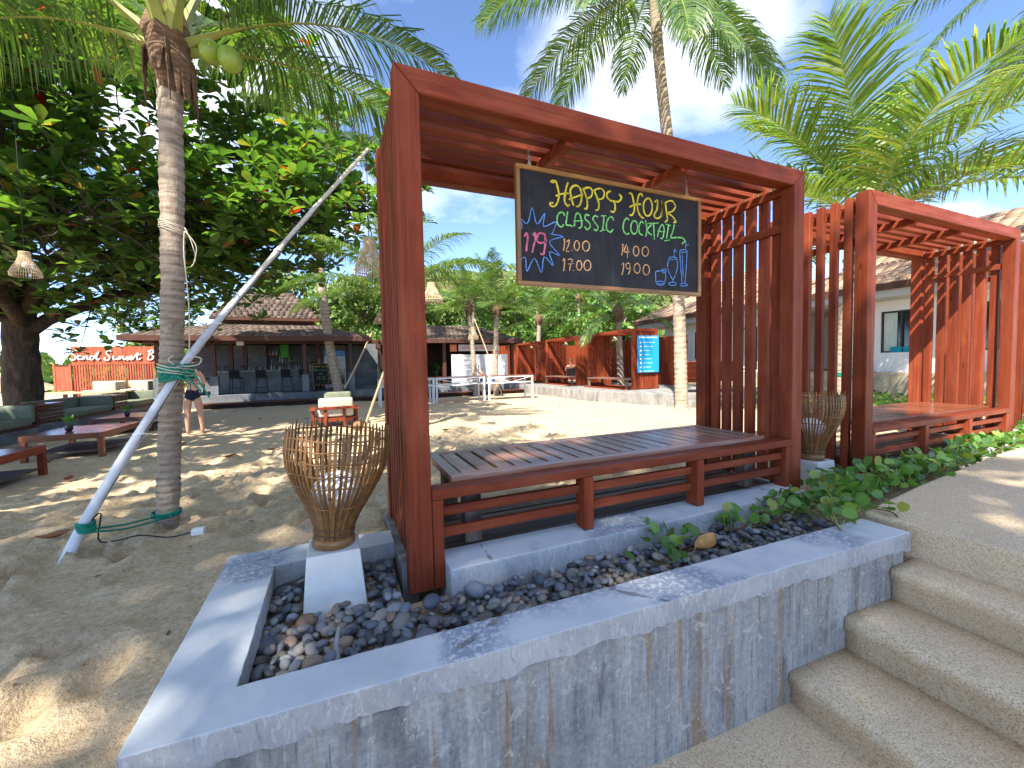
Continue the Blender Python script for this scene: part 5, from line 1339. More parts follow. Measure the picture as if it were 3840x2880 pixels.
# armchair in the middle of the sand, seen from behind
ac = thing('armchair', 'red timber armchair with beige cushions seen from behind on the sand', 'armchair', (-0.33, 7.72, -0.23), R(2))
w = 'red_wood'
for x in (-0.21, 0.17): beam('back_leg', (x, -0.03, 0.0), (x, 0.06, 0.46), 0.06, 0.05, w, ac, up=(0, 1, 0))
bx('back_rail', -0.36, 0.38, -0.03, 0.02, 0.40, 0.455, w, ac); bx('back_rail', -0.34, 0.36, 0.0, 0.04, 0.13, 0.20, w, ac)
for x in (-0.46, 0.43):
    bx('arm_rest', x - 0.05, x + 0.06, 0.1, 1.05, 0.37, 0.41, w, ac)
    for y in (0.2, 0.95): bx('leg', x - 0.025, x + 0.03, y, y + 0.06, 0.0, 0.369, w, ac)
    bx('side_rail', x - 0.02, x + 0.025, 0.262, 0.948, 0.16, 0.22, w, ac)
bx('seat_board', -0.42, 0.41, 0.05, 1.0, 0.18, 0.205, w, ac)
cushion('back_cushion', -0.34, 0.36, 0.045, 0.22, 0.22, 0.64, 'cushion_beige', ac)
cushion('seat_cushion', -0.38, 0.39, 0.225, 1.0, 0.206, 0.36, 'cushion_beige', ac)
cushion('head_cushion', -0.22, 0.34, 0.24, 0.42, 0.46, 0.76, 'cushion_green', ac)

# sun loungers on the terrace by the leaning palm
def lounger(x, y, rz, label):
    t = thing('sun_lounger', label, 'lounger', (x, y, 0.129), rz, 'orange timber loungers on the terrace')
    for i in range(8): bx('seat_slat', -0.32, 0.32, 0.0 + i * 0.13, 0.11 + i * 0.13, 0.30, 0.33, 'red_wood_far', t, 0)
    for sx in (-0.34, 0.30): bx('side_rail', sx, sx + 0.04, 0.0, 1.05, 0.24, 0.32, 'red_wood_far', t); [bx('leg', sx, sx + 0.05, yy, yy + 0.05, 0.0, 0.239, 'red_wood_far', t) for yy in (0.02, 0.98)]
    for i in range(7):
        c = V(0, 1.08 + i * 0.075, 0.36 + i * 0.085)
        beam('back_slat', c + V(-.31, 0, 0), c + V(.31, 0, 0), 0.09, 0.025, 'red_wood_far', t, 0, up=(0, -0.75, 0.66))
lounger(10.0, 7.5, 2.3, 'orange timber lounger with raised back beside the palm trunk')
lounger(11.2, 7.3, 2.2, 'orange timber lounger farther right, seen through the pergola slats')

# ---- white villas on the right
def villa(y0, y1, wins, label):
    t = thing('villa', label, 'house', (0, 0, 0))
    xw = 14.0; zf, zt = 0.63, 2.62
    # front wall in pieces round the window openings
    cuts = sorted(wins)
    ys = y0
    for (a_, b_, z0, z1) in cuts:
        bx('wall', xw, xw + 0.2, ys, a_, zf, zt, 'white_wall', t, 0)
        bx('wall', xw, xw + 0.2, a_, b_, zf, z0, 'white_wall', t, 0) if z0 > zf + 0.02 else None
        bx('wall', xw, xw + 0.2, a_, b_, z1, zt, 'white_wall', t, 0)
        wf = bx('window', xw + 0.12, xw + 0.14, a_, b_, z0, z1, 'dark_glass', t, 0)
        wo = obj('window_frame', None, t, (0, 0, 0))
        for yy in (a_, (a_ + b_) / 2 - 0.02, b_ - 0.04): bx('frame_bar', xw + 0.06, xw + 0.115, yy, yy + 0.04, z0, z1, 'window_frame', wo, 0)
        for zz in (z0, z1 - 0.04): bx('frame_bar', xw + 0.058, xw + 0.117, a_ + .041, b_ - .041, zz, zz + 0.04, 'window_frame', wo, 0)
        m = MB(); n = 16
        P = [(xw + 0.10 + 0.012 * (k % 2), b_ - 0.05 - (b_ - a_) * 0.33 * k / n) for k in range(n + 1)]
        m.add([(p[0], p[1], z0 + 0.05) for p in P] + [(p[0], p[1], z1 - 0.05) for p in P], [(k, k + 1, n + 2 + k, n + 1 + k) for k in range(n)]); m.build('curtain', 'curtain', t)
        ys = b_
    bx('wall', xw, xw + 0.2, ys, y1, zf, zt, 'white_wall', t, 0)
    for yy in (y0, y1 - 0.2): bx('wall', xw + 0.2, xw + 5.5, yy, yy + 0.2, zf, zt, 'white_wall', t, 0)
    bx('plinth', xw - 0.55, xw + 5.6, y0 - 0.3, y1 + 0.3, -0.4, zf - 0.001, 'sandy_render', t, 0.02)
    bx('soffit', xw - 1.0, xw + 6.4, y0 - 0.9, y1 + 0.9, zt + 0.001, zt + 0.2, 'grey_soffit', t, 0)
    z0, z1 = zt + 0.34, zt + 2.3
    e = ((xw - 1.1, y1 + 1.0, z0), (xw - 1.1, y0 - 1.0, z0), (xw + 6.5, y0 - 1.0, z0), (xw + 6.5, y1 + 1.0, z0)); my = (y0 + y1) / 2
    tq = ((xw + 2.5, my + .6, z1), (xw + 2.5, my - .6, z1), (xw + 2.9, my - .6, z1), (xw + 2.9, my + .6, z1))
    roof_part(t, 'roof', [(e[0], e[1], tq[1], tq[0]), (e[1], e[2], tq[2], tq[1]), (e[3], e[0], tq[0], tq[3])], 'pale_roof_tile', 0.2, 0.32, 200)
    for p, q in ((e[0], e[1]), (e[1], e[2]), (e[3], e[0])): beam('fascia', Vector(p) + V(0, 0, -0.08), Vector(q) + V(0, 0, -0.08), 0.05, 0.17, 'fascia_brown', t)
    return t
villa(7.6, 12.9, [(10.2, 11.2, 1.12, 2.28), (8.3, 9.1, 0.66, 2.28)], 'white villa with pale tiled roof seen between the pergola and the leaning palm')
villa(0.3, 5.9, [(3.72, 4.62, 1.17, 2.33), (2.3, 3.1, 1.17, 2.33)], 'white villa with dark window and curtain seen through the second pergola')
for y, l in ((3.98, 'bright teal cushion on the window sill of the villa, left one'), (4.26, 'bright teal cushion on the window sill of the villa, right one')):
    tag(cushion('sill_cushion', 14.02, 14.055, y - 0.13, y + 0.13, 1.171, 1.33, 'teal_cushion', None), l, 'cushion', 'teal cushions on the villa sill')

# ================================================================ PALMS
def frond_mesh(az, e0, L, bend, seed, mat='palm_leaf', nl=64, ll=0.62, w=0.034, droop=0.7, curl=0.0, gap0=0.14, vee=0.3, pet=0.0, tw=0.3):
    r = random.Random(seed); nr = np.random.default_rng(seed)
    N = 22; pts = [np.zeros(3)]; tan = []
    for i in range(N):
        s = i / (N - 1); el = e0 - bend * s ** 1.25; a_ = az + curl * s
        t = np.array((math.cos(el) * math.cos(a_), math.cos(el) * math.sin(a_), math.sin(el))); tan.append(t)
        pts.append(pts[-1] + t * L / N)
    pts = np.array(pts[:N]); tan = np.array(tan)
    m = MB()
    m.tube(pts, [max(0.004, 0.022 * (1 - i / N) ** 1.3 * (L / 3)) + (0.018 if i == 0 else 0.008 if i == 1 else 0) + pet * max(0, 1 - i / 5) for i in range(N)], 5, m=1, caps=False, flat=0.7)
    nv0 = len(m.v)
    S = []; rn = []
    for side in (-1, 1):
        for k in range(nl):
            s = gap0 + (0.995 - gap0) * (k + r.uniform(-.3, .3)) / nl
            f = min(N - 1.001, max(0, s * (N - 1))); i = int(f); u = f - i
            p = pts[i] * (1 - u) + pts[i + 1] * u; T = tan[i]
            sd = np.cross(T, (0, 0, 1.0)); sd /= np.linalg.norm(sd) + 1e-9; sd = sd * side
            nm = np.cross(sd * side, T)
            q = (s - gap0) / (1 - gap0)
            ln = ll * (0.45 + 0.55 * math.sin(math.pi * min(1, 0.18 + q * 0.72))) * (1.0 - 0.55 * max(0, q - 0.75) / 0.25) * r.uniform(0.88, 1.08) * L / 3
            ph = R(72 - 38 * q + r.uniform(-6, 6))
            d0 = T * math.cos(ph) + sd * math.sin(ph) + nm * vee * r.uniform(.5, 1.2); d0 /= np.linalg.norm(d0)
            dr = droop * r.uniform(0.6, 1.35)
            g = np.array((0, 0, -1.0))
            d1 = d0 + g * dr * 0.45; d1 /= np.linalg.norm(d1); d2 = d0 + g * dr * 1.25; d2 /= np.linalg.norm(d2)
            P = [p, p + d0 * ln * .3, p + d0 * ln * .3 + d1 * ln * .37, p + d0 * ln * .3 + d1 * ln * .37 + d2 * ln * .36]
            wd = T - d0 * np.dot(T, d0); wd = wd / (np.linalg.norm(wd) + 1e-9) + nm * r.uniform(-tw, tw)
            ww = w * L / 3 * (0.75 if q > .85 else 1)
            vs = []
            for pp, kx in zip(P, (0.35, 0.5, 0.4, 0.03)): vs += [pp - wd * ww * kx, pp + wd * ww * kx]
            m.add(vs, [(0, 1, 3, 2), (2, 3, 5, 4), (4, 5, 7, 6)], 0)
            rn += [r.random()] * 8
    me = m.mesh('frond', [mat, 'rachis_green'])
    at = me.attributes.new('rnd', 'FLOAT', 'POINT'); at.data.foreach_set('value', np.array([0.5] * nv0 + rn, np.float32))
    return me
def curve_pts(ctrl, n):
    P = [Vector(p) for p in ctrl]; out = []
    for k in range(n + 1):
        f = k / n * (len(P) - 1); i = min(int(f), len(P) - 2); t = f - i
        p0 = P[max(i - 1, 0)]; p1 = P[i]; p2 = P[i + 1]; p3 = P[min(i + 2, len(P) - 1)]
        out.append(0.5 * ((2 * p1) + (p2 - p0) * t + (2 * p0 - 5 * p1 + 4 * p2 - p3) * t * t + (3 * p1 - p0 - 3 * p2 + p3) * t ** 3))
    return out
def palm(label, ctrl, r0, r1, fronds, seed, mat='palm_leaf', ring=0.09, nl=64, droop=0.7, ll=0.62, lw=0.034, fibre=1.0, nuts=(), group=None, n=12, vee=0.3, pet=0.0, rags=6, tw=0.3):
    base = Vector(ctrl[0]); t = thing('palm_tree', label, 'palm', tuple(base), 0, group)
    C = [Vector(p) - base for p in ctrl]
    L = sum((b - a_).length for a_, b in zip(C[:-1], C[1:])); k = int(L / ring) * 3
    P = curve_pts(C, k); r = random.Random(seed); rad = []
    for i in range(k + 1):
        s = i / k; rr = r0 + (r1 - r0) * s + r0 * (0.35 if ring > .06 else .1) * max(0, 1 - s * L / 0.35) ** 2
        rad.append(rr * (1.0 + (0.06, -0.035, 0.0)[i % 3] * r.uniform(.4, 1.3) + 0.03 * math.sin(i * .31 + seed) * (1 if ring < .08 else .4)))
    m = MB(); m.tube(P, rad, n); tk = m.build('trunk', 'palm_bark', t, smooth=True)
    rv = [(1.0 if i % 3 == 1 else 0.12) * r.uniform(.2, 1.0) for i in range(k + 1) for _ in range(n)]
    tk.data.attributes.new('ring', 'FLOAT', 'POINT').data.foreach_set('value', np.array(rv, np.float32))
    top = P[-1]
    # crown shaft: fibre sheath and stubs
    m = MB()
    m.lathe([(r1 * 0.9, -0.28 * fibre), (r1 * 1.25, -0.16 * fibre), (r1 * 1.75, -0.02 * fibre), (r1 * 1.9, 0.14 * fibre), (r1 * 1.3, 0.34 * fibre), (r1 * 0.5, 0.5 * fibre)], 14)
    m.v = [(x * r.uniform(.86, 1.14), y * r.uniform(.86, 1.14), z + r.uniform(-.03, .03)) for x, y, z in m.v]
    m.build('fibre_sheath', 'palm_fibre', t, tuple(top), smooth=False)
    for i, fd in enumerate(fronds):
        az, e0, Lf, bd = fd[:4]
        a_ = R(az); off = V(math.cos(a_) * r1 * 0.9, math.sin(a_) * r1 * 0.9, 0.02 + 0.18 * max(0, e0) / 80 * fibre)
        me = frond_mesh(a_, R(e0), Lf, R(bd), seed * 31 + i, mat, nl, ll, lw, droop * (fd[4] if len(fd) > 4 else 1), R(r.uniform(-18, 18)), vee=vee, pet=pet, tw=tw)
        obj('frond', me, t, tuple(top + off))
    for i in range(int(rags)):      # dry leaf bases
        a_ = r.uniform(0, 6.28); c_, s_ = math.cos(a_), math.sin(a_)
        m = MB(); h = r.uniform(.15, .4) * fibre
        m.tube([(r1 * 1.3 * c_, r1 * 1.3 * s_, 0.05), (r1 * 2.0 * c_, r1 * 2.0 * s_, 0.02 - h * .2), (r1 * 2.1 * c_, r1 * 2.1 * s_, -h)], [0.05 * fibre, 0.035 * fibre, 0.008], 6, flat=0.35)
        m.build('dry_leaf_base', 'palm_fibre', t, tuple(top))
    for (nx_, ny_, nz_, rr) in nuts:
        m = MB(); m.lathe([(0.003, -rr * 1.12)] + [(rr * math.sin(math.pi * q / 10) ** .9, -rr * 1.12 * math.cos(math.pi * q / 10)) for q in range(1, 10)] + [(0.003, rr * 1.12)], 14)
        o = m.build('coconut', 'coconut_green', t, tuple(top + V(nx_, ny_, nz_)), (r.uniform(-.4, .4), r.uniform(-.4, .4), 0), smooth=True)
    return t
def fan(n, seed, L, lo, hi, b0, b1, az0=0):
    r = random.Random(seed); out = []
    for i in range(n):
        s = (i + .5) / n
        out.append((az0 + i * 137.5 + r.uniform(-12, 12), lo + (hi - lo) * s + r.uniform(-5, 5), L * r.uniform(.88, 1.08) * (1 - .15 * abs(s - .4)), b0 + (b1 - b0) * s + r.uniform(-8, 8)))
    return out
GP = 'coconut palms around the courtyard'
palm('coconut palm with two green nuts in the left foreground, roped to a pole', [(-1.375, 1.53, -0.05), (-1.315, 1.53, 0.8), (-1.255, 1.53, 1.75), (-1.205, 1.53, 3.12)], 0.063, 0.066,
     [(165, 20, 1.9, 80, 1.5), (188, 38, 2.0, 70, 1.3), (-8, 30, 2.1, 74, 1.4), (14, 22, 2.2, 68, 1.4), (-58, 46, 2.5, 82, 1.1), (75, 52, 2.6, 70, 1), (115, 50, 2.3, 70, 1), (262, 48, 2.6, 70, 1), (300, 58, 2.7, 60, 1), (20, 72, 2.6, 40, .8), (170, 78, 2.4, 30, .8)],
     5, ring=0.05, nl=118, droop=1.5, ll=0.80, lw=0.019, fibre=0.9, nuts=((0.25, -0.11, 0.03, 0.066), (0.365, -0.16, -0.02, 0.07)), n=18, pet=0.026, rags=16)
palm('tall leaning palm behind the chalkboard with its crown at the top edge', [(8.02, 6.12, -0.25), (8.12, 6.3, 2.4), (7.75, 6.15, 5.4), (7.2, 6.0, 8.2), (6.95, 5.95, 10.0)], 0.165, 0.115,
     [(172, 2, 4.7, 52), (205, -22, 4.4, 42), (250, -42, 4.0, 28), (282, -46, 3.6, 24), (318, -34, 3.8, 32), (342, -18, 4.3, 46), (150, 22, 4.6, 66), (15, 14, 4.4, 60), (60, 25, 4.3, 60), (100, 10, 4.3, 60), (128, -4, 4.3, 52), (180, 55, 4.2, 55), (290, 50, 4.2, 55), (50, 62, 4, 50)], 9, nl=115, droop=1.5, ll=0.70, lw=0.021, ring=0.12, n=14)
palm('young palm with wide bright green crown behind the second pergola', [(8.62, 2.72, -0.15), (8.66, 2.75, 1.2), (8.78, 2.62, 2.6), (8.85, 2.55, 3.55)], 0.15, 0.13,
     [(156, 60, 3.4, 52), (196, 66, 3.5, 46), (128, 44, 3.4, 62), (95, 68, 3.5, 40), (325, 62, 3.5, 52), (350, 44, 3.7, 66), (15, 30, 3.8, 66), (-40, 26, 3.6, 64), (-75, 50, 3.3, 60), (232, 48, 3.3, 62), (172, 24, 3.0, 58), (262, 16, 3.0, 54), (-5, 76, 3.3, 34), (55, 22, 3.4, 60)],
     13, 'palm_leaf_bright', nl=88, droop=0.5, ll=0.92, lw=0.031, ring=0.08, n=14, pet=0.012, tw=0.14, vee=0.42)
palm('leaning palm in front of the bar fridge, crown above the almond leaves', [(-0.2, 14.55, -0.1), (-0.52, 14.6, 2.2), (-0.68, 14.6, 4.6), (-0.62, 14.6, 7.2), (-0.1, 14.6, 9.6)], 0.17, 0.12, fan(15, 3, 3.6, -35, 65, 40, 55, 20), 17, nl=66, droop=1.1, lw=0.028, ring=0.14, group=GP)
palm('small palm hidden behind the left post of the nearest pergola, propped by bamboo', [(0.76, 6.28, -0.3), (0.80, 6.3, 1.2), (0.86, 6.4, 2.45)], 0.12, 0.10,
     [(160, 26, 2.3, 62), (178, 10, 2.0, 52), (-10, 40, 2.4, 72), (-25, 22, 2.2, 60), (15, 46, 2.3, 66), (60, 45, 2.2, 60), (100, 40, 2.2, 60), (135, 50, 2.2, 60), (210, 45, 2.0, 60), (250, 50, 2.0, 60), (300, 48, 2.1, 60), (40, 74, 2.2, 35)], 21, nl=84, droop=1.2, lw=0.026)
palm('slim palm with upright crown behind the right metal table', [(5.88, 14.12, -0.25), (5.92, 14.15, 1.6), (6.05, 14.3, 3.3)], 0.11, 0.10, [(0, 72, 2.8, 30), (120, 78, 2.8, 25), (240, 70, 2.7, 35), (165, 55, 2.7, 55), (200, 40, 2.5, 60), (140, 30, 2.4, 60), (-20, 55, 2.7, 55), (10, 35, 2.6, 60), (-50, 40, 2.5, 60), (60, 50, 2.5, 55), (95, 45, 2.5, 55), (280, 45, 2.4, 58), (310, 20, 2.3, 52), (230, 18, 2.3, 52)], 23, nl=74, droop=0.7, lw=0.030, group=GP)
palm('slim palm in front of the white screen, left of its twin', [(5.0, 14.2, -0.25), (4.95, 14.3, 1.7), (4.85, 14.4, 3.35)], 0.10, 0.09, fan(12, 8, 2.5, 0, 75, 58, 30, 40), 27, nl=66, droop=0.9, lw=0.030, group=GP)
palm('palm behind the far cabana with drooping fronds', [(10.4, 19.0, -0.1), (10.45, 19.05, 2), (10.5, 19.0, 3.5)], 0.14, 0.12, fan(14, 12, 3.4, -5, 75, 55, 30, 10), 29, nl=66, droop=1.0, lw=0.032, group=GP)
palm('palm rising inside the cabana with the blue notice board', [(10.32, 11.5, 0.1), (10.3, 11.55, 1.6), (10.2, 11.5, 2.95)], 0.14, 0.12, fan(15, 14, 3.0, -10, 72, 60, 35, 70), 33, nl=70, droop=1.0, lw=0.030, group=GP)
palm('palm cut off by the top right corner of the view', [(12.1, 0.5, 0.0), (12.0, 0.4, 4), (11.6, 0.2, 7.9)], 0.16, 0.12, fan(16, 18, 3.6, -40, 70, 35, 55, 90), 37, nl=80, droop=1.2, lw=0.026)
palm('thin palm far behind the gap between bar and reception', [(2.9, 24, -0.3), (2.8, 24, 3), (2.6, 24, 6.0)], 0.13, 0.1, fan(13, 22, 3.0, -20, 75, 50, 30), 41, nl=54, lw=0.04, group=GP)
palm('palm far behind the reception roof with a spiky crown', [(8.2, 24, -0.3), (8.1, 24, 3), (8.2, 24, 5.4)], 0.14, 0.11, fan(14, 26, 3.4, -10, 78, 50, 30), 43, nl=54, lw=0.04, group=GP)
palm('palm far behind the red plank fence', [(14.5, 21, -0.3), (14.4, 21, 3), (14.5, 21, 5.2)], 0.14, 0.11, fan(14, 28, 3.4, -10, 75, 50, 30), 47, nl=54, lw=0.04, group=GP)

# ================================================================ SEA ALMOND TREES
LEAF_V = [(0, 0, 0), (0.33, 0, 0.0), (0.68, 0, -0.02), (1.0, 0, -0.09), (0.05, .05, .01), (0.36, .17, .05), (0.70, .27, .03), (0.93, .12, -.05), (0.05, -.05, .01), (0.36, -.17, .05), (0.70, -.27, .03), (0.93, -.12, -.05)]
LEAF_F = [(0, 1, 5, 4), (1, 2, 6, 5), (2, 3, 7, 6), (0, 8, 9, 1), (1, 9, 10, 2), (2, 10, 11, 3)]
def rosettes(C, k0, k1, l0, l1, rg, e0=-0.15, e1=0.85):
    """leaves radiating from twig ends"""
    X = []; T = []; S = []
    for c in C:
        n = rg.integers(k0, k1 + 1); a0 = rg.random() * 6.28
        ax = np.array((rg.normal(0, .28), rg.normal(0, .28), 1.0)); ax /= np.linalg.norm(ax)
        u = np.cross(ax, (1, 0, 0)); u /= np.linalg.norm(u); w = np.cross(ax, u)
        for j in range(n):
            a_ = a0 + j * 2.4; el = e0 + (e1 - e0) * (j / n) + rg.normal(0, .12)
            d = (u * math.cos(a_) + w * math.sin(a_)) * math.cos(el) + ax * math.sin(el)
            X.append(d); T.append(c + d * 0.02); S.append(l0 + (l1 - l0) * rg.random())
    X = np.array(X); T = np.array(T); S = np.array(S)
    Z = np.tile(np.array((0, 0, 1.0)), (len(X), 1)) + rg.normal(0, .25, (len(X), 3))
    M = mat_from(X, Z)
    M = M * S[:, None, None]; M[:, :, 2] *= (0.6 + 1.2 * rg.random(len(S)))[:, None]
    return M, T
def almond(label, trunk, rad, limbs, nros, seed, l0=0.17, l1=0.27, spread=1.3, vs=0.45, objleaves=0, bark='tree_bark', k=(8, 12), twig=True, start=0.25, leaf='almond_leaf', name='almond_tree', cat='tree', group=None):
    rg = np.random.default_rng(seed); base = np.array(trunk[0])
    t = thing(name, label, cat, tuple(base), 0, group)
    m = MB(); P = curve_pts([tuple(np.array(p) - base) for p in trunk], 14)
    m.tube(P, [rad * (1 - .25 * i / 14) * (1 + .35 * max(0, 1 - i / 3) ** 2) * rg.uniform(.94, 1.06) for i in range(15)], 12)
    m.build('trunk', bark, t, smooth=True)
    C = []; tw = MB(); lens = []
    polys = []
    for lb in limbs:
        Q = curve_pts([tuple(np.array(p) - base) for p in lb], 16)
        Lb = sum((b - a_).length for a_, b in zip(Q[:-1], Q[1:]))
        r0 = rad * .42
        mm_ = MB(); mm_.tube([q + V(*(rg.normal(0, .035, 3))) for q in Q], [r0 * (1 - .88 * (i / 16)) + 0.012 for i in range(17)], 7); mm_.build('limb', bark, t, smooth=True)
        polys.append(Q); lens.append(Lb)
    pr = np.array(lens) / sum(lens)
    for i in range(nros):
        Q = polys[rg.choice(len(polys), p=pr)]
        s = start + (1 - start) * rg.random() ** 0.8; f = s * 16; j = min(int(f), 15); p = Q[j].lerp(Q[j + 1], f - j)
        a_ = rg.random() * 6.28; rr = spread * math.sqrt(rg.random()) * (0.5 + .6 * s)
        c = np.array(p) + np.array((rr * math.cos(a_), rr * math.sin(a_), rg.normal(0.12, vs)))
        C.append(c)
        if twig and i % 2 == 0:
            mid = (np.array(p) + c) / 2 + rg.normal(0, .08, 3); tw.tube([tuple(p), tuple(mid), tuple(c)], [0.016, 0.010, 0.006], 4, caps=False)
    if twig and tw.v: kind(tw.build('twigs', bark, t), 'stuff')
    M, T = rosettes(C, k[0], k[1], l0, l1, rg)
    if objleaves: 
        pieces('leaf', LEAF_V, LEAF_F, M, T, leaf, t, objleaves, 'crown', loc=tuple(base))
    else:
        kind(batch('crown', LEAF_V, LEAF_F, M, T, leaf, t, smooth=True, rnd=rg.random(len(T))), 'stuff')
    return t
almond('big sea almond tree with dark trunk behind the sofas at the left', [(-6.95, 11.2, -0.4), (-6.9, 11.1, 1.2), (-6.75, 10.9, 2.6)], 0.34,
       [[(-6.75, 10.9, 2.3), (-5.6, 9.6, 3.3), (-4.2, 8.6, 3.9), (-2.6, 8.0, 4.25), (-1.0, 7.6, 4.45), (0.5, 7.4, 4.4)],
        [(-6.75, 10.9, 2.4), (-6.0, 9.8, 4.4), (-4.8, 8.8, 6.0), (-3.2, 8.0, 7.2), (-1.6, 7.6, 8.0)],
        [(-6.75, 10.9, 2.6), (-6.8, 10.3, 5), (-6.2, 9.8, 7.5), (-5.2, 9.4, 9.5)],
        [(-6.75, 10.9, 2.3), (-5.2, 11.2, 3.6), (-3.2, 11.6, 4.7), (-1.4, 11.9, 5.3)],
        [(-6.8, 10.9, 2.4), (-8, 9.8, 3.8), (-9.2, 8.6, 5.0), (-10, 8, 6)],
        [(-6.7, 10.8, 2.6), (-5.8, 8.8, 4.2), (-5.0, 7.2, 5.4), (-4.2, 5.8, 6.2)],
        [(-6.75, 10.9, 2.0), (-5.6, 11.2, 2.8), (-4.4, 11.4, 3.2), (-3.2, 11.5, 3.5)],
        [(-6.75, 10.9, 2.2), (-6.3, 9.4, 2.9), (-5.6, 8.2, 3.3), (-4.8, 7.4, 3.5), (-3.8, 7.0, 3.6)],
        [(-5.6, 9.6, 3.3), (-4.4, 9.6, 3.6), (-3.2, 9.4, 3.7), (-2.0, 9.2, 3.6), (-1.0, 9.0, 3.4)],
        [(-6.75, 10.9, 2.2), (-7.4, 10.0, 2.9), (-7.6, 9.0, 3.4), (-7.4, 8.0, 3.7)],
        [(-6.75, 10.9, 3.0), (-7.6, 9.4, 4.6), (-7.4, 7.6, 6.2), (-6.6, 6.4, 7.4)],
        [(-4.2, 8.6, 3.9), (-3.0, 9.0, 5.4), (-1.6, 9.4, 6.2), (0.2, 9.6, 6.4)]],
       2350, 101, l0=0.19, l1=0.32, spread=1.3, vs=0.5, objleaves=300)
almond('tall sea almond tree standing behind the camera, its crown shading the planter', [(-10.4, -11.8, -0.7), (-10.1, -11.4, 4.5), (-9.4, -10.6, 10.2)], 0.42,
       [[(-9.40, -10.60, 10.20), (-7.80, -9.60, 11.80), (-5.80, -8.60, 12.60), (-4.00, -7.80, 13.00)],
        [(-9.40, -10.60, 10.20), (-8.40, -9.20, 12.00), (-7.40, -7.60, 12.80), (-6.60, -6.20, 13.20)],
        [(-9.40, -10.60, 10.20), (-7.60, -11.00, 11.80), (-5.60, -11.00, 12.60), (-3.60, -10.60, 13.00)],
        [(-9.50, -10.60, 10.20), (-9.80, -8.80, 11.80), (-9.80, -7.00, 12.80), (-9.60, -5.40, 13.20)],
        [(-9.40, -10.60, 10.40), (-8.20, -10.00, 12.80), (-6.60, -9.40, 14.00), (-5.20, -9.00, 14.40)]],
       860, 103, spread=1.6, vs=0.4, k=(8, 11), l0=0.21, l1=0.32)
almond('sea almond tree left of the view, its crown shading the coffee tables', [(-11.0, 2.0, -0.4), (-10.7, 2.2, 1.8), (-10.2, 2.4, 3.6)], 0.32,
       [[(-10.2, 2.4, 3.6), (-9.2, 2.6, 4.8), (-8.0, 3.0, 5.6), (-6.8, 3.4, 6.0)], [(-10.2, 2.4, 3.6), (-9.6, 1.0, 4.8), (-8.6, -0.4, 5.6), (-7.4, -1.2, 6.0)], [(-10.2, 2.4, 3.6), (-9.6, 4.0, 4.8), (-8.8, 5.2, 5.6), (-8.0, 6.0, 6.0)], [(-10.2, 2.4, 3.6), (-8.8, 1.4, 5.4), (-7.2, 1.2, 6.4), (-6.0, 1.4, 6.8)]],
       620, 104, spread=1.5, vs=0.4, k=(8, 11), l0=0.2, l1=0.3)
almond('bright almond tree growing behind the sign wall', [(-8.2, 21.5, -0.4), (-8.1, 21.5, 1.2), (-8.0, 21.4, 2.2)], 0.2,
       [[(-8, 21.4, 2.2), (-8.8, 21, 3.2), (-9.2, 20.8, 4)], [(-8, 21.4, 2.2), (-7, 21.2, 3.2), (-6.2, 21, 4.2)], [(-8, 21.4, 2.2), (-8, 21, 3.8), (-8, 20.8, 5.2)], [(-8, 21.4, 1.6), (-7.2, 20.8, 2.4), (-6.4, 20.6, 2.8)]],
       300, 107, spread=1.0, vs=0.35, l0=0.2, l1=0.32, k=(7, 10), start=0.1)

# ================================================================ WILD TREES AND HILL BEHIND
CL_V = [(0, -.5, 0), (.5, -.35, .12), (1, 0, 0), (.5, .35, .12), (0, .5, 0), (-.1, 0, .1)]
CL_F = [(0, 1, 5), (1, 2, 5), (2, 3, 5), (3, 4, 5)]
def clumps(C, r, per, size, rg):
    n = len(C) * per; C = np.repeat(np.asarray(C), per, axis=0); rr = np.repeat(np.asarray(r), per)
    D = rg.normal(0, 1, (n, 3)); D /= np.linalg.norm(D, axis=1)[:, None]
    D[:, 2] = np.where(D[:, 2] < -0.3, -D[:, 2], D[:, 2])
    T = C + D * (rr * (0.55 + .5 * rg.random(n)))[:, None] * np.array((1, 1, .75))
    X = np.cross(D, rg.normal(0, 1, (n, 3))) + D * .25
    M = mat_from(X, D + rg.normal(0, .4, (n, 3))) * (size * (.6 + .8 * rg.random(n)))[:, None, None]
    return M, T
def wild_tree(label, base, h, r, seed, mat='wild_leaf', size=0.3, nc=26, per=60, bark='grey_bark', group='wild trees behind the resort'):
    rg = np.random.default_rng(seed); t = thing('wild_tree', label, 'tree', base, 0, group)
    top = np.array((rg.normal(0, .4), rg.normal(0, .4), h * .8)); m = MB(); m.tube(curve_pts([(0, 0, 0), (rg.normal(0, .2), rg.normal(0, .2), h * .4), tuple(top)], 8), [0.16 * (1 - .1 * i) for i in range(9)], 7)
    m.build('trunk', bark, t, smooth=True)
    C = []; rr = []
    for i in range(nc):
        a_ = rg.random() * 6.28; q = r * math.sqrt(rg.random()); z = h * (0.42 + .58 * rg.random()) ; q *= math.sqrt(max(0.1, 1 - ((z / h - .62) / .45) ** 2))
        C.append((q * math.cos(a_), q * math.sin(a_), z)); rr.append(r * rg.uniform(.2, .36))
        if i % 3 == 0:
            mm_ = MB(); mm_.tube([(top[0] * .6, top[1] * .6, h * .45), tuple(np.array(C[-1]) * np.array((.5, .5, 1)) * .9), C[-1]], [0.07, .045, .015], 5); mm_.build('limb', bark, t, smooth=True)
    M, T = clumps(C, rr, per, size, rg)
    kind(batch('crown', CL_V, CL_F, M, T, mat, t, rnd=rg.random(len(T))), 'stuff')
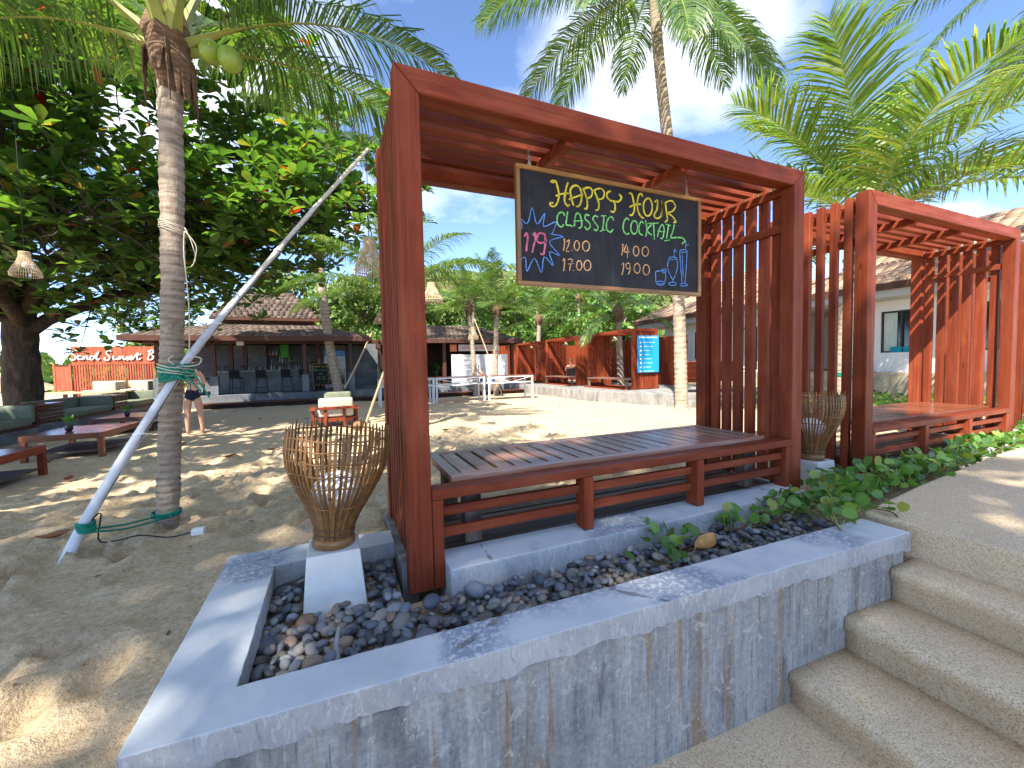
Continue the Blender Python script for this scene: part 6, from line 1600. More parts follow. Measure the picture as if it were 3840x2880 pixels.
places = [(-2.5, 26, 6.5, 3.2, 'wild tree behind the left of the bar roof'), (1.2, 27, 7.0, 3.2, 'wild tree behind the gap between the bar and the reception'), (4.6, 28, 6.2, 3.0, 'wild tree behind the reception ridge'), (8.0, 29, 6.6, 3.2, 'wild tree behind the right end of the reception roof'), (11.6, 25, 6.0, 3.0, 'wild tree behind the far cabana'), (14.6, 24, 5.8, 2.8, 'wild tree behind the middle cabana'), (15.8, 18.5, 5.2, 2.4, 'wild tree behind the plank fence and near cabana'), (13.6, 15.8, 4.2, 1.9, 'bushy tree just left of the white villa'), (19, 27, 7.5, 3.6, 'wild tree behind the white villa roof'), (22, 7, 6.0, 2.6, 'wild tree in the gap between the two villas')]
for i, (x, y, h, r_, l) in enumerate(places):
    wild_tree(l, (x, y, -0.4), h, r_, 200 + i, 'wild_leaf' if i not in (4, 5, 6, 7) else 'vine_leaf', 0.16 if y < 24 else 0.2, 36, 170)
hx = np.linspace(-70, 150, 70); hy = np.linspace(36, 180, 40)
HX, HY = np.meshgrid(hx, hy)
HZ = -2 + 26 * sstep(34, 110, HY) * sstep(-45, 25, HX) * (0.75 + .5 * fbm(HX * .03, HY * .03)) + 1.5 * fbm(HX * .2, HY * .2)
m = MB(); m.v = [tuple(p) for p in np.stack((HX, HY, HZ), 2).reshape(-1, 3)]
n0, n1 = HX.shape
m.f = [(j * n1 + i, j * n1 + i + 1, (j + 1) * n1 + i + 1, (j + 1) * n1 + i) for j in range(n0 - 1) for i in range(n1 - 1)]; m.mi = [0] * len(m.f)
kind(m.build('hill', 'hill_soil', smooth=True), 'structure')
rg = np.random.default_rng(5); C = []; rr = []
for i in range(620):
    x = rg.uniform(-30, 110); y = 38 + 60 * rg.random() ** 1.6
    z = -2 + 26 * sstep(34, 110, y) * sstep(-45, 25, x) * (0.75 + .5 * fbm(np.array([x * .03]), np.array([y * .03]))[0])
    C.append((x, y, z + rg.uniform(1.0, 3.5))); rr.append(rg.uniform(1.0, 2.4))
M, T = clumps(C, rr, 70, 0.6, rg)
tag(kind(batch('hillside_forest', CL_V, CL_F, M, T, 'wild_leaf', rnd=rg.random(len(T))), 'stuff'), 'pale green forest covering the hill behind the resort', 'forest')

# ================================================================ POLE, ROPES AND LANTERNS
pl = thing('prop_pole', 'long grey pole lashed to the left palm and leaning up to the right', 'pole', (-1.62, 0.91, 0.0))
o_ = V(-1.62, 0.91, 0.0)
PP = curve_pts([V(-1.625, 0.905, 0.02) - o_, V(-1.55, 1.10, 0.32) - o_, V(-1.21, 1.40, 1.07) - o_, V(-1.05, 1.62, 1.40) - o_, V(-0.81, 1.88, 1.83) - o_, V(-0.40, 2.15, 2.48) - o_, V(0.09, 2.40, 3.20) - o_], 40)
m = MB(); m.tube(PP[:27], [0.0285 - 0.0002 * i + (0.002 if i % 9 == 0 else 0) for i in range(27)], 12); m.build('steel_tube', 'galvanised', pl, smooth=True)
m = MB(); m.tube(PP[25:], [0.021 - 0.0005 * i + (0.003 if i % 4 == 0 else 0) for i in range(16)], 10); m.build('bamboo_tip', 'bamboo_white', pl, smooth=True)
# black cable tied along the pole, loops to a socket on the sand
cb_ = thing('power_cable', 'black power cable running down the leaning pole to a socket on the sand', 'cable', (0, 0, 0))
CP = [Vector(p) + o_ + V(0.012, -0.018, -0.022 - 0.008 * math.sin(i * .9) ** 2) for i, p in enumerate(PP[6:36])]
pts = [V(-1.11, 1.13, sand_z(-1.11, 1.13) + .024), V(-1.22, 1.10, sand_z(-1.22, 1.1) + .024), V(-1.36, 1.10, sand_z(-1.36, 1.10) + .024), V(-1.48, 1.14, sand_z(-1.48, 1.14) + .024), V(-1.55, 1.12, .12), V(-1.52, 1.09, .28)] + CP
m = MB(); m.tube(curve_pts(pts, 120), 0.004, 6); m.build('cord', 'black_cable', cb_, smooth=True)
for k in (2, 12, 21):
    p = Vector(PP[8 + k]) + o_; m = MB(); m.lathe([(0.030, -.006), (0.034, 0), (0.030, .006)], 12, tuple(p)); m.build('cable_tie', 'white_plastic', cb_)
bx('socket', -1.125, -1.06, 1.105, 1.155, sand_z(-1.1, 1.13) - 0.003, sand_z(-1.1, 1.13) + 0.035, 'white_plastic', cb_)
def coil(name, mat, label, c, rx, ry, n, dz, th, tails=(), tilt=0.0):
    t = thing(name, label, 'rope', c); m = MB()
    for k in range(n):
        zz = dz * (k - n / 2); pts = []
        for j in range(25):
            a_ = j / 24 * 2 * math.pi
            pts.append((rx * math.cos(a_) + rng.uniform(-.002, .002), ry * math.sin(a_), zz + tilt * math.cos(a_) * rx + rng.uniform(-.004, .004)))
        m.tube(pts, th, 5, caps=False)
    m.build('loops', mat, t, smooth=True)
    for tl in tails:
        m = MB(); m.tube(curve_pts(tl, 14), th, 5); m.build('tail', mat, t, smooth=True)
    return t
coil('rope_lashing', 'green_rope', 'bundle of teal rope lashing the pole to the palm trunk', (-1.245, 1.455, 1.06), 0.088, 0.135, 9, 0.011, 0.0058,
     [[(0.05, -0.1, 0.02), (0.12, -0.11, -0.02), (0.16, -0.1, -0.10), (0.19, -0.09, -0.17)], [(0.0, -0.13, 0.0), (0.07, -0.13, -0.05), (0.1, -0.12, -0.08)], [(0.05, -0.12, 0.0), (0.10, -0.12, -0.05), (0.15, -0.1, -0.13)], [(-0.08, -0.07, 0.02), (0.0, -0.13, -0.02), (0.08, -0.12, -0.05)]], tilt=0.1)
coil('cord_lashing', 'white_rope', 'cream cord tied in a bow over the teal rope on the palm', (-1.245, 1.455, 1.085), 0.092, 0.14, 3, 0.02, 0.004,
     [[(0.06, -0.11, 0.02), (0.11, -0.12, 0.07), (0.16, -0.1, 0.06), (0.14, -0.1, 0.02), (0.07, -0.11, 0.01)], [(0.05, -0.12, 0.0), (0.0, -0.13, 0.05), (0.02, -0.12, 0.08)], [(0.075, -0.02, 0.05), (0.085, 0.0, 0.4), (0.075, 0.0, 0.75), (0.085, 0.0, 0.90)]], tilt=-0.25)
coil('cord_wraps', 'white_rope', 'thin cream cord wound round the upper palm trunk', (-1.24, 1.53, 2.02), 0.073, 0.073, 5, 0.012, 0.003,
     [[(0.07, -0.03, 0.0), (0.10, -0.03, -0.08), (0.12, -0.03, -0.2), (0.09, -0.03, -0.26)], [(0.07, -0.03, -0.02), (0.13, -0.04, -0.12), (0.11, -0.04, -0.24)]], tilt=-0.3)
gr = thing('ground_rope', 'teal rope stretched low from the pole foot to the palm base', 'rope', (0, 0, 0))
m = MB(); m.tube(curve_pts([(-1.575, 1.04, 0.215), (-1.48, 1.22, 0.16), (-1.40, 1.44, 0.12)], 8), 0.006, 5); m.tube(curve_pts([(-1.565, 1.04, 0.20), (-1.46, 1.20, 0.14), (-1.33, 1.43, 0.11)], 8), 0.006, 5); m.build('strands', 'green_rope', gr, smooth=True)
m = MB()
for k in range(5): m.tube([(-1.567 + .037 * math.cos(j * .524), 1.045 + .037 * math.sin(j * .524), 0.205 + k * .011 + .004 * math.sin(j)) for j in range(13)], 0.006, 5, caps=False)
m.build('pole_knot', 'green_rope', gr, smooth=True)
m = MB()
for k in range(3): m.tube([(-1.37 + .078 * math.cos(j * .524), 1.53 + .078 * math.sin(j * .524), 0.10 + k * .011) for j in range(13)], 0.006, 5, caps=False)
m.build('trunk_loop', 'green_rope', gr, smooth=True)
coil('trunk_rope', 'green_rope', 'turquoise rope band round the young palm behind the second pergola', (8.64, 2.73, 0.75), 0.155, 0.155, 4, 0.02, 0.009)

def lantern(loc, h, r, label, cord, mat='bamboo_pale', ns=40):
    t = thing('woven_lantern', label, 'lantern', loc, 0, 'bell shaped bamboo lanterns hanging from trees and poles')
    prof = [(0.34, 1.0), (0.36, 0.93), (0.36, 0.80), (0.50, 0.62), (0.72, 0.42), (0.92, 0.24), (1.0, 0.12), (0.97, 0.0)]
    m = MB()
    for k in range(ns):
        a_ = 2 * math.pi * k / ns; c_, s_ = math.cos(a_), math.sin(a_)
        m.tube([(q * r * c_, q * r * s_, z * h) for q, z in prof], r * 0.026, 4)
    kind(m.build('staves', mat, t), 'stuff')
    for z, q in ((0.97, 0.35), (0.80, 0.37), (0.42, 0.73), (0.12, 1.0)):
        m = MB(); m.tube([(q * r * 1.02 * math.cos(k * .262), q * r * 1.02 * math.sin(k * .262), z * h) for k in range(25)], r * 0.035, 5, caps=False); m.build('hoop', mat, t, smooth=True)
    m = MB(); m.lathe([(0.02 * r, 0.62 * h), (0.22 * r, 0.55 * h), (0.24 * r, 0.4 * h), (0.02 * r, 0.3 * h)], 12); m.build('bulb', 'lamp_globe', t, smooth=True)
    m = MB(); m.tube([(0, 0, h * .98), (0.005, 0, h + cord)], 0.004, 5); m.build('cord', 'black_cable', t)
lantern((0.065, 2.40, 1.975), 0.36, 0.148, 'woven lantern hanging from the tip of the leaning pole beside the pergola', 0.86, 'bamboo_pale')
lantern((-4.18, 6.0, 2.42), 0.34, 0.155, 'pale woven lantern hanging under the almond tree at the left edge', 2.4, 'bamboo_pale')
lantern((1.25, 5.0, 2.13), 0.34, 0.18, 'woven lantern seen just right of the pergola post under a frond', 0.5)
lantern((4.56, 13.0, 2.02), 0.5, 0.2, 'woven lantern on the slim palm in front of the white screen', 0.6)
lantern((0.77, 9.0, 2.16), 0.28, 0.16, 'small woven lantern left of the pergola post near the bar eave', 0.7)
def stick(name, pts, r, label, mat='bamboo_pale', cat='pole'):
    m = MB(); P = curve_pts(pts, 18); m.tube(P, [r * (1 + (.12 if i % 4 == 0 else 0)) * (1 - .012 * i) for i in range(19)], 8)
    return tag(m.build(name, mat, smooth=True), label, cat)
stick('bamboo_prop', [(0.17, 6.86, -0.24), (0.40, 6.62, 0.45), (0.70, 6.42, 1.30)], 0.03, 'bamboo prop leaning on the small palm beside a coconut')
stick('bamboo_prop', [(-0.05, 14.05, 0.3), (0.42, 14.1, 1.2), (1.0, 14.2, 2.4)], 0.035, 'thin bamboo prop crossing in front of the bar fridge', 'bamboo_pale')
stick('bamboo_prop', [(6.05, 13.9, -0.2), (5.6, 13.95, 1.2), (4.95, 14.0, 2.95)], 0.03, 'bamboo prop leaning between the two slim palms')
m = MB(); m.lathe([(0.003, -.12)] + [(0.105 * math.sin(math.pi * q / 10), -.12 * math.cos(math.pi * q / 10)) for q in range(1, 10)] + [(0.003, .12)], 14)
m.v = [(x * rng.uniform(.93, 1.07), y * rng.uniform(.93, 1.07), z) for x, y, z in m.v]
o = m.build('fallen_coconut', 'coconut_husk', None, (0.08, 6.95, -0.13), (R(80), 0, R(30)), smooth=True); tag(o, 'brown coconut husk lying at the foot of the bamboo prop', 'coconut')

# ================================================================ PEOPLE
def skin_mesh(name, J, E, mat, parent, loc=(0, 0, 0), root=0, sub=2):
    me = bpy.data.meshes.new(name); keys = list(J); ix = {k: i for i, k in enumerate(keys)}
    me.from_pydata([J[k][:3] for k in keys], [(ix[a_], ix[b_]) for a_, b_ in E], [])
    me.materials.append(MT[mat])
    o = obj(name, me, parent, loc)
    sk = o.modifiers.new('skin', 'SKIN'); sk.use_smooth_shade = True; sk.branch_smoothing = 0.6
    for i, k in enumerate(keys):
        d = J[k][3:]; rr = (d[0], d[1] if len(d) > 1 else d[0])
        me.skin_vertices[0].data[i].radius = rr; me.skin_vertices[0].data[i].use_root = (i == root)
    ss = o.modifiers.new('sub', 'SUBSURF'); ss.levels = sub; ss.render_levels = sub
    return o
def add_hand(J, E, wrist, pre, d, side, s=1.0):
    """palm and five unequal fingers from the wrist along d"""
    w = Vector(J[wrist][:3]); d = Vector(d).normalized(); x = d.cross(Vector((0, 0, 1)))
    x = (x if x.length > .1 else Vector((1, 0, 0))).normalized() * side
    n = x.cross(d)
    J[pre + 'p'] = tuple(w + d * .045 * s) + (.024 * s, .014 * s); E.append((wrist, pre + 'p'))
    J[pre + 'k'] = tuple(w + d * .085 * s) + (.030 * s, .012 * s); E.append((pre + 'p', pre + 'k'))
    for i, (off, ln) in enumerate(((-.024, .062), (-.008, .074), (.008, .07), (.024, .055))):
        a_ = w + d * .10 * s + x * off * s; b_ = a_ + d * ln * .5 * s; c_ = b_ + (d * .85 + n * .4) * ln * .5 * s
        for q, (pp, r_) in enumerate(((a_, .0085), (b_, .0075), (c_, .0055))):
            J['%s%d%d' % (pre, i, q)] = tuple(pp) + (r_ * s,)
        E += [(pre + 'k', '%s%d0' % (pre, i)), ('%s%d0' % (pre, i), '%s%d1' % (pre, i)), ('%s%d1' % (pre, i), '%s%d2' % (pre, i))]
    a_ = w + d * .05 * s - x * .034 * s; b_ = a_ + (d - x * .5) * .035 * s
    J[pre + 't0'] = tuple(a_) + (.010 * s,); J[pre + 't1'] = tuple(b_) + (.007 * s,); E += [(pre + 'p', pre + 't0'), (pre + 't0', pre + 't1')]
def person(label, loc, rz, H, skin, hair, arms='down', legs=None, group=None):
    t = thing('person', label, 'person', loc, rz, group); k = H / 1.6
    J = {}; E = []
    def j(n, x, y, z, *r): J[n] = (x * k, y * k, z * k) + tuple(q * k for q in r)
    j('pel', 0, 0, .83, .125, .095); j('wst', 0, .01, .98, .098, .075); j('chs', 0, .0, 1.15, .118, .085); j('nkb', 0, -.005, 1.29, .06, .052); j('nk', 0, .0, 1.345, .042); j('hd0', 0, .012, 1.41, .058, .066); j('hd1', 0, .01, 1.49, .073, .086); j('hd2', 0, .0, 1.555, .052, .062)
    E += [('pel', 'wst'), ('wst', 'chs'), ('chs', 'nkb'), ('nkb', 'nk'), ('nk', 'hd0'), ('hd0', 'hd1'), ('hd1', 'hd2')]
    for s, c in ((-1, 'l'), (1, 'r')):
        sx, fy = (legs or {}).get(c, (s * .10, 0.0))
        j('hip' + c, s * .078, 0, .76, .088, .09); j('th' + c, s * .088 + (sx - s * .1) * .3, fy * .3, .6, .076); j('kn' + c, s * .093 + (sx - s * .1) * .5, fy * .5 + .012, .44, .054); j('cf' + c, sx * .97, fy * .8 - .012, .30, .050); j('an' + c, sx, fy, .075, .032); j('ft' + c, sx, fy + .05, .03, .035, .026); j('to' + c, sx + s * .012, fy + .135, .02, .036, .018)
        E += [('pel', 'hip' + c), ('hip' + c, 'th' + c), ('th' + c, 'kn' + c), ('kn' + c, 'cf' + c), ('cf' + c, 'an' + c), ('an' + c, 'ft' + c), ('ft' + c, 'to' + c)]
        j('sh' + c, s * .145, 0, 1.255, .048)
        up = arms == 'wave' and c == 'r'
        if up: j('el' + c, s * .24, .03, 1.36, .036); j('wr' + c, s * .20, .04, 1.60, .024); hd = (0, 0, 1)
        elif arms == 'front': j('el' + c, s * .205, .02, 1.04, .038); j('wr' + c, s * .12, .20, 1.02, .025); hd = (-s * .5, .8, .1)
        else: j('el' + c, s * .20, -.01, 1.02, .037); j('wr' + c, s * .205, .03, .80, .025); hd = (0, .1, -1)
        E += [('chs', 'sh' + c), ('sh' + c, 'el' + c), ('el' + c, 'wr' + c)]
        add_hand(J, E, 'wr' + c, 'h' + c, hd, s, k)
    skin_mesh('body', J, E, skin, t)
    # hair cap, ears and face
    m = MB(); n_ = 14
    for q in range(1): pass
    prof = [(0.003, .092)] + [(.082 * math.sin(math.pi * .5 * q / 6), .092 * math.cos(math.pi * .5 * q / 6)) for q in range(1, 7)] + [(.080, -.025)]
    m.lathe([(a_ * k, b_ * k) for a_, b_ in prof], n_, cap=False)
    m.v = [(x, y * 1.12 if y < 0 else y * 1.02, z if y < .045 * k else max(z, .015 * k)) for x, y, z in m.v]
    m.build('hair', hair, t, (0, -.004 * k, 1.505 * k), smooth=True)
    for s in (-1, 1):
        m = MB(); m.lathe([(.002, -.02), (.012, -.012), (.014, .008), (.004, .02)], 8); m.build('ear', skin, t, (s * .074 * k, 0, 1.475 * k), smooth=True)
        m = MB(); m.lathe([(.001, -.007), (.007, 0), (.001, .007)], 8); m.build('eye', 'hair_dark', t, (s * .028 * k, .088 * k, 1.485 * k), smooth=True)
    m = MB(); m.tube([(0, .085 * k, 1.485 * k), (0, .105 * k, 1.448 * k), (0, .086 * k, 1.44 * k)], [.006, .012, .006], 6); m.build('nose', skin, t, smooth=True)
    m = MB(); m.tube([(-.02 * k, .084 * k, 1.41 * k), (0, .09 * k, 1.408 * k), (.02 * k, .084 * k, 1.41 * k)], .005, 5); m.build('mouth', 'chalk_pink', t, smooth=True)
    return t, k
def clothing(t, name, mat, inside, off=0.006):
    """cloth cut from the body's own surface and lifted off it along the normals"""
    b = [o for o in bpy.data.objects if o.parent == t and o.name.startswith('body')][0]
    dg = bpy.context.evaluated_depsgraph_get()
    src = bpy.data.meshes.new_from_object(b.evaluated_get(dg))
    src.update()
    keep = [p for p in src.polygons if inside(*p.center)]
    used = {}; vs_ = []; fs_ = []
    for p in keep:
        f = []
        for vi_ in p.vertices:
            if vi_ not in used:
                used[vi_] = len(vs_); v = src.vertices[vi_]; vs_.append(v.co + v.normal * off)
            f.append(used[vi_])
        fs_.append(f)
    m = MB(); m.add(vs_, fs_)
    bpy.data.meshes.remove(src)
    return m.build(name, mat, t, smooth=True)
def briefs(t, k, mat, low=.0):
    if low: return clothing(t, 'shorts', mat, lambda x, y, z: (.60 - low) * k < z < .90 * k and abs(x) < .19 * k)
    return clothing(t, 'briefs', mat, lambda x, y, z: (.685 + .17 * (abs(x) / .18) ** 1.3) * k < z < .905 * k, 0.007)
w_, k_ = person('woman in navy bikini walking away across the sand behind the left palm', (-2.98, 8.2, -0.225), R(8), 1.60, 'skin', 'hair_dark', 'front', {'l': (-.10, -.03), 'r': (.135, -.02)})
briefs(w_, k_, 'navy_cloth')
m = MB(); m.tube([(.105 * math.cos(a_), .082 * math.sin(a_) + .0, 1.10) for a_ in np.linspace(0, 6.283, 25)], 0.006, 5, caps=False); m.tube([(0.0, -.088, 1.10), (-.01, -.09, .96), (.0, -.092, .90)], .006, 5); m.tube([(0.03, -.085, 1.10), (0.02, -.082, 1.2), (0.01, -.062, 1.29)], .005, 5); m.build('bikini_string', 'navy_cloth', w_, smooth=True)
m = MB(); m.lathe([(.003, -.045), (.035, -.03), (.045, 0), (.03, .035), (.003, .045)], 12); m.build('hair_bun', 'hair_dark', w_, (0, -.085, 1.53), smooth=True)
c1_, k1_ = person('small boy in blue shorts waving one arm in front of the white screen', (5.40, 14.55, -0.038), R(170), 0.98, 'skin_tan', 'hair_dark', 'wave')
briefs(c1_, k1_, 'blue_cloth', .06)
c2_, k2_ = person('child half hidden behind the slim palm at the white screen', (5.98, 14.62, -0.038), R(160), 0.98, 'skin_tan', 'hair_dark', 'down')
briefs(c2_, k2_, 'blue_cloth', .06)
b_, kb_ = person('barman in dark shirt behind the counter next to the easel board', (-0.95, 17.25, 0.201), R(180), 1.35, 'skin_tan', 'hair_dark', 'down')
clothing(b_, 'shirt', 'black_fabric', lambda x, y, z: .86 * kb_ < z < 1.30 * kb_ or (abs(x) > .14 * kb_ and 1.08 * kb_ < z < 1.3 * kb_))
briefs(b_, kb_, 'black_fabric', .08)
# seated man: leaning back in a dark canvas chair in the middle cabana
mn = thing('person', 'bare chested man leaning back in a dark chair in the middle cabana', 'person', (9.25, 13.5, 0.16), R(-20))
J = {'pel': (0, 0, .38, .13, .11), 'wst': (-.04, -.10, .52, .12, .10), 'chs': (-.08, -.22, .70, .135, .11), 'nkb': (-.10, -.27, .84, .065), 'nk': (-.10, -.275, .89, .05), 'hd0': (-.09, -.26, .95, .062, .07), 'hd1': (-.09, -.26, 1.02, .075, .085), 'hd2': (-.09, -.27, 1.08, .05, .06)}
E = [('pel', 'wst'), ('wst', 'chs'), ('chs', 'nkb'), ('nkb', 'nk'), ('nk', 'hd0'), ('hd0', 'hd1'), ('hd1', 'hd2')]
for s, c in ((-1, 'l'), (1, 'r')):
    J['hip' + c] = (s * .09, .06, .37, .095); J['kn' + c] = (s * .12, .46, .46, .062); J['an' + c] = (s * .12, .62, .08, .038); J['to' + c] = (s * .13, .76, .03, .035, .02)
    J['sh' + c] = (s * .17 - .08, -.24, .80, .055); J['el' + c] = (s * .24 - .06, -.05, .58, .042); J['wr' + c] = (s * .18, .16, .56, .028)
    E += [('pel', 'hip' + c), ('hip' + c, 'kn' + c), ('kn' + c, 'an' + c), ('an' + c, 'to' + c), ('chs', 'sh' + c), ('sh' + c, 'el' + c), ('el' + c, 'wr' + c)]
    add_hand(J, E, 'wr' + c, 'h' + c, (-s * .3, .9, .1), s)
skin_mesh('body', J, E, 'skin', mn)
m = MB(); m.lathe([(0.003, .088)] + [(.08 * math.sin(math.pi * .5 * q / 6), .088 * math.cos(math.pi * .5 * q / 6)) for q in range(1, 7)], 14, cap=False); m.build('hair', 'hair_grey', mn, (-.09, -.275, 1.025), smooth=True)
m = MB(); m.tube([(-.09, -.18, 1.02), (-.09, -.155, .985), (-.09, -.18, .975)], [.006, .013, .006], 6); m.build('nose', 'skin', mn, smooth=True)
clothing(mn, 'shorts', 'navy_cloth', lambda x, y, z: -.14 < y < .32 and .26 < z < .52 and abs(x) < .2)
ch = thing('canvas_chair', 'dark canvas chair under the seated man in the cabana', 'chair', (9.25, 13.5, 0.162), R(-20))
beam('seat', (0, -.16, .25), (0, .34, .27), .5, .03, 'black_fabric', ch, up=(0, 0, 1)); beam('backrest', (-.03, -.20, .27), (-.08, -.38, .68), .48, .03, 'black_fabric', ch, up=(0, 1, 0))
for sx in (-.24, .24):
    for sy in (-.14, .3): bx('leg', sx - .02, sx + .02, sy - .02, sy + .02, 0, .245, 'dark_wood', ch)

# ================================================================ VINES, FALLEN LEAVES, GROUND PLANTS
VL_V = [(0, 0, 0)] + [((0.5 - 0.5 * math.cos(a_)) * (1.0 if abs(a_ - math.pi) > .25 else .9), 0.44 * math.sin(a_), 0.10 * abs(math.sin(a_))) for a_ in np.linspace(0.35, 2 * math.pi - 0.35, 11)]
VL_V.append((0.55, 0, -0.02))
VL_F = [(0, 1, 12)] + [(i, i + 1, 12) for i in range(1, 11)] + [(11, 0, 12)]
VL_F = [tuple(reversed(f)) for f in VL_F]
def vine(label, runs, seed, limit, l0=0.045, l1=0.084, dens=34, spread=0.10, hgt=0.10):
    rg = np.random.default_rng(seed); base = np.array(runs[0][0]); t = thing('creeping_vine', label, 'plant', tuple(base), 0)
    X = []; T = []; S = []; st = MB(); pet = MB()
    for run in runs:
        P = curve_pts([tuple(np.array(p) - base) for p in run], 24); L = sum((b - a_).length for a_, b in zip(P[:-1], P[1:]))
        st.tube(P, 0.0042, 5)
        for i in range(int(L * dens)):
            f = rg.random() * 24; j_ = min(int(f), 23); p = np.array(P[j_].lerp(P[j_ + 1], f - j_))
            o3 = np.array((rg.normal(0, spread), rg.normal(0, spread * .7), abs(rg.normal(hgt * .55, hgt * .4)) + .02)); c = p + o3
            a_ = rg.random() * 6.28; el = rg.normal(.4, .5)
            X.append((math.cos(a_) * math.cos(el), math.sin(a_) * math.cos(el), math.sin(el))); T.append(c); S.append(l0 + (l1 - l0) * rg.random())
            if i % 2 == 0: pet.tube([tuple(p), tuple((p + c) / 2 + (0, 0, .012)), tuple(c)], 0.0022, 4, caps=False)
    st.build('runner', 'stem_brown', t, smooth=True)
    kind(pet.build('petioles', 'rachis_green', t), 'stuff')
    X = np.array(X); S = np.array(S); Z = np.tile(np.array((0, -.35, 1.0)), (len(X), 1)) + rg.normal(0, .45, (len(X), 3))
    M = mat_from(X, Z) * S[:, None, None]
    pieces('leaf', VL_V, VL_F, M, np.array(T), 'vine_leaf', t, limit, 'leaf_mass', loc=tuple(base))
vine('small green vine sprig on the dark pebbles below the front rail', [[(1.62, -0.22, 0.03), (1.45, -0.25, 0.04), (1.28, -0.26, 0.03), (1.18, -0.36, 0.03)], [(1.30, -0.14, 0.02), (1.42, -0.13, 0.03), (1.62, -0.14, 0.03)]], 301, 60, dens=34, spread=0.055, hgt=0.08)
vine('creeping vine trailing from the kerb end across the cap near the steps', [[(2.7, -0.2, 0.05), (2.4, -0.22, 0.05), (2.1, -0.24, 0.05), (1.8, -0.20, 0.05)], [(2.6, -0.3, 0.06), (2.4, -0.42, 0.09), (2.28, -0.52, 0.13), (2.2, -0.6, 0.13)], [(2.75, -0.35, 0.07), (2.5, -0.45, 0.12), (2.38, -0.58, 0.13)], [(2.7, -0.15, 0.05), (2.45, -0.18, 0.06), (2.25, -0.17, 0.05)]], 303, 120, dens=52, spread=0.07)
vine('thick mat of creeping vine between the second pergola and the upper path', [[(2.6, -0.28, 0.05), (3.4, -0.22, 0.06), (4.2, -0.16, 0.06), (5.2, -0.10, 0.06)], [(2.7, -0.34, 0.06), (3.4, -0.30, 0.08), (4.2, -0.24, 0.1), (5.0, -0.18, 0.1)], [(2.8, -0.15, 0.05), (3.5, -0.12, 0.06), (4.3, -0.1, 0.06)], [(3.0, -0.2, 0.06), (3.8, -0.2, 0.08), (4.6, -0.16, 0.08)]], 305, 220, dens=62, spread=0.075, hgt=0.12)
vine('sunlit creeping vine along the path edge at the far right', [[(5.0, -0.12, 0.06), (6.0, -0.05, 0.06), (7.2, 0.0, 0.06), (8.6, 0.1, 0.06)], [(5.1, -0.05, 0.06), (6.2, 0.0, 0.06), (7.4, 0.06, 0.06)], [(5.6, -0.1, 0.08), (6.8, -0.04, 0.08), (8, 0.05, 0.08)]], 307, 80, dens=60, spread=0.11, hgt=0.13)
vine('single vine runner hanging over the upper path edge beside the steps', [[(2.62, -0.44, 0.14), (2.68, -0.52, 0.145), (2.71, -0.60, 0.142), (2.66, -0.66, 0.12)]], 309, 20, dens=26, spread=0.025, hgt=0.06, l0=0.06, l1=0.09)
rg = np.random.default_rng(77); n = 1500
T = np.stack((rg.uniform(9.2, 13.3, n), rg.uniform(1.6, 5.4, n), rg.uniform(-.2, .12, n)), 1)
a_ = rg.random(n) * 6.28; X = np.stack((np.cos(a_), np.sin(a_), rg.normal(.35, .3, n)), 1)
M = mat_from(X, np.tile(np.array((0, 0, 1.)), (n, 1)) + rg.normal(0, .3, (n, 3))) * rg.uniform(.07, .14, n)[:, None, None]
tag(kind(batch('ground_cover', VL_V, VL_F, M, T, 'vine_leaf', rnd=rg.random(n)), 'stuff'), 'low green ground cover in front of the villa plinth', 'plants')

def fallen_leaf(x, y, z, rz, s, mat, label, curlz=0.25, grp='dry almond leaves fallen on the sand'):
    m = MB(); V_ = []
    n_ = 7
    for i in range(n_):
        u = i / (n_ - 1); wd = 0.5 * math.sin(math.pi * min(1, .06 + u * .93)) * (.55 + .5 * u); zc = curlz * (u - .5) ** 2 * 1.2
        V_ += [(u, -wd * .55, zc + curlz * .5 * wd + rng.uniform(-.015, .015)), (u, 0, zc), (u, wd * .55, zc + curlz * .7 * wd + rng.uniform(-.015, .015))]
    F_ = []
    for i in range(n_ - 1): F_ += [(i * 3, i * 3 + 3, i * 3 + 4, i * 3 + 1), (i * 3 + 1, i * 3 + 4, i * 3 + 5, i * 3 + 2)]
    m.add([(a * s, b * s, c * s) for a, b, c in V_], F_)
    m.tube([(0, 0, curlz * .3 * s), (-.18 * s, .02 * s, .02 * s)], 0.012 * s, 4)
    o = m.build('fallen_leaf', mat, None, (x, y, z), (rng.uniform(-.15, .15), rng.uniform(-.15, .15), rz), smooth=True)
    return tag(o, label, 'leaf', grp)
plain('yellow_dry_leaf', (0.42, 0.22, 0.065), 0.55, 0.3, 0.35, 22)
fallen_leaf(1.40, -0.36, 0.045, 0.25, 0.20, 'yellow_dry_leaf', 'large curled yellow brown leaf lying on the pebbles near the sprig', 0.9, 'leaves on the pebbles')
fallen_leaf(-1.95, 1.40, sand_z(-1.9, 1.4) + 0.006, 0.5, 0.15, 'dry_leaf', 'long curled brown leaf on the sand left of the pole foot', 0.7)
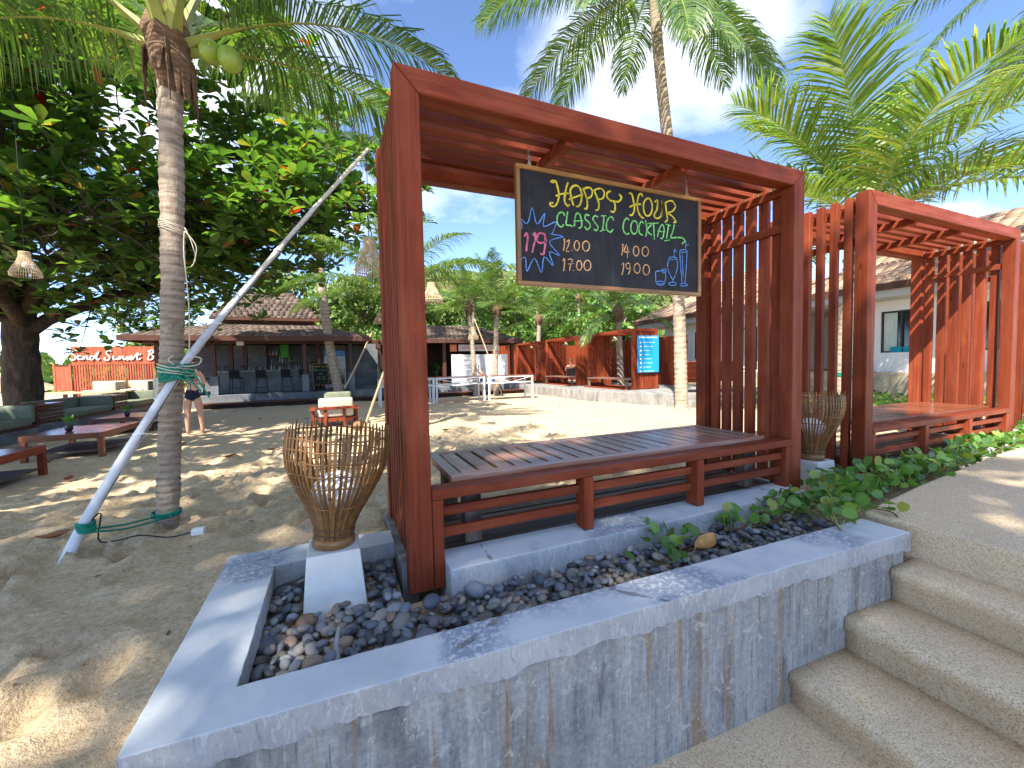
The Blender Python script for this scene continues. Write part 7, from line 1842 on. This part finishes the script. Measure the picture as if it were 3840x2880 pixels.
for (x, y, l) in ((-3.22, 4.49, 'reddish leaf on the sand right of the near coffee table'), (-2.74, 6.55, 'brown leaf on the sand beside the palm trunk'), (-1.83, 5.02, 'brown leaf on the sand right of the palm trunk'), (-1.17, 5.36, 'brown leaf on the sand between palm and basket lamp'), (-3.25, 6.13, 'dark leaf on the sand below the coffee table leg'), (-4.06, 6.06, 'brown leaf under the nearest coffee table'), (-3.3, 12.94, 'dark leaf on the sand near the bar deck'), (-1.12, 9.72, 'brown leaf on the sand left of the armchair'), (1.3, 5.16, 'reddish leaf on the sand just behind the daybed'), (1.72, 5.95, 'brown leaf on the sand behind the daybed'), (-2.18, 10.39, 'brown leaf on the sand between woman and bar'), (-2.54, 4.4, 'brown leaf on the sand left of the palm base'), (5.66, 8.38, 'brown leaf on the open sand under the chalkboard'), (1.04, 5.47, 'reddish leaf beside the pergola post base')):
    fallen_leaf(x, y, sand_z(x, y) + 0.008, rng.uniform(0, 6.28), rng.uniform(.16, .22), 'dry_leaf', l, rng.uniform(.3, .9))
fallen_leaf(2.30, -0.16, 0.05, 2.6, 0.13, 'dry_leaf', 'dark red dry leaf beside the kerb end under the vine', 0.5, 'leaves on the pebbles')
# litter on the sand too fine to count
n = 900
xs_ = rg.uniform(-3.2, 3.0, n); ys_ = rg.uniform(-0.6, 7.0, n)
ok = ~((xs_ > -0.85) & (ys_ < 0.9)); xs_ = xs_[ok]; ys_ = ys_[ok]; n = len(xs_)
T = np.array([(x, y, sand_z(x, y) + .004) for x, y in zip(xs_, ys_)]); a_ = rg.random(n) * 6.28
M = mat_from(np.stack((np.cos(a_), np.sin(a_), rg.normal(0, .15, n)), 1), np.tile(np.array((0, 0, 1.)), (n, 1)) + rg.normal(0, .3, (n, 3))) * (0.006 + .03 * rg.random(n) ** 4)[:, None, None]
tag(kind(batch('leaf_litter', LEAF_V, LEAF_F, M, T, 'dry_leaf', rnd=rg.random(n)), 'stuff'), 'fine brown leaf litter scattered over the sand', 'litter')
